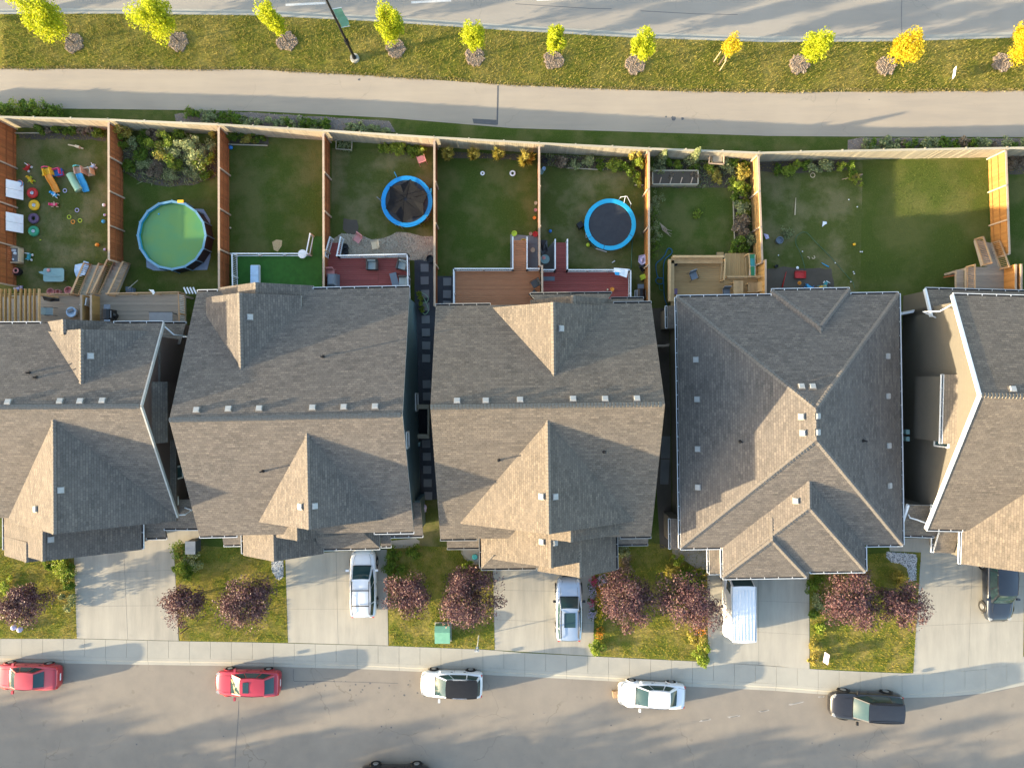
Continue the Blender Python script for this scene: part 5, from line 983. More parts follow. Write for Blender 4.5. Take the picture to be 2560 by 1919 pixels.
def bbq(p, z, rz, c1, lab, covered=False):
    t = thing('barbecue', lab, 'barbecue', V((p.x, p.y, z)), rz, 'barbecues on the decks')
    if covered: mb = MB(); mb.add([(-.36, -.5, 0), (.36, -.5, 0), (.36, .5, 0), (-.36, .5, 0), (-.3, -.42, .95), (.3, -.42, .95), (.3, .42, .95), (-.3, .42, .95), (-.2, -.3, 1.12), (.2, -.3, 1.12), (.2, .3, 1.12), (-.2, .3, 1.12)], [(0, 1, 5, 4), (1, 2, 6, 5), (2, 3, 7, 6), (3, 0, 4, 7), (4, 5, 9, 8), (5, 6, 10, 9), (6, 7, 11, 10), (7, 4, 8, 11), (8, 9, 10, 11)]); mb.part('cover', c1, t, local=True); return
    mb = MB(); mb.b0(-.34, -.28, .1, .34, .28, .8); mb.part('cabinet', c1, t, local=True); mb = MB(); pr = [(-.28, .8), (-.26, .98), (-.1, 1.1), (.12, 1.1), (.28, .95), (.28, .8)]
    mb.add([(x, y, z_) for x in (-.34, .34) for y, z_ in pr], [(i, i+1, 7+i, 6+i) for i in range(5)]+[(5, 4, 3, 2, 1, 0), (6, 7, 8, 9, 10, 11)]); mb.part('lid', c1, t, local=True)
    mb = MB(); mb.b0(.36, -.22, .78, .68, .22, .82); mb.part('side_shelf', 'plastic_slate', t, local=True); mb = MB(); mb.b0(-.62, -.2, .78, -.36, .2, .82); mb.part('side_burner', 'plastic_paleblue', t, local=True); MB().bar((-.25, -.32, .9), (.25, -.32, .9), .03, .03).part('lid_handle', 'rim_metal', t, local=True)
bbq(cr(1, 1, 662, 765, 1.2), zr, 0, 'plastic_slate', 'barbecue under a slate grey cover on the red deck', True); bbq(cr(0, 1, 925, 1055, 2.2), ZD, R(90), 'plastic_black', 'black barbecue on the grey deck with pale side shelf')
mb = MB(); mb.cyl(cr(0, 1, 1000, 1070, ZD+.1), cr(0, 1, 1000, 1070, ZD+.1)+V((0, 0, .45)), .2, n=14); solo(mb, 'gas_bottle', 'plastic_black', 'black round gas bottle beside the black barbecue', 'gas bottle', smooth=True)
t = thing('patio_table', 'grey rectangular patio table on the grey deck', 'table', V((cr(0, 1, 1390, 1090, 2.1).x, cr(0, 1, 1390, 1090, 2.1).y, ZD)), 0); MB().b0(-.8, -.42, .68, .8, .42, .72).part('table_top', 'plastic_grey', t, local=True); mb = MB(); [mb.b0(a-.03, b_-.03, 0, a+.03, b_+.03, .68) for a in (-.74, .74) for b_ in (-.36, .36)]; mb.part('legs', 'plastic_darkgrey', t, local=True)
MB().b0(-.83, .40, .67, .83, .45, .73).part('edge', 'plastic_darkgrey', t, local=True)
def cushchair(p, z, rz, cc, lab, grp='chairs on decks', metal=True):
    t = thing('patio_chair', lab, 'chair', V((p.x, p.y, z)), rz, grp); mb = MB(); mb.b0(-.25, -.25, .40, .25, .25, .46); mb.part('seat', cc, t, local=True); mb = MB(); mb.box((0, .28, .68), (.5, .05, .5), tilt=Matrix.Rotation(R(-14), 3, 'X')); mb.part('backrest', cc, t, local=True)
    mb = MB()
    for s_ in (-1, 1): mb.tube([(s_*.27, -.3, 0), (s_*.27, -.24, .62), (s_*.27, .25, .64), (s_*.27, .34, 0)], .016, 6)
    mb.part('arm_frame', 'black_metal' if metal else cc, t, local=True)
def P_(p, z): return V((p.x, p.y, z))
cushchair(A6(650, 755, zn+.45), zn, R(20), 'plastic_slate', 'slate seated metal chair in the middle of the new deck'); cushchair(A6(1215, 1035, zn+.45), zn, R(3), 'plastic_slate', 'slate chair beside the timber table')
cushchair(cr(2, 1, 200, 790, zb+.5), zb, R(-60), 'plastic_darkgrey', 'black chair on the brown deck beside the divider'); cushchair(cr(2, 1, 190, 885, zb+.5), zb, R(-140), 'plastic_darkgrey', 'black and white chair at the foot of the divider')
cushchair(cr(0, 1, 730, 945, ZD+.5), ZD, R(-100), 'plastic_white', 'white plastic chair on the grey deck against the timber screen', metal=False); cushchair(cr(0, 1, 420, 1030, ZD+.5), ZD, R(90), 'cushion_grey', 'grey cushioned chair under the house eave on the grey deck')
cushchair(cr(1, 1, 880, 405, .4), 0, R(-35), 'plastic_salmon', 'pink plastic chair on the tan gravel', metal=False); cushchair(cr(1, 1, 1030, 462, .4), 0, R(-80), 'plastic_cream', 'cream plastic chair on the tan gravel', metal=False); cushchair(cr(1, 0, 1430, 1378, .4), 0, R(200), 'plastic_salmon', 'pink chair in the far corner by the trampoline', metal=False)
cushchair(cr(1, 1, 650, 705, .9), zr, R(0), 'plastic_salmon', 'pink chair behind the covered barbecue', metal=False)
t = thing('timber_table', 'pale timber table on the new deck', 'table', P_(A6(1418, 990, zn+.7), zn)); [MB().b0(-.33+i*.135, -.7, .7, -.2+i*.135, .6, .74).part('plank', 'wood_raw', t, local=True) for i in range(5)]; mb = MB(); [mb.b0(a-.04, b_-.04, 0, a+.04, b_+.04, .7) for a in (-.28, .28) for b_ in (-.6, .5)]; mb.part('legs', 'wood_raw', t, local=True)
t = thing('timber_chair', 'pale slatted timber chair at the right end of the new deck', 'chair', P_(A6(1690, 960, zn+.4), zn)); [MB().b0(-.42+i*.14, -.35, .38, -.29+i*.14, .35, .41).part('slat', 'wood_raw', t, local=True) for i in range(5)]; MB().box((.38, .05, .65), (.04, .7, .55), tilt=Matrix.Rotation(R(22), 3, 'Y')).part('backrest', 'wood_raw', t, local=True); mb = MB(); [mb.b0(a-.04, b_-.04, 0, a+.04, b_+.04, .4) for a in (-.36, .36) for b_ in (-.3, .3)]; mb.part('legs', 'wood_raw', t, local=True)
t = thing('sled', 'green and teal sled propped on the new deck', 'sled', P_(A6(1675, 560, 1.0), .5)); MB().b0(-.2, -.75, .3, .2, .75, .34).part('shell', 'plastic_green', t, local=True); MB().b0(-.13, -.1, .34, .13, .45, .40).part('pad', 'plastic_teal', t, local=True); mb = MB(); [mb.tube([(s_*.2, -.75, .35), (s_*.2, .7, .35)], .02, 6) for s_ in (-1, 1)]; mb.tube([(-.2, -.1, .36), (.2, -.1, .36)], .02, 6); mb.part('frame', 'white_metal', t, local=True)
solo(MB().lathe(P_(A6(345, 553, 1.1), zn), [(.001, 0), (.10, 0), (.13, .3), (.1, .3), (.001, .25)], 16), 'plant_pot', 'plastic_black', 'black pot in the bench corner of the new deck', 'pot'); solo(MB().box(P_(A6(315, 1030, 1.0), zn+.25), (.35, .4, .4)), 'crate', 'plastic_purple', 'dark crate beside the bench on the new deck', 'crate')
solo(MB().lathe(P_(cr(2, 1, 865, 840, .8), zb), [(.001, 0), (.11, 0), (.15, .26), (.12, .26), (.001, .2)], 16), 'plant_pot', 'plastic_orange', 'orange pot on the worn red deck', 'pot'); solo(MB().cyl(P_(cr(2, 1, 825, 843, .8), zb), P_(cr(2, 1, 825, 843, .8), zb+.3), .06), 'bottle', 'plastic_cream', 'cream bottle next to the orange pot', 'bottle')
solo(MB().box(P_(cr(2, 1, 320, 745, .8), zb+.02), (.82, .3, .03)), 'door_mat', 'plastic_slate', 'slate blue door mat on the worn red deck', 'mat')
cloth([cr(2, 1, *q, 1.55) for q in [(880, 655), (950, 660), (1005, 665), (990, 740), (930, 720), (875, 690)]], 0, 'plastic_white', 'white towel over the corner of the lattice railing', .08, 'towel'); cloth([cr(2, 1, *q, 1.6) for q in [(885, 690), (925, 695), (925, 722), (888, 715)]], .05, 'plastic_sky', 'small turquoise cloth on the white towel', .04, 'towel')
t = thing('garden_table', 'round teal table with pink cover in the side nook', 'table', cr(2, 1, 285, 580, .6)*1); t.location.z = 0; MB().lathe((0, 0, 0), [(.001, .62), (.33, .62), (.33, .58), (.001, .58)], 20).part('table_top', 'plastic_glassgreen', t, local=True); MB().cyl((0, 0, 0), (0, 0, .6), .04).part('leg', 'black_metal', t, local=True)
solo(MB().ball(cr(2, 1, 275, 568, .62)+V((0, 0, .02)), .13, 10, .3), 'cloth', 'plastic_salmon', 'salmon cloth on the round teal table', 'cloth')
def pot(p, r, h_, cc, lab, name='plant_pot'): solo(MB().lathe(p, [(.001, 0), (r*.8, 0), (r, h_), (r*.85, h_), (r*.8, h_*.7), (.001, h_*.7)], 16), name, 'plastic_'+cc, lab, 'pot', 'garden pots')
pot(A4(590, 410), .24, .4, 'black', 'black bin beside the red deck steps, upper one'); pot(A4(590, 485), .24, .4, 'black', 'black bin beside the red deck steps, lower one'); pot(A4(2055, 625), .28, .6, 'black', 'black barrel against the fence at the gravel strip'); pot(cr(2, 1, 100, 445), .28, .35, 'yellow', 'yellow pot at the end of the brown walkway'); pot(cr(2, 1, 20, 365), .2, .3, 'lime', 'lime pot at the left of the paving'); pot(cr(2, 1, 200, 370), .2, .3, 'red', 'red pot against the thin fence'); pot(cr(2, 1, 180, 503), .17, .1, 'cream', 'cream dish on the grey paving')
for x, y, cc, lab in [(205, 100, 'cream', 'cream'), (203, 160, 'salmon', 'salmon'), (193, 228, 'orange', 'orange'), (160, 365, 'tan', 'tan')]: pot(cr(2, 1, x, y), .12, .2, cc, f'{lab} pot in the row along the thin fence')
pot(cr(2, 1, 280, 450), .15, .3, 'pink', 'pink pot among dark bags in the nook'); pot(cr(2, 0, 285, 1395), .2, .25, 'black', 'black pot with yellow bloom in the far corner'); pot(cr(2, 0, 250, 1490), .2, .25, 'glassgreen', 'grey green watering pot in the corner'); pot(cr(2, 0, 275, 1465), .13, .3, 'paleblue', 'pale blue jug in the corner'); pot(cr(3, 1, 85, 425), .26, .4, 'slate', 'slate grey tub on the littered lawn'); pot(cr(3, 1, 65, 645), .12, .25, 'black', 'small black pot at the edge of bare soil')
solo(MB().torus(cr(1, 0, 1957, 1500)+V((0, 0, .08)), .11, .05, 16, 6), 'planter_ring', 'plastic_white', 'small white planter ring on the lawn, left one', 'ring', 'white rings', True); solo(MB().torus(cr(2, 0, 5, 1500)+V((0, 0, .08)), .16, .06, 16, 6), 'planter_ring', 'plastic_white', 'larger white planter ring on the lawn, right one', 'ring', 'white rings', True); solo(MB().torus(cr(3, 0, 385, 1515)+V((0, 0, .03)), .16, .025, 16, 6), 'wire_ring', 'plastic_cream', 'thin pale ring by the far bushes', 'ring', None, True)
t = thing('speaker_box', 'black box shaped speaker beside the open trampoline', 'box', cr(2, 1, 585, 295)); MB().box((0, 0, .25), (.42, .4, .5), R(35)).part('body', 'plastic_black', t, local=True)  # black speaker cube in plain plastic
solo(MB().box(cr(2, 1, 1130, 735, .3), (.36, .34, .3), R(20)), 'storage_bin', 'plastic_lime', 'lime green bin against the tan fence', 'bin')
cloth([cr(2, 1, *q) for q in [(1085, 560), (1140, 545), (1150, 620), (1110, 640), (1080, 610)]], .3, 'plastic_lilac', 'crumpled grey bag on top of black sacks', .25, 'bag'); cloth([cr(2, 1, *q) for q in [(1085, 640), (1145, 620), (1150, 680), (1115, 700), (1090, 670)]], .3, 'plastic_black', 'black rubbish sack against the tan fence', .3, 'bag')
bbq(cr(2, 1, 1110, 880, .7), 0, R(90), 'plastic_black', 'black barbecue with wire rack beside the lattice railing'); 
mb = MB(); p, q = cr(2, 1, 1060, 850, .95), cr(2, 1, 1115, 905, .95)
for i in range(6): mb.bar((lerp(p.x, q.x, i/5), p.y, .97), (lerp(p.x, q.x, i/5), q.y, .97), .02, .02)
for y in (p.y, q.y): mb.bar((p.x, y, .97), (q.x, y, .97), .025, .025)
solo(mb, 'wire_rack', 'white_metal', 'white wire rack lying on the black barbecue', 'rack'); cloth([cr(2, 1, *q_) for q_ in [(240, 420), (300, 425), (310, 520), (260, 555), (235, 500)]], .2, 'plastic_darkgrey', 'dark bags piled in the nook by the red walkway', .3, 'bag')
# hoses
def hose(pts, r, m_, lab, z=.03): solo(MB().tube([p+V((0, 0, z)) for p in pts], r, 6), 'garden_hose', m_, lab, 'hose', None, True)
def curve(P, k=6):
    out = []; n = len(P)
    for i in range(n-1):
        p0, p1, p2, p3 = P[max(i-1, 0)], P[i], P[i+1], P[min(i+2, n-1)]
        for j in range(k): t_ = j/k; out.append(.5*((2*p1)+(p2-p0)*t_+(2*p0-5*p1+4*p2-p3)*t_*t_+(3*p1-p0-3*p2+p3)*t_**3))
    return out+[P[-1]]
hose(curve([cr(2, 1, *q) for q in [(1345, 1140), (1340, 1000), (1315, 900), (1308, 760), (1308, 640), (1325, 580), (1378, 530), (1375, 495), (1345, 490), (1322, 540), (1290, 580), (1245, 620), (1245, 680), (1262, 740), (1300, 745), (1300, 790), (1255, 790), (1240, 760), (1265, 735)]]), .03, 'hose_blue', 'blue hose looping over the grass beside the new deck')
hose(curve([cr(2, 1, *q) for q in [(1270, 800), (1275, 840), (1300, 850)]]), .025, 'hose_green', 'short teal hose end beside the blue hose'); hose([cr(2, 1, 1040, 400), cr(2, 1, 1032, 520), cr(2, 1, 1028, 660)], .035, 'hose_green', 'straight green pole beside the open trampoline', .1)
hose(curve([A7(*q) for q in [(890, 930), (860, 780), (820, 640), (760, 500), (710, 410), (705, 290), (740, 220), (850, 160), (940, 190), (1080, 340), (1250, 510), (1450, 720), (1600, 890), (1750, 1060), (1830, 1150), (1860, 1270)]]), .015, 'hose_green', 'thin green hose snaking across the littered lawn'); hose(curve([A4(*q) for q in [(1850, 1180), (1950, 1210), (2010, 1280), (1980, 1350), (1890, 1350), (1860, 1290), (1900, 1230), (1990, 1400), (2010, 1500), (1950, 1560), (1890, 1500)]]), .035, 'plastic_mint', 'pale green hose coiled on the stepping stones')
hose(curve([A7(*q) for q in [(930, 650), (960, 655), (980, 690)]]), .03, 'plastic_cream', 'short cream tube end on the grass'); hose(curve([A7(*q) for q in [(1020, 660), (1045, 685), (1080, 665), (1060, 625)]]), .03, 'plastic_cream', 'small curled cream tube on the grass')
def bat(p, q, cc, lab): solo(MB().tube([p+V((0, 0, .05)), lerp(p, q, .4)+V((0, 0, .05)), q+V((0, 0, .05))], .03, 8, rs=[.02, .03, .05]), 'bat', 'plastic_'+cc, lab, 'toy bat', 'toy bats', True)
bat(cr(3, 1, 155, 690), cr(3, 1, 120, 825), 'red', 'long red bat on the bare soil'); bat(cr(3, 1, 460, 612), cr(3, 1, 522, 648), 'sky', 'blue and white bat at the edge of the soil'); bat(cr(3, 1, 238, 50), cr(3, 1, 230, 200), 'cream', 'long pale stick standing out on the littered lawn'); bat(cr(3, 0, 635, 1552), cr(3, 0, 812, 1508), 'tan', 'tan branch lying below the far bushes'); bat(cr(2, 1, 862, 612), cr(2, 1, 888, 595), 'white', 'short white stick in front of the red deck')
t = thing('sand_tray', 'red rectangular tray on the bare soil', 'tray', cr(3, 1, 275, 715)); MB().box((0, 0, .04), (.74, .5, .05)).part('base', 'plastic_red', t, local=True); mb = MB(); [mb.box((x, y, .08), d_) for x, y, d_ in ((0, .24, (.78, .04, .12)), (0, -.24, (.78, .04, .12)), (.37, 0, (.04, .5, .12)), (-.37, 0, (.04, .5, .12)))]; mb.part('rim', 'plastic_wine' if 0 else 'plastic_red', t, local=True)
cloth([cr(3, 1, *q) for q in [(470, 255), (500, 260), (505, 275), (485, 285), (465, 303), (468, 270)]], .05, 'plastic_white', 'white and blue rag on the littered lawn', .06, 'rag'); cloth([cr(2, 1, 2170+x, 360+y) for x, y in [(0, 0), (40, 10), (50, 40), (20, 50)]], .05, 'plastic_lilac', 'pale plastic bag near the golden fence', .06, 'bag')
ride(cr(3, 1, 340, 822), R(-30), 'sky', 'blue', 'turquoise ride on toy against the house wall'); ride(cr(3, 1, 455, 822), R(10), 'yellow', 'teal', 'yellow and teal toy against the house wall'); ride(cr(3, 1, 480, 805), R(60), 'teal', 'white', 'teal toy with white top against the house wall'); solo(MB().lathe(cr(3, 1, 272, 785), [(.001, .3), (.1, 0), (.14, 0)], 12), 'traffic_cone', 'plastic_orange', 'orange cone on the bare soil', 'cone'); solo(MB().ball(cr(3, 1, 252, 655)+V((0, 0, .05)), .11, 10, .5), 'bowl', 'plastic_white', 'white bowl at the edge of the bare soil', 'bowl')
# stepping stones, box frames, planters
for i, (c_, r_, x, y) in enumerate([(1, 1, 1457, 655), (1, 1, 1457, 765), (1, 1, 1462, 880), (1, 1, 1465, 990), (1, 1, 1466, 1100), (1, 1, 1468, 1212), (1, 1, 1470, 1325), (1, 1, 1470, 1435), (1, 2, 1475, 0), (1, 2, 1477, 105), (1, 2, 1470, 515), (1, 2, 1476, 625), (1, 2, 1479, 738), (1, 2, 1483, 852), (1, 2, 1487, 963), (1, 1, 1652, 775), (1, 1, 1650, 882), (1, 1, 1650, 975)]):
    ORD_ = 'first second third fourth fifth sixth seventh eighth ninth tenth eleventh twelfth thirteenth fourteenth fifteenth'.split()
    lab = f'square stepping stone in the dark gravel passage, {ORD_[i]} from the top' if i < 15 else f'square stepping stone left of the brown deck, {ORD_[i-15]} from the top'
    solo(MB().box(cr(c_, r_, x, y, .02), (.58, .56, .06), R(random.uniform(-2, 2))), 'stepping_stone', 'paver_grey', lab, 'stepping stone', 'stepping stones in the passage' if i < 15 else 'stepping stones by the deck')
for i in range(3):
    for j in range(5): MB().box(V((at(1323+i*9.5, 600+j*17).x, at(1323, 602+j*17).y, .015)), (.25, .46, .04)).part('paver', 'paver_grey', bpy.data.objects['paving.003'] if 'paving.003' in bpy.data.objects else None)
t = thing('window_well', 'timber framed dark window well beside the teal wall', 'window well', cr(1, 2, 1450, 318)); mb = MB(); [mb.box((x, y, .4), d_) for x, y, d_ in ((0, 1.05, (.95, .3, .8)), (0, -1.05, (.95, .3, .8)), (.42, 0, (.12, 1.9, .8)))]; mb.part('frame', 'fence_pale', t, local=True); MB().b0(-.36, -.9, .02, .36, .9, .06).part('well_floor', 'gutter_dark', t, local=True)
def frame(P, z, w_, m_, lab, name='cold_frame'):
    mb = MB(); n = len(P); [mb.bar(V((P[i].x, P[i].y, z)), V((P[(i+1) % n].x, P[(i+1) % n].y, z)), w_, w_*2) for i in range(n)]; solo(mb, name, m_, lab, 'garden frame', 'garden frames')
frame([cr(1, 0, *q) for q in [(702, 1222), (838, 1222), (835, 1308), (700, 1300)]], .3, .05, 'fence_pale', 'pale square bed frame beside the brown fence'); frame([cr(2, 0, *q, 1.) for q in [(1708, 1328), (1830, 1330), (1828, 1418), (1700, 1412)]], 1.0, .07, 'wood_cap', 'raised pinkish frame against the rear fence')
solo(MB().b0(cr(2, 0, 1735, 1340, 1).x, cr(2, 0, 1735, 1400, 1).y, .55, cr(2, 0, 1818, 1340, 1).x, cr(2, 0, 1735, 1340, 1).y, .95), 'storage_crate', 'fence_pale', 'pale timber crate inside the raised frame', 'crate')
t = thing('planter', 'weathered timber raised planter with four braces', 'planter', cr(2, 0, 1415, 1535)); a = cr(2, 0, 1215, 1475, .5)-t.location; b_ = cr(2, 0, 1605, 1590, .5)-t.location
mb = MB(); [mb.b0(*q) for q in ((a.x, b_.y-.05, 0, b_.x, b_.y+.03, .55), (a.x, a.y-.03, 0, b_.x, a.y+.05, .55), (a.x-.05, b_.y, 0, a.x+.03, a.y, .55), (b_.x-.03, b_.y, 0, b_.x+.05, a.y, .55))]; mb.part('side_board', 'fence_pale', t, local=True); MB().b0(a.x, b_.y, 0, b_.x, a.y, .45).part('planting_soil', 'soil', t, local=True)
for k in range(4): x = lerp(a.x, b_.x, .15+k*.23); MB().bar((x, b_.y, .5), (x+.12, b_.y+.45, .62), .07, .04).part('brace', 'wood_cap', t, local=True)
for P, lab in (([cr(2, 1, 1908, 0, .03), cr(2, 1, 1915, 250, .03), cr(2, 1, 1925, 495, .03)], 'white plastic edging of the planting bed beside the golden fence'), ([cr(2, 0, 480, 1450, .05), cr(2, 0, 640, 1460, .05), cr(2, 0, 790, 1468, .05)], 'pale edging board of the far bed behind the open trampoline'), ([cr(0, 0, 130, 1150, .1), cr(0, 0, 340, 1150, .1)], 'pale edging board by the rear fence of the toys yard'), ([cr(0, 0, 1975, 1248, .1), cr(1, 0, 100, 1258, .1)], 'pale edging board of the hedge in the plain lawn'), ([cr(2, 0, 1060, 1600, .2), cr(2, 0, 1132, 1600, .2)], 'short pale board near the orange blooms')):
    mb = MB(); [mb.bar(p, q, .06, .12) for p, q in zip(P, P[1:])]; solo(mb, 'edging', 'fence_pale', lab, 'edging')
t = thing('garden_bench', 'pale blue cushioned bench on the turf deck', 'bench', P_(cr(1, 1, -12, 720, .9), zt)); MB().b0(-.28, -.55, .25, .28, -.01, .4).part('cushion', 'plastic_paleblue', t, local=True); MB().b0(-.28, .01, .25, .28, .7, .4).part('cushion', 'plastic_paleblue', t, local=True); MB().b0(-.3, -.6, 0, .3, .75, .25).part('frame', 'white_metal', t, local=True)
solo(MB().lathe(P_(cr(1, 1, 405, 538, .7), zt), [(.001, .32), (.3, .3), (.32, .26), (.001, .26)], 20), 'parasol_base', 'plastic_white', 'white round lid by the turf ramp', 'lid'); mb = MB(); [mb.box(P_(cr(0, 1, 1600+i*27, 850, .8), .8), (.1, .5, .03), R(25)) for i in range(4)]; solo(mb, 'deck_chair', 'plastic_white', 'white slatted lounger end behind the grey deck', 'lounger')
solo(MB().box(cr(0, 1, 1130, 855, .3), (.5, .4, .4)).box(cr(0, 1, 1110, 835, .55), (.4, .3, .05)), 'cool_box', 'plastic_slate', 'grey cool box under the grey deck stairs', 'cool box'); solo(MB().tube([cr(0, 1, 1105, 835, .6), cr(0, 1, 1190, 762, .6)], .03, 6), 'pole', 'fence_pale', 'thin pole leaning by the grey deck stairs', 'pole')
cloth([cr(0, 1, *q, ZD+.5) for q in [(375, 900), (440, 905), (520, 920), (520, 945), (440, 948), (380, 935)]], 0, 'plastic_black', 'black bundle behind the pergola on the grey deck', .15, 'bundle'); t = thing('fire_pit', 'round pale grey fire pit on the grey deck', 'fire pit', P_(cr(0, 1, 610, 1035, 1.9), ZD)); MB().lathe((0, 0, 0), [(.001, .1), (.26, .1), (.36, .45), (.3, .46), (.001, .35)], 18).part('bowl', 'plastic_paleblue', t, local=True); MB().box((-.05, .1, .47), (.4, .2, .04), R(20)).part('lid', 'plastic_grey', t, local=True)
cloth([cr(0, 1, *q, ZD+1) for q in [(1285, 842), (1330, 845), (1340, 870), (1325, 888), (1310, 865)]], .0, 'plastic_white', 'white cloth hanging over the deck rail', .08, 'towel')
# ================================================================ PLANTS
ORD = 'first second third fourth fifth sixth seventh eighth ninth tenth eleventh twelfth thirteenth fourteenth fifteenth sixteenth seventeenth eighteenth nineteenth twentieth twentyfirst twentysecond twentythird'.split()
def tree(name, lab, cat, bx, by, h_, rad, z0, n, leaf, size, grp, loose=.0, lobes=16, trunk=.06, stake=False, limbs=7):
    p = V((bx, by, 0)); t = thing(name, lab, cat, p, 0, grp); zc = (z0+h_)/2; rz = (h_-z0)/2; mb = MB(); lean = V((random.uniform(-.1, .1), random.uniform(-.1, .1), 0))
    mb.tube([(0, 0, -.05), (lean.x*.5, lean.y*.5, z0), (lean.x, lean.y, zc), (lean.x*1.3, lean.y*1.3, h_*.93)], .05, 8, rs=[trunk*1.4, trunk, trunk*.6, .01]); mb.part('trunk', 'bark', t, local=True)
    mb = MB()
    for i in range(limbs):
        a = 2.4*i+random.random(); s_ = V((lean.x, lean.y, lerp(z0*.9, zc, i/limbs))); e = V((math.cos(a)*rad*.75, math.sin(a)*rad*.75, lerp(zc*.8, h_*.9, random.random()))); mb.tube([s_, lerp(s_, e, .5)+V((0, 0, .1)), e], .02, 6, rs=[trunk*.5, trunk*.3, .008])
    for i in range(limbs*2):
        a = 1.3*i+random.random(); e = V((math.cos(a)*rad*random.uniform(.7, 1.02), math.sin(a)*rad*random.uniform(.7, 1.02), lerp(zc*.7, h_*.85, random.random()))); mb.tube([V((lean.x, lean.y, zc*.8)), e*.6+V((0, 0, zc*.3)), e], .01, 4, rs=[trunk*.25, .012, .004])
    mb.part('limbs', 'bark', t, local=True)
    me = leafcloud((lean.x, lean.y, zc), (rad, rad*random.uniform(.85, 1.1), rz), n, size, leaf, (0, 0, 0), lobes=lobes, spread=1.05 if cat == 'tree' and leaf == 'leaf_purple' else .85); obj('crown', me, t)
    if stake:
        mb = MB()
        for a in (.6, 2.7, 4.8): mb.cyl((math.cos(a)*.45, math.sin(a)*.45, 0), (math.cos(a)*.4, math.sin(a)*.4, 1.6), .035, n=6)
        mb.part('stake', 'stake_wood', t, local=True)
    return t
def mulch(p, r, lab):
    t = thing('mulch_ring', lab, 'mulch ring', p, 0, 'mulch rings under the avenue trees'); mb = MB(); n = 26; P = [(r*random.uniform(.78, 1.12)*math.cos(2*math.pi*i/n), r*random.uniform(.78, 1.12)*math.sin(2*math.pi*i/n)) for i in range(n)]
    vv = [V((0, 0, .10))]+[V((x*.8, y*.8, .09)) for x, y in P]+[V((x, y, -.004)) for x, y in P]; mb.add(vv, [(0, 1+i, 1+(i+1) % n) for i in range(n)]+[(1+i, 1+n+i, 1+n+(i+1) % n, 1+(i+1) % n) for i in range(n)]); mb.part('mound', 'mulch', t, local=True)
    o = chips('chips', None, [[(p.x+x*.95, p.y+y*.95) for x, y in P]], 420, .055, 'mulch_mix', .085, cat=None); o.parent = t; o.location = -V((p.x, p.y, 0)); o.pop('category', None) if 'category' in o.keys() else None
ST = [((185, 108.5), 5.8, 1.15, 1.5, 1500, 'leaf_yellowgreen', 'tall bright yellow green street tree, leftmost'), ((447, 104), 5.6, 1.1, 1.4, 1400, 'leaf_yellowgreen', 'tall bright yellow green street tree, second from the left'), ((718, 105), 5.2, .62, 1.5, 700, 'leaf_yellowgreen', 'slim yellow green street tree left of the lamp post'),
      ((990, 122), 5.6, .82, 1.3, 1100, 'leaf_yellowgreen', 'ragged yellow green street tree right of the lamp post'), ((1187, 142), 4.3, .68, 1.3, 800, 'leaf_yellowgreen', 'small lime street tree left of the tar patch'), ((1384, 150), 4.2, .62, 1.3, 750, 'leaf_yellowgreen', 'compact lime street tree right of the tar patch'),
      ((1587, 162), 4.6, .72, 1.3, 900, 'leaf_yellowgreen', 'pointed lime street tree in the middle right'), ((1798, 162), 3.7, .52, 1.6, 260, 'leaf_yellow', 'sparse yellow sapling held by stakes'), ((1998, 162), 4.3, .72, 1.4, 850, 'leaf_yellowgreen', 'lime street tree right of the staked sapling'), ((2215, 165), 3.9, .95, 1.4, 850, 'leaf_yellow', 'golden yellow street tree second from the right'), ((2505, 156), 4.0, 1.1, 1.4, 1300, 'leaf_yellow', 'golden street tree at the right edge')]
for i, (b_, h_, r, z0, n, lf, lab) in enumerate(ST):
    p = at(*b_)
    if i != 7: mulch(p, .76, 'mulch ring around the '+lab)
    tree('street_tree', lab, 'tree', p.x, p.y, h_*1.04, r*1.2, z0, int(n*6), lf, .085, 'young trees along the avenue', lobes=44, trunk=.04, stake=(i == 7), limbs=8 if i != 9 else 12)
for i, (x, y, h_) in enumerate(((-44.5, 24.5, 6), (-52, 25, 6.5), (-60, 24, 6), (-68, 24.5, 6.5))): tree('street_tree', f'street tree further left along the avenue, {ORD[i]} beyond the view', 'tree', x, y, h_, 1.3, 1.5, 900, 'leaf_yellowgreen', .22, 'young trees along the avenue')
PT_ = [(62, 1505, 1.55, 2.2, 'purple leaved tree left of the empty driveway'), (457, 1505, 1.3, 2.3, 'loose purple leaved tree right of the empty driveway'), (620, 1503, 1.75, 2.6, 'dark round purple tree left of the white estate car'), (1018, 1482, 1.5, 2.5, 'purple tree right of the white estate car'), (1165, 1490, 2.0, 2.9, 'largest purple tree, above the green utility box'),
       (1565, 1500, 1.75, 2.7, 'purple tree beside the flower border of the silver car'), (1722, 1508, 1.9, 2.8, 'purple tree left of the white van'), (2130, 1490, 1.8, 2.7, 'purple tree right of the white van driveway'), (2252, 1500, 1.5, 2.5, 'purple tree beside the white stone bed')]
for x, y, r, zc, lab in PT_:
    p = at(x, y, zc*.8); zt_ = zc+r*.55; tree('purple_tree', lab, 'tree', p.x, p.y, zt_, r*1.08, max(.5, zc-r*.9), int(8500*(r/1.7)**2), 'leaf_purple', .08, 'purple leaved trees in the front yards', lobes=random.randint(38, 60), trunk=.07, limbs=10)
random.seed(21)
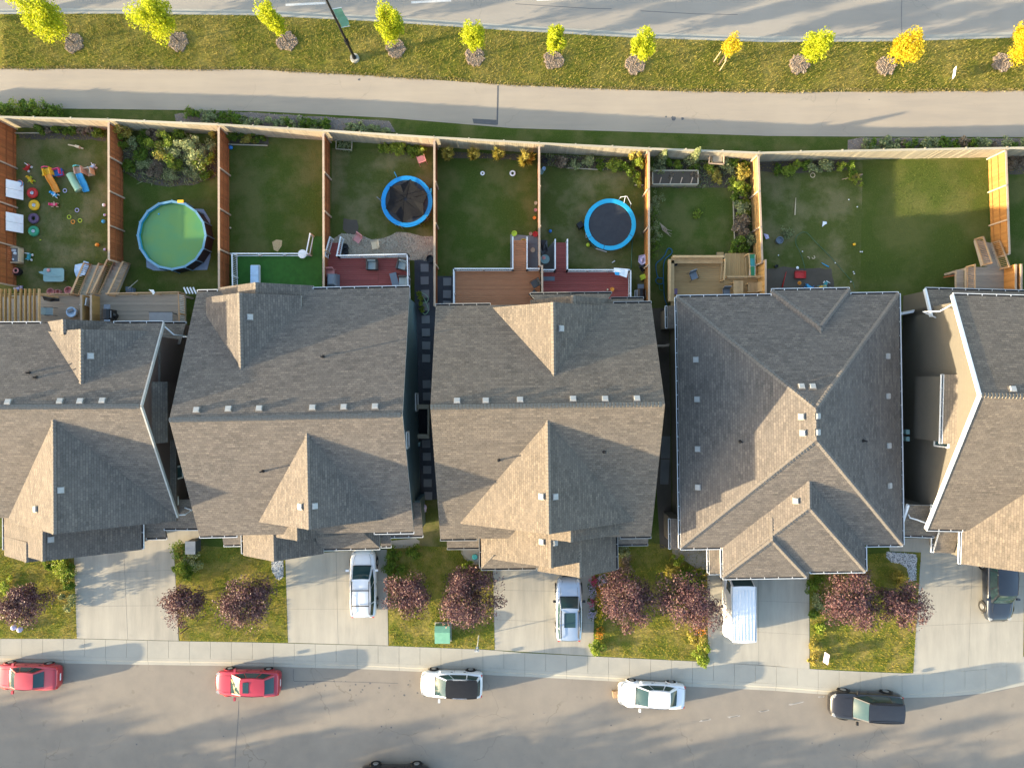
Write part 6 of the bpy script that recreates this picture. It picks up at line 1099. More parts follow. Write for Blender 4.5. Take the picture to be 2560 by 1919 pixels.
for i, (x, y, h_, r) in enumerate([(-64, -33.5, 7, 2.4), (-57, -35, 8, 3.0), (-52, -32.8, 5.5, 2.0), (-46, -34.5, 7.5, 2.6), (-41, -32.6, 5.5, 1.8), (-36, -35, 8, 2.8), (-31, -33, 6, 2.1), (-25, -34.5, 7.5, 2.6), (-19, -33, 6, 2.0), (-13, -35, 8, 2.8), (-7, -33.3, 6, 2.0), (0, -34.5, 7, 2.4), (8, -33.5, 5.5, 1.8), (15, -35, 7, 2.4), (-70, -34, 8.5, 3), (-78, -33.5, 8, 3)]):
    tree('garden_tree', f'purple leaved tree across the street, {ORD[i]} of the row', 'tree', x, y, h_, r, 1.3, 1500, 'leaf_purple', .26, 'trees across the street', lobes=14)
def shrub(x, y, r, h_, n, leaf, lab, size=.09, name='shrub', cat='shrub', grp=None, xyz=None, lobes=6):
    p = xyz or at(x, y, h_*.5); t = thing(name, lab, cat, (p.x, p.y, 0), 0, grp); mb = MB()
    for i in range(4): a = i*1.6+random.random(); mb.tube([(0, 0, 0), (math.cos(a)*r*.3, math.sin(a)*r*.3, h_*.5), (math.cos(a)*r*.6, math.sin(a)*r*.6, h_*.85)], .012, 5)
    mb.part('stems', 'bark', t, local=True); obj('foliage', leafcloud((0, 0, h_*.55), (r*1.25, r*1.25, h_*.5), int(n*1.5), size, leaf, (0, 0, 0), lobes=lobes+3), t); return t
def row(P, n, r, h_, leaf, lab, grp, jit=.25, nl=260, size=.09, cat='shrub', name='shrub'):
    ls = [P[0]]; 
    for i in range(n):
        u = (i+.5)/n*(len(P)-1); k = min(int(u), len(P)-2); q = lerp(V((P[k].x, P[k].y, 0)), V((P[k+1].x, P[k+1].y, 0)), u-k)+V((random.uniform(-jit, jit), random.uniform(-jit, jit), 0)); lf = leaf if isinstance(leaf, str) else random.choice(leaf)
        way = 'from the left' if abs(P[-1].x-P[0].x) > abs(P[-1].y-P[0].y) else 'from the top'
        shrub(0, 0, r*random.uniform(.75, 1.25), h_*random.uniform(.75, 1.25), int(nl*random.uniform(.7, 1.3)), lf, f'{lab}, {ORD[i]} {way}', size, name, cat, grp, q)
row([cr(0, 0, 10, 960), cr(0, 0, 560, 985)], 8, .55, .9, ['leaf_lime', 'leaf_green'], 'bright bushy shrub outside the rear fence at the far left', 'bright shrubs outside the fence', .15)
row([cr(0, 0, 1620, 1015), cr(0, 0, 2180, 1045)], 9, .42, .5, ['leaf_sage', 'leaf_green'], 'low dark shrub in the mulch bed, left part', 'shrubs in the left mulch bed', .12); row([cr(1, 0, 20, 1060), cr(1, 0, 650, 1100)], 10, .42, .5, ['leaf_sage', 'leaf_green'], 'low dark shrub in the mulch bed, middle part', 'shrubs in the middle of the mulch bed', .1); row([cr(1, 0, 780, 1110), cr(1, 0, 1150, 1135)], 6, .36, .45, 'leaf_sage', 'low dark shrub in the mulch bed, right end', 'shrubs at the right end of the mulch bed', .08)
row([cr(3, 0, 800, 1260), cr(3, 0, 1400, 1255), cr(3, 0, 2200, 1250)], 22, .42, .5, ['leaf_sage', 'leaf_green', 'leaf_dry', 'leaf_sage'], 'low grey green shrub in the right mulch bed', 'shrubs in the right mulch bed', .2)
row([cr(0, 0, 330, 1120), cr(0, 0, 900, 1150)], 8, .35, .6, ['leaf_sage', 'leaf_dry', 'leaf_green'], 'scrubby plant along the rear fence of the toys yard', 'plants in the toys yard bed', .15)
for i_, (x, y, r, h_, lf) in enumerate(sorted([(1050, 1150, .6, 1.2, 'leaf_gold'), (1060, 1220, .4, .8, 'leaf_lime'), (1150, 1250, .4, .7, 'leaf_sage'), (1250, 1200, .5, .8, 'leaf_green'), (1330, 1280, .5, 1.2, 'leaf_lime'), (1420, 1210, .6, 1.4, 'leaf_lime'), (1420, 1330, .55, 1.3, 'leaf_gold'), (1500, 1400, .6, 1.1, 'leaf_lime'), (1560, 1300, .7, 1.5, 'leaf_sage'), (1640, 1230, .7, 1.6, 'leaf_sage'), (1680, 1350, .7, 1.5, 'leaf_sage'), (1760, 1370, .6, 1.3, 'leaf_lime'), (1800, 1280, .5, 1.2, 'leaf_sage'), (1250, 1400, .5, .6, 'leaf_sage'), (1120, 1440, .45, .5, 'leaf_green'), (1350, 1460, .5, .5, 'leaf_dry'), (1480, 1500, .5, .5, 'leaf_sage'), (1650, 1480, .5, .5, 'leaf_sage'), (1780, 1500, .4, .6, 'leaf_green'), (1330, 1150, .4, .6, 'leaf_dry'), (1850, 1150, .3, .6, 'leaf_gold'), (1220, 1330, .45, .7, 'leaf_green'), (1560, 1180, .45, .9, 'leaf_green')])):
    shrub(*nv(0, 0, x, y), r*1.12, h_*1.15, 620, lf, ('upper' if y < 1300 else 'lower')+{'leaf_gold': ' yellow', 'leaf_lime': ' lime', 'leaf_sage': ' grey green', 'leaf_green': ' dark green', 'leaf_dry': ' brownish'}[lf]+' shrub in the wild bed above the pool, '+ORD[i_]+' from the left', .075, grp='wild shrubs above the pool')
row([cr(0, 0, 1960, 1180), cr(1, 0, 80, 1215)], 7, .38, .7, ['leaf_green', 'leaf_gold'], 'shrub of the short hedge above the plain lawn', 'hedge above the plain lawn', .08); row([cr(1, 0, 1060, 1290), cr(1, 0, 1470, 1320)], 8, .36, .6, ['leaf_lime', 'leaf_green'], 'leafy green shrub above the netted trampoline', 'shrubs above the netted trampoline', .12); shrub(*nv(1, 0, 770, 1262), .5, .3, 200, 'leaf_sage', 'low plants inside the pale bed frame')
for c_, x, y, lab in [(1, 1662, 1345, 'first'), (1, 1880, 1345, 'second'), (1, 2098, 1345, 'third'), (2, 120, 1385, 'rightmost and largest')]:
    p = cr(c_, 0, x, y, .6); t = thing('ornamental_grass', f'golden feathery ornamental grass, {lab} of the four from the left' if lab[0] != 'r' else 'golden feathery ornamental grass, largest and rightmost of the four', 'ornamental grass', (p.x, p.y, 0), 0, 'golden ornamental grasses'); n = 260; a = rng.uniform(0, 6.283, n); s_ = rng.uniform(.25, 1, n)*(.75 if lab[0] == 'r' else .55); hh = rng.uniform(.6, 1.6, n); w_ = .02
    v = np.stack([np.stack([-np.sin(a)*w_, np.cos(a)*w_, 0*a], 1), np.stack([np.sin(a)*w_, -np.cos(a)*w_, 0*a], 1), np.stack([np.cos(a)*s_*.5+np.sin(a)*w_, np.sin(a)*s_*.5-np.cos(a)*w_, hh*.8], 1), np.stack([np.cos(a)*s_, np.sin(a)*s_, hh], 1)], 1).reshape(-1, 3); obj('blades', npmesh('blades', v, 4, 'leaf_gold'), t); obj('plumes', leafcloud((0, 0, 1.1), (.55, .55, .5), 260, .07, 'leaf_gold', (0, 0, 0), lobes=8), t)
for c_, x, y, r, h_, lf, lab in [(2, 420, 1400, .45, .9, 'leaf_dry', 'reddish brown shrub behind the open trampoline'), (2, 540, 1420, .4, .7, 'leaf_sage', 'grey shrub behind the open trampoline'), (2, 660, 1400, .45, .7, 'leaf_sage', 'low shrub in the middle of the far bed'), (2, 760, 1420, .35, .6, 'leaf_green', 'small green shrub in the far bed'), (2, 880, 1430, .6, .8, 'leaf_lime', 'broad lime shrub in the far bed'), (2, 950, 1450, .45, .8, 'leaf_green', 'green shrub next to the broad lime shrub'), (2, 1060, 1340, .45, 1.5, 'leaf_gold', 'tall yellow shrub in the fence corner'), (2, 1090, 1420, .5, 1.3, 'leaf_lime', 'tall lime shrub in the fence corner'), (2, 1040, 1500, .5, .9, 'leaf_green', 'leafy shrub along the tan fence'), (2, 1090, 1570, .35, .6, 'leaf_lime', 'small lime shrub along the tan fence'),
                                  (2, 1350, 1400, .3, .6, 'leaf_green', 'small green plant between the two conifers'), (2, 1430, 1420, .3, .5, 'leaf_lime', 'small lime plant between the two conifers'), (2, 1720, 1450, .45, .8, 'leaf_lime', 'bright lime shrub right of the planter'), (2, 1760, 1520, .5, .7, 'leaf_gold', 'yellow shrub below the raised frame'), (2, 1860, 1440, .55, .9, 'leaf_sage', 'pale shrub beside the raised frame'), (2, 1900, 1400, .5, .9, 'leaf_green', 'green shrub near the rear fence corner'), (2, 1960, 1500, .6, 1.0, 'leaf_gold', 'yellowing shrub along the golden fence'), (2, 2010, 1440, .4, .8, 'leaf_green', 'green shrub tucked behind the golden fence'), (2, 1950, 1600, .6, 1.0, 'leaf_lime', 'lime shrub along the golden fence'), (2, 2020, 1620, .4, .8, 'leaf_green', 'green shrub beside the lime shrub')]: shrub(*nv(c_, 0, x, y), r, h_, 420, lf, lab)
for y, lf, lab in [(40, 'leaf_green', 'green shrub at the top of the fence bed'), (130, 'leaf_sage', 'sage shrub in the fence bed'), (260, 'leaf_dry', 'brown shrub in the fence bed'), (350, 'leaf_dry', 'pinkish seed head shrub in the fence bed'), (450, 'leaf_green', 'green shrub at the deck end of the fence bed')]: shrub(*nv(2, 1, 1985+random.uniform(-30, 30), y), .6, .9, 480, lf, lab)
shrub(*nv(2, 1, 2060, 400), .5, 1.0, 380, 'leaf_sage', 'pale shrub leaning on the golden fence'); shrub(*nv(2, 1, 1900, 515), .35, .5, 260, 'leaf_lime', 'lime plant at the edge of the new deck'); shrub(*nv(2, 1, 2000, 520), .4, .5, 260, 'leaf_green', 'green plant at the edge of the new deck')
row([cr(2, 1, 1225, 60), cr(2, 1, 1230, 260), cr(2, 1, 1220, 560)], 9, .4, .7, ['leaf_sage', 'leaf_sage', 'leaf_green'], 'wispy grey shrub along the tan fence', 'wispy shrubs along the tan fence', .15, 220, .05)
mb = MB(); [mb.tube([cr(2, 1, 1280, 270, .2), cr(2, 1, 1320+random.uniform(-20, 30), 320+random.uniform(-20, 20), .3), cr(2, 1, 1350+random.uniform(-25, 30), 370+random.uniform(-45, 20), .1)], .015, 5) for _ in range(9)]; solo(mb, 'dry_branch', 'wood_cap', 'bundle of dry bare branches on the grass', 'branch')
for c_, x, y, lab in [(2, 1285, 1370, 'left'), (2, 1550, 1375, 'right')]:
    p = cr(c_, 0, x, y, .4); t = thing('conifer', f'small pale green conifer against the rear fence, {lab} one', 'conifer', (p.x, p.y, 0), 0, 'small conifers'); MB().tube([(0, 0, 0), (0, 0, 1.9 if lab == 'left' else 2.4)], .03, 6, rs=[.05, .01]).part('trunk', 'bark', t, local=True); H_ = 2.0 if lab == 'left' else 2.6; n = 900; u = rng.random(n); zz_ = .15+H_*u; rr = .48*(1-u)**.8*rng.uniform(.7, 1.05, n); a = rng.uniform(0, 6.283, n); c3 = np.stack([np.cos(a)*rr, np.sin(a)*rr, zz_], 1); d1 = rng.normal(size=(n, 3))*.05; d2 = rng.normal(size=(n, 3))*.04; obj('foliage', npmesh('foliage', np.stack([c3-d1, c3+d2, c3+d1, c3-d2], 1).reshape(-1, 3), 4, 'leaf_sage'), t)
row([cr(3, 0, 60, 1470), cr(3, 0, 330, 1450), cr(3, 0, 700, 1440)], 11, .4, .7, ['leaf_lime', 'leaf_green', 'leaf_sage'], 'mixed shrub along the rear fence of the littered lawn', 'shrubs behind the littered lawn', .2); row([cr(3, 0, 700, 1510), cr(3, 0, 780, 1590)], 3, .3, .3, ['leaf_gold', 'leaf_lime'], 'low yellow weed by the fallen branch', 'weeds by the branch', .1, 120, .07, 'weed', 'weed'); row([cr(3, 0, 2090, 1420), cr(3, 0, 2190, 1400)], 3, .4, .5, 'leaf_dry', 'dark low plant in the right corner bed', 'plants in the right corner bed', .1)
row([A7(430, 140), A7(560, 260), A7(480, 180)], 3, .35, .25, 'leaf_sage', 'flat grey green weed on the littered lawn', 'weeds on the littered lawn', .2, 120, .06, 'weed', 'weed'); row([cr(2, 1, 1570, 200), cr(2, 1, 1620, 180)], 2, .25, .2, 'leaf_lime', 'light lime weed in the middle of the planter lawn', 'lime weeds', .1, 90, .08, 'weed', 'weed'); row([cr(1, 1, 1345, 290), cr(1, 1, 1450, 260)], 3, .25, .35, 'leaf_green', 'weed at the foot of the netted trampoline', 'weeds by the netted trampoline', .1, 120, .05, 'weed', 'weed')
row([A4(1850, 1180), A4(1880, 1350), A4(1900, 1540)], 5, .22, .4, 'leaf_lime', 'weed growing beside the stepping stones', 'weeds by the stepping stones', .08, 120, .06, 'weed', 'weed')
row([cr(2, 0, 1230, 1530), cr(2, 0, 1590, 1530)], 7, .28, .5, ['leaf_sage', 'leaf_dry', 'leaf_green'], 'herb growing in the raised timber planter', 'herbs in the planter', .1, 260, .07)
row([cr(2, 0, 1180, 1380), cr(2, 0, 1220, 1480), cr(2, 0, 1640, 1480)], 6, .35, .6, ['leaf_sage', 'leaf_green'], 'loose plant around the raised timber planter', 'plants around the planter', .15, 260, .07)
row([cr(2, 1, 1960, 10), cr(2, 1, 2010, 480)], 7, .38, .6, ['leaf_sage', 'leaf_dry', 'leaf_lime'], 'filler plant in the long fence bed', 'filler plants in the long fence bed', .2, 300, .06)
# front yard planting
FR = [(1560, 1480), (1560, 1600), (1620, 1420)]
for c_, r_, x, y, r, h_, lf, lab in [(0, 2, 520, 1570, .75, .8, 'leaf_lime', 'bright shrub under the garage eave of the leftmost house'), (0, 2, 430, 1560, .5, .6, 'leaf_green', 'green shrub under the garage eave'), (0, 2, 590, 1600, .45, .7, 'leaf_green', 'shrub at the upper left corner of the empty driveway'), (0, 3, 590, 60, .5, .6, 'leaf_green', 'shrub along the left edge of the empty driveway'), (0, 3, 580, 220, .6, .5, 'leaf_sage', 'pale shrub along the left edge of the empty driveway'), (0, 3, 60, 80, .6, .4, 'leaf_lime', 'lime ground plant at the left edge'),
                                    (0, 2, 1560, 1440, .8, .9, 'leaf_green', 'dark green shrub under the porch of the second house'), (0, 2, 1660, 1500, .7, .8, 'leaf_sage', 'flowering grey shrub beside the porch'), (0, 2, 1560, 1560, .6, .7, 'leaf_lime', 'yellow green shrub at the right edge of the empty driveway'), (0, 2, 1620, 1620, .6, .7, 'leaf_green', 'green shrub above the loose purple tree'), (1, 2, 1190, 1470, .6, .7, 'leaf_green', 'round green shrub right of the estate car, upper'), (1, 2, 1360, 1450, .6, .6, 'leaf_green', 'green shrub right of the white stones'), (1, 2, 1200, 1590, .75, .8, 'leaf_green', 'large round shrub right of the estate car'), (1, 2, 1820, 1560, .4, .7, 'leaf_lime', 'small spiky lime plant by the half round porch'),
                                    (2, 2, 950, 1440, .5, .9, 'leaf_sage', 'white flowering shrub at the garage corner'), (2, 2, 990, 1560, .55, .8, 'leaf_dry', 'pinkish shrub below the garage corner'), (2, 2, 1440, 1520, .45, .6, 'leaf_lime', 'broad leaved plant by the grey porch'), (2, 2, 1380, 1620, .5, .7, 'leaf_gold', 'bright yellow shrub left of the grey porch'), (2, 2, 1500, 1620, .6, .8, 'leaf_green', 'green shrub below the grey porch'), (2, 2, 1610, 1640, .5, .7, 'leaf_lime', 'lime shrub near the van'), (2, 3, 1610, 30, .5, .7, 'leaf_green', 'green shrub right of the yellow one'), (3, 3, 400, 80, .6, .7, 'leaf_green', 'dark shrub at the garage corner of the hip roofed house'), (3, 3, 450, 240, .7, .7, 'leaf_sage', 'sage shrub below the garage corner'), (3, 3, 450, 440, .45, .5, 'leaf_lime', 'small round lime shrub'), (3, 3, 385, 330, .35, .8, 'leaf_green', 'narrow upright shrub at the driveway edge'), (3, 3, 1130, 40, .6, .6, 'leaf_gold', 'yellow shrub left of the white stones'), (3, 3, 390, 600, .35, .4, 'leaf_gold', 'golden plant along the van driveway'), (3, 3, 395, 720, .35, .4, 'leaf_gold', 'golden plant near the sidewalk corner'),
                                    (2, 3, 750, 620, .6, .6, 'leaf_lime', 'bright lime clump at the sidewalk end of the flower border'), (2, 3, 1640, 640, .7, .7, 'leaf_lime', 'bright yellow green clump at the sidewalk corner by the van'), (2, 3, 1600, 540, .6, .6, 'leaf_gold', 'yellow green clump beside the van driveway'), (2, 3, 1650, 720, .45, .4, 'leaf_lime', 'lime tuft spilling over the sidewalk edge')]: shrub(*nv(c_, r_, x, y), r, h_, 520, lf, lab, .08)
FC = {}
for x, y, cc in [(700, 30, 'pink'), (720, 60, 'pink'), (690, 100, 'lilac'), (700, 150, 'lilac'), (690, 230, 'pink'), (700, 310, 'lilac'), (690, 340, 'lilac'), (760, 110, 'orange'), (765, 160, 'orange'), (750, 220, 'yellow'), (775, 260, 'yellow'), (750, 320, 'yellow'), (780, 350, 'yellow'), (755, 390, 'yellow'), (760, 470, 'orange'), (750, 510, 'orange'), (1620, 240, 'orange'), (1610, 450, 'orange'), (1640, 480, 'orange'), (1660, 380, 'yellow'), (760, 40, 'lilac'), (790, 20, 'lilac')]:
    p = cr(2, 3, x, y, .35); FC[cc, x < 900] = FC.get((cc, x < 900), 0)+1; t = thing('flower_clump', f'{cc} flowering clump in the border beside the '+('silver car' if x < 900 else 'van driveway')+f', {ORD[FC[cc, x < 900]-1]} of its colour', 'flowers', (p.x, p.y, 0), 0, f'{cc} flower clumps '+('by the silver car' if x < 900 else 'by the van')); obj('foliage', leafcloud((0, 0, .2), (.36, .36, .22), 150, .07, 'leaf_green', (0, 0, 0), lobes=5), t); obj('petals', leafcloud((0, 0, .38), (.34, .34, .12), 90, .06, 'petal_'+cc, (0, 0, 0), aspect=1.1, up=1), t)['kind'] = 'stuff'
solo(MB().box(at(460, 1576, .6), (.06, .06, 1.2)), 'wooden_post', 'bark', 'short wooden post near the sidewalk below the loose purple tree', 'post'); solo(MB().box(cr(2, 3, 1570, 380, .7), (.05, .05, 1.4)), 'garden_stake', 'stake_wood', 'thin orange stake beside the tree left of the van', 'stake')
for x, y in ((115, 443), (168, 462)): solo(MB().ball(cr(0, 3, x, y, .3)+V((0, 0, -.05)), .2, 14), 'globe_lamp', 'plastic_lilac', 'pale round globe under the leftmost purple tree, '+('left' if x < 150 else 'right')+' of the pair', 'garden globe', 'pair of garden globes', True)
solo(MB().prism([at(*q) for q in [(1155, 1366), (1196, 1366), (1196, 1404), (1176, 1400), (1160, 1386)]], 0, .16), 'porch_step', 'concrete', 'half round concrete porch step of the middle house', 'step'); solo(MB().cyl(cr(1, 2, 1890, 1490, .16), cr(1, 2, 1890, 1490, .55), .22, .16, 14), 'planter_urn', 'plastic_teal', 'turquoise urn on the half round porch step', 'urn')
t = thing('storage_bench', 'slate grey box seat at the corner of the left porch', 'box', cr(0, 2, 1695, 1385)); MB().b0(-.33, -.42, 0, .33, .42, .9).part('box', 'plastic_darkgrey', t, local=True); MB().b0(-.36, -.46, .9, .36, .46, .95).part('lid', 'plastic_slate', t, local=True)
solo(MB().ball(cr(1, 2, 1440, 1065, .3), .3, 12, .5).box(cr(1, 2, 1430, 1085, .15), (.6, .4, .3), R(15)), 'garden_cushion', 'plastic_lilac', 'pale striped bundle at the end of the gravel passage', 'bundle')
mb = MB(); p = cr(1, 2, 1380, 1060); mb.bar(p+V((-.2, .5, 1.3)), p+V((.3, -.1, 1.3)), .06, .06); mb.bar(p+V((-.2, -.1, 1.3)), p+V((.3, -.1, 1.3)), .06, .06); mb.bar(p+V((.3, -.5, 1.3)), p+V((.3, .5, 1.3)), .06, .06); [mb.bar(p+V((.3, y, 0)), p+V((.3, y, 1.3)), .06, .06) for y in (-.5, .5)]; solo(mb, 'gate', 'white_metal', 'white side gate at the end of the gravel passage', 'gate')
for i, (c_, x, y) in enumerate([(1, 1403, 515), (1, 1385, 670)]): solo(MB().box(cr(c_, 2, x, y, .35), (.3, .28, .5)), 'utility_meter', 'plastic_glassgreen', ['pale meter box on the teal wall, upper one', 'pale meter box on the teal wall, lower one'][i], 'meter box', 'meter boxes')
for x, y in ((1190, 410), (1190, 470)): solo(MB().box(cr(3, 2, x, y, 2.5), (.25, .3, .5)).box(cr(3, 2, x-30, y, 2.5), (.3, .06, .06)), 'wall_vent', 'plastic_glassgreen', 'vent box on the right wall of the hip roofed house, '+('upper' if y < 450 else 'lower'), 'vent', 'wall vents')
# street furniture
p = at(887.5, 147.6); t = thing('street_lamp', 'tall black lamp post with green banner on a round concrete foot', 'lamp post', p); MB().cyl((0, 0, -.05), (0, 0, .22), .33, .31, 20).part('foot', 'concrete', t, local=True); MB().cyl((0, 0, .2), (0, 0, 9.6), .105, .06, 12).part('pole', 'black_metal', t, local=True)
mb = MB(); mb.cyl((0, 0, 2.3), (0, 0, 2.75), .15, n=12); mb.cyl((0, 0, .2), (0, 0, .5), .16, .13, 12); mb.part('collar', 'black_metal', t, local=True); mb = MB(); mb.tube([(0, 0, 9.5), (0, .6, 9.9), (0, 2.2, 10)], .04, 8); mb.part('arm', 'black_metal', t, local=True); MB().box((0, 2.4, 9.97), (.3, .8, .12)).part('lamp_head', 'black_metal', t, local=True)
mb = MB()
a, b_ = V((.10, .0, 4.4)), V((.10, 0, 6.6)); n = 8
for i in range(n): u, v = i/n, (i+1)/n; f = lambda k: V((.12+.02*math.sin(k*6), .0, 4.4+2.2*k)); g_ = lambda k: V((.62+.03*math.sin(k*9), .18+.1*math.sin(k*5), 4.4+2.2*k)); mb.add([f(u), g_(u), g_(v), f(v)], [(0, 1, 2, 3)])
mb.part('banner', 'utility_green', t, local=True); mb = MB(); mb.tube([(0, 0, 6.62), (.66, .12, 6.62)], .02, 6); mb.tube([(0, 0, 4.38), (.66, .12, 4.38)], .02, 6); mb.part('banner_bracket', 'white_metal', t, local=True)
t = thing('utility_box', 'green transformer box on the grass below the largest purple tree', 'utility box', V((cr(1, 3, 1608, 510).x*.985, cr(1, 3, 1608, 510).y*.985, 0))); MB().b0(-.52, -.60, 0, .52, .62, .62).part('cabinet', 'utility_green', t, local=True); mb = MB(); mb.add([(-.54, -.63, .62), (.54, -.63, .62), (.54, .22, .82), (-.54, .22, .82), (-.54, .64, .70), (.54, .64, .70), (-.54, -.63, .55), (.54, -.63, .55)], [(0, 1, 2, 3), (3, 2, 5, 4), (0, 6, 7, 1)]); mb.part('lid', 'utility_green', t, local=True); MB().b0(-.6, -.68, 0, .6, .7, .06).part('plinth', 'concrete', t, local=True)
def sign(nx, ny, lab, rz=R(82), tint='plastic_white'):
    p = at(nx, ny, .55); t = thing('lawn_sign', lab, 'sign', (p.x, p.y, 0), rz, 'small lawn signs'); MB().box((0, 0, .55), (.72, .025, .5), tilt=Matrix.Rotation(R(14), 3, 'X')).part('panel', tint, t, local=True); mb = MB(); [mb.cyl((x, 0, 0), (x, 0, .4), .012, n=6) for x in (-.25, .25)]; mb.part('stake', 'rim_metal', t, local=True)
mat('sign_pink', (.72, .56, .60), rough=.6); sign(2066, 1645, 'small pinkish white lawn sign near the sidewalk', R(80), 'sign_pink'); sign(2386, 182, 'small white lawn sign on the boulevard grass', R(-98))
p = at(1197, 1587.5); t = thing('street_sign', 'thin white sign post at the sidewalk edge near the green box', 'sign post', p); MB().cyl((0, 0, 0), (0, 0, 3.0), .03, n=8).part('pole', 'white_metal', t, local=True); MB().box((0, -.03, 2.75), (.3, .02, .42)).part('panel', 'plastic_white', t, local=True); MB().box((0, -.03, 2.2), (.2, .02, .2)).part('panel', 'plastic_blue', t, local=True)
solo(MB().box(cr(2, 3, 890, 1000, -.14)+V((0, 0, .25)), (.42, .46, .3), R(8)).box(cr(2, 3, 905, 1000, -.14)+V((.1, 0, .1)), (.3, .3, .2), R(8)), 'cardboard_box', 'cardboard', 'small brown box on the road before the white sedan', 'box')

# ================================================================ CARS
def interp(st, x):
    for a, b_ in zip(st, st[1:]):
        if x <= b_[0]: u = (x-a[0])/(b_[0]-a[0]); return [lerp(p, q, u) for p, q in zip(a[1:], b_[1:])]
    return st[-1][1:]
def car(lab, cat, x, y, rz, Lc, Wc, Hc, paint, kind='sedan', roofm=None, z=-.14, name='parked_car', sunroof=None, rails=False, bars=False, wheelr=.33, grp='cars parked along the kerb', cab=None):
    t = thing(name, lab, cat, (x, y, z), rz, grp); w_ = Wc/2; h2 = Lc/2; clear = .2 if kind == 'sedan' else .26; bh = {'sedan': .92, 'suv': 1.08, 'van': 1.15, 'coupe': .9}[kind]; hood = bh-(.14 if kind != 'van' else .08)
    F = lambda k: h2*k
    st = [(-h2, .60, bh*.62, bh*.74), (-h2*.985, .80, bh*.70, bh*.86), (-h2*.94, .92, bh*.84, bh*.97), (-h2*.80, .985, bh*.90, bh*1.0), (-h2*.3, 1, bh*.90, bh*1.0), (h2*.2, 1, bh*.88, bh*.99), (h2*.42, .995, bh*.84, hood+.07), (h2*.75, .96, hood*.86, hood), (h2*.90, .87, hood*.76, hood*.90), (h2*.97, .74, hood*.64, hood*.78), (h2, .52, hood*.5, hood*.66)]
    if kind == 'van': st = [(-h2, .90, bh*.62, bh*.9), (-h2*.985, .96, bh*.80, bh*.98), (-h2*.94, .985, bh*.90, bh), (-h2*.8, 1, bh*.90, bh)]+st[4:]
    xs = [-h2, -h2*.985, -h2*.94, -h2*.86, -h2*.7, -h2*.5, -h2*.25, 0, h2*.2, h2*.35, h2*.46, h2*.6, h2*.75, h2*.84, h2*.91, h2*.965, h2]
    sec = lambda k: [(k[0]*.90, clear), (k[0]*.985, clear+.16), (k[0], (clear+k[1])/2+.06), (k[0]*.985, k[1]), (k[0]*.93, lerp(k[1], k[2], .7)), (k[0]*.80, k[2]), (k[0]*.45, k[2]+.025), (0, k[2]+.035)]
    mb = MB(); rings = []
    for x_ in xs:
        k = interp(st, x_); s_ = sec(k); full = [(a*w_, z_) for a, z_ in s_]+[(-a*w_, z_) for a, z_ in s_[-2::-1]]; rings.append([(x_, a, z_) for a, z_ in full])
    n = len(rings[0]); vv = [p for r_ in rings for p in r_]; m_ = len(rings)
    fs = [(i*n+j, (i+1)*n+j, (i+1)*n+j+1, i*n+j+1) for i in range(m_-1) for j in range(n-1)]+[(i*n, i*n+n-1, (i+1)*n+n-1, (i+1)*n) for i in range(m_-1)]+[tuple(range(n)), tuple(range((m_-1)*n, m_*n))[::-1]]
    mb.add(vv, fs); body = mb.part('body', paint, t, True, local=True)
    # cabin: lower outline (belt) and roof outline
    xb0, xt0, xt1, xb1 = {'sedan': (-.66, -.36, .10, .40), 'coupe': (-.78, -.42, .06, .38), 'suv': (-.95, -.84, .12, .42), 'van': (-.985, -.955, .48, .70)}[kind] if cab is None else cab
    wt = {'sedan': .72, 'coupe': .72, 'suv': .74, 'van': .86}[kind]*w_; wb = (.90 if kind != 'van' else .95)*w_; zb_ = bh*.97; zt_ = Hc-.05
    lo = [V((F(xb0), wb*.86, zb_)), V((F(xb1), wb*.84, zb_-.02)), V((F(xb1), -wb*.84, zb_-.02)), V((F(xb0), -wb*.86, zb_))]; mi0, mi1 = V((F(-.3), wb, zb_)), V((F(.15), wb, zb_))
    hi = [V((F(xt0), wt*.88, zt_-.03)), V((F(xt1), wt*.92, zt_-.02)), V((F(xt1), -wt*.92, zt_-.02)), V((F(xt0), -wt*.88, zt_-.03))]
    side = lambda s_: [V((F(xb0), s_*wb*.86, zb_)), V((F(lerp(xb0, xb1, .3)), s_*wb, zb_)), V((F(lerp(xb0, xb1, .72)), s_*wb, zb_)), V((F(xb1), s_*wb*.84, zb_-.02))]
    sideT = lambda s_: [V((F(xt0), s_*wt*.88, zt_-.03)), V((F(lerp(xt0, xt1, .35)), s_*wt, zt_)), V((F(lerp(xt0, xt1, .75)), s_*wt, zt_)), V((F(xt1), s_*wt*.92, zt_-.02))]
    mb = MB(); A_, B_ = side(1), sideT(1); C_, D_ = side(-1), sideT(-1); vv = A_+B_+C_+D_
    mb.add(vv, [(0, 1, 5, 4), (1, 2, 6, 5), (2, 3, 7, 6), (8, 12, 13, 9), (9, 13, 14, 10), (10, 14, 15, 11), (3, 11, 15, 7), (0, 4, 12, 8), (4, 5, 13, 12), (5, 6, 14, 13), (6, 7, 15, 14)]); mb.part('pillars', paint, t, local=True)
    def patch(a, b_, c, d, bul, o_, ins=(.06, .06, .06, .06), nu=6, nv_=4, name='window', m__='car_glass', par=None):
        a, b_, c, d = [V(q) for q in (a, b_, c, d)]; nn = (b_-a).cross(d-a).normalized(); ce = (a+b_+c+d)/4
        if nn.dot(ce-V((ce.x*.3, 0, .6))) < 0: nn = -nn
        mb = MB(); vv = []
        for j in range(nv_+1):
            v = lerp(ins[1], 1-ins[3], j/nv_)
            for i in range(nu+1): u = lerp(ins[0], 1-ins[2], i/nu); vv.append(lerp(lerp(a, b_, u), lerp(d, c, u), v)+nn*(o_+bul*4*u*(1-u)*(.5+2*v*(1-v))))
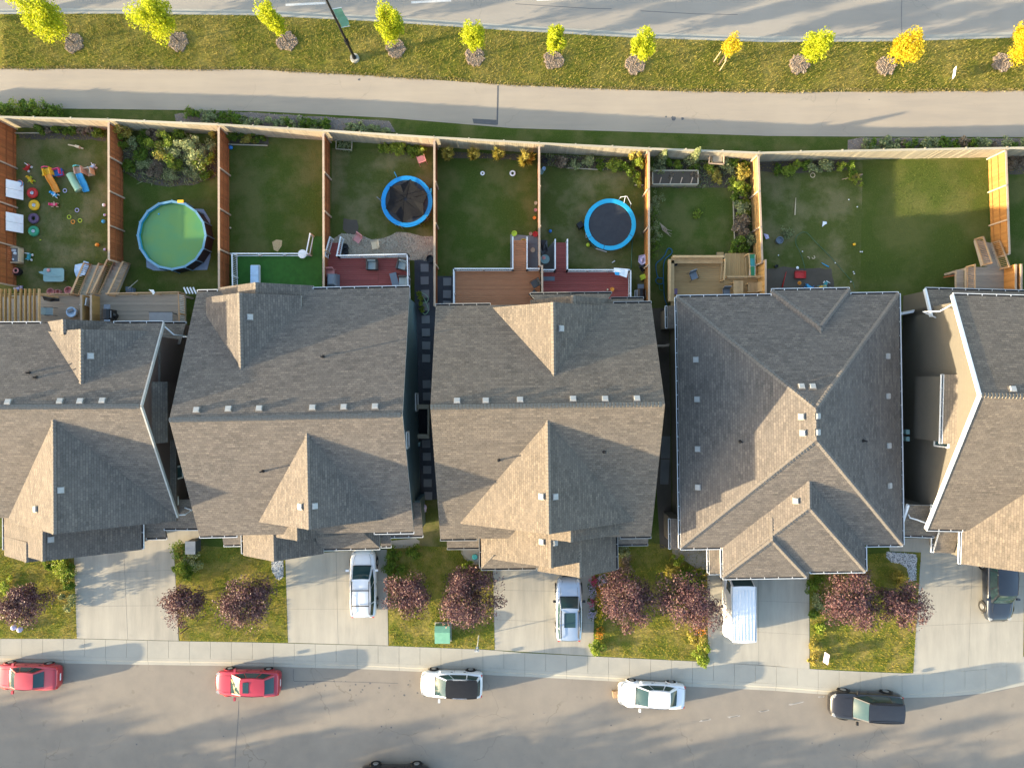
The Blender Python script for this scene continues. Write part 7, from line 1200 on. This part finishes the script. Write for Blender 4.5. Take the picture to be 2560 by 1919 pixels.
        mb.add(vv, [(j*(nu+1)+i, j*(nu+1)+i+1, (j+1)*(nu+1)+i+1, (j+1)*(nu+1)+i) for j in range(nv_) for i in range(nu)]); return mb.part(name, m__, par or t, True, local=True)
    patch(side(-1)[3], side(1)[3], sideT(1)[3], sideT(-1)[3], .07, .012, (.05, .02, .05, .02), 8, 4, 'windshield')
    if kind != 'van': patch(side(-1)[0], side(1)[0], sideT(1)[0], sideT(-1)[0], .05, .012, (.09, .10, .09, .03), 8, 4, 'rear_window')
    for s_ in (1, -1):
        a, b_ = side(s_), sideT(s_)
        if kind == 'van': patch(a[2], a[3], b_[3], b_[2], .0, .012, (.25, .1, .12, .3), 2, 2, 'side_window'); continue
        patch(a[0], a[1], b_[1], b_[0], .0, .012, (.22 if kind == 'sedan' else .12, .06, .05, .1), 2, 2, 'side_window'); patch(a[1], a[2], b_[2], b_[1], .0, .012, (.03, .06, .04, .1), 2, 2, 'side_window'); patch(a[2], a[3], b_[3], b_[2], .0, .012, (.02, .06, .18, .1), 2, 2, 'side_window')
    # roof panel, gently domed
    mb = MB(); nu, nv2 = 8, 8; vv = []
    for j in range(nv2+1):
        v = j/nv2; xx = lerp(F(xt0)-.05, F(xt1)+.05, v); ww = wt*(1.02-(.10 if kind != 'van' else .02)*abs(2*v-1)**3)
        for i in range(nu+1): u = i/nu*2-1; vv.append((xx-(0 if v < .5 else .05*u*u)+(.05*u*u if v < .5 else 0), u*ww, zt_-.02+.07*(1-u*u)*(1-.5*abs(2*v-1)**2)+.01))
    mb.add(vv, [(j*(nu+1)+i, j*(nu+1)+i+1, (j+1)*(nu+1)+i+1, (j+1)*(nu+1)+i) for j in range(nv2) for i in range(nu)]); rf = mb.part('roof', roofm or paint, t, True, local=True); zr_ = zt_+.06
    mb = MB(); xs_ = [F(xb1)+.10, h2*.90]
    for s_ in (1, -1): mb.tube([(xs_[0], s_*w_*.66, bh*.99-.005), (lerp(xs_[0], xs_[1], .5), s_*w_*.64, hood+.028), (xs_[1], s_*w_*.50, hood*.93)], .008, 4)
    mb.part('hood_seam', 'black_plastic', t, local=True)
    for s_ in (1, -1): MB().tube([(F(xt0)+.04, s_*wt*.90, zt_+.005), (F(lerp(xt0, xt1, .5)), s_*wt*1.0, zt_+.015), (F(xt1)-.02, s_*wt*.93, zt_+.0)], .011, 4).part('roof_trim', 'black_plastic', t, local=True)
    for s_ in (.15, -.5): MB().bar((F(xb1)-.02, s_*w_, zb_+.05), (F(xb1)-.22, s_*w_+.42, zb_+.17), .02, .015).part('wiper', 'black_plastic', t, local=True)
    if kind == 'sedan' and xb0 > -.8: mb = MB(); [mb.tube([(F(xb0)-.06, s_*w_*.78, bh*1.0), (-h2*.955, s_*w_*.70, bh*.98)], .008, 4) for s_ in (1, -1)]; mb.tube([(-h2*.955, -w_*.7, bh*.985), (-h2*.965, 0, bh*.99), (-h2*.955, w_*.7, bh*.985)], .008, 4); mb.part('boot_seam', 'black_plastic', t, local=True)
    for s_ in (1, -1): mb = MB(); [mb.bar((F(k), s_*(w_*1.0), clear+.2), (F(k), s_*(w_*.99), bh*.88), .012, .012) for k in (.36, -.08, -.5)]; [mb.box((F(k), s_*(w_+.005), bh*.80), (.16, .03, .03)) for k in (.0, -.42)]; mb.part('door_seam', 'black_plastic', t, local=True)
    if kind == 'van':
        for k in range(7): y_ = lerp(-wt*.8, wt*.8, k/6); MB().bar((F(xt0)+.1, y_, zr_-.005-.05*(y_/wt)**2), (F(xt1)-.25, y_, zr_-.005-.05*(y_/wt)**2), .035, .03).part('roof_rib', paint, rf, local=True)
    if sunroof: a, b_ = sunroof; MB().box((F((a+b_)/2), 0, zr_), (F(b_-a), wt*1.15, .025)).part('sunroof', 'car_glass', rf, local=True)
    if rails:
        for s_ in (1, -1): MB().tube([(F(xt0)+.15, s_*wt*.86, zr_-.02), (F(xt0)+.3, s_*wt*.86, zr_+.05), (F(xt1)-.3, s_*wt*.86, zr_+.05), (F(xt1)-.1, s_*wt*.86, zr_-.02)], .025, 6).part('roof_rail', 'black_plastic', t, local=True)
    if bars:
        for v in (.3, .72): MB().bar((F(lerp(xt0, xt1, v)), -wt*.9, zr_+.08), (F(lerp(xt0, xt1, v)), wt*.9, zr_+.08), .06, .03).part('roof_bar', 'black_plastic', t, local=True)
    for sx in (-.60, .60):
        for s_ in (1, -1):
            c = V((F(sx), s_*(w_-.10), wheelr)); mb = MB(); mb.cyl(c-V((0, .11, 0)), c+V((0, .11, 0)), wheelr, n=22); wh = mb.part('wheel', 'rubber', t, local=True); mb = MB(); mb.cyl(c+V((0, s_*.08, 0)), c+V((0, s_*.125, 0)), wheelr*.62, wheelr*.5, 14); mb.part('rim', 'rim_metal', wh, local=True)
            MB().add and None
            mb = MB(); arch = []; n3 = 9
            for i in range(n3+1): a = math.pi*i/n3; arch.append(V((c.x+math.cos(a)*(wheelr+.07), s_*(w_+.012), c.z+math.sin(a)*(wheelr+.07))))
            mb.tube(arch, .03, 5); mb.part('wheel_arch', 'black_plastic' if kind != 'sedan' else paint, t, local=True)
    for s_ in (1, -1):
        mb = MB(); mb.box((F(xb1)-.28, s_*(w_+.10), bh+.05), (.14, .22, .14)); mb.part('mirror', 'black_plastic' if paint in ('paint_silver', 'paint_black') else paint, t, local=True)
        MB().box((h2*.90, s_*w_*.70, hood*.86), (.26, .20, .08), R(-28*s_)).part('headlight', 'vent_metal', t, local=True); MB().box((-h2*.95, s_*w_*.74, bh*.85), (.14, .22, .12), R(20*s_)).part('tail_light', 'plastic_red', t, local=True)
    MB().box((h2*.985, 0, hood*.58), (.10, w_*1.0, .16)).part('grille', 'black_plastic', t, local=True); MB().bar((F(xb1)+.0, -w_*.7, zb_+.012), (F(xb1)+.0, w_*.7, zb_+.012), .10, .02).part('wiper_cowl', 'black_plastic', t, local=True)
    MB().box((-h2*.99, 0, bh*.55), (.05, .5, .13)).part('number_plate', 'plastic_white', t, local=True); return t
Wt = math.pi
car('red sedan parked at the left edge of the street', 'car', -34.6, -20.85, Wt-R(1.5), 4.65, 1.76, 1.45, 'paint_red', 'sedan', cab=(-.64, -.40, .12, .44))
car('wine red hatchback sedan with dark sunroof parked along the sidewalk', 'car', -18.85, -21.3, Wt-R(.6), 4.6, 1.82, 1.44, 'paint_wine', 'sedan', sunroof=(-.16, .02), cab=(-.88, -.62, .10, .46))
car('white hatchback with black roof parked along the sidewalk', 'car', -4.3, -21.35, Wt-R(1.2), 4.4, 1.84, 1.6, 'paint_white', 'suv', roofm='black_plastic', cab=(-.93, -.84, .14, .50))
car('white sedan parked behind a small brown box', 'car', 9.95, -22.15, Wt-R(2.5), 4.75, 1.78, 1.44, 'paint_white', 'sedan', cab=(-.74, -.48, .14, .48))
car('black sport utility vehicle parked at the right of the street', 'car', 25.2, -22.9, Wt-R(2.2), 5.1, 1.95, 1.85, 'paint_black', 'suv', rails=True, wheelr=.39)
car('white estate car with black roof bars on the second driveway', 'car', -10.55, -14.15, R(90.5), 4.75, 1.86, 1.68, 'paint_white', 'suv', z=0, rails=True, bars=True, grp='cars on driveways', cab=(-.95, -.86, .22, .56))
car('silver blue car with large dark sunroof on the middle driveway', 'car', 4.03, -15.95, R(90), 4.5, 1.85, 1.62, 'paint_silver', 'suv', z=0, sunroof=(-.45, .0), rails=True, grp='cars on driveways')
car('tall white van with ribbed roof on the fourth driveway', 'van', 15.95, -15.2, R(90.3), 5.3, 1.95, 2.35, 'paint_white', 'van', z=0, name='van', grp='cars on driveways')
car('dark navy vehicle facing the street on the right driveway', 'car', 34.55, -14.4, R(-90), 4.9, 1.95, 1.75, 'paint_navy', 'suv', z=0, wheelr=.38, grp='cars on driveways')
car('dark vehicle just entering the bottom edge of the view', 'car', -8.3, -28.15, 0, 4.9, 1.95, 1.7, 'paint_black', 'suv', wheelr=.38); car('dark car across the street below the right corner', 'car', 29.5, -29.6, 0, 4.6, 1.8, 1.5, 'paint_black', 'sedan')
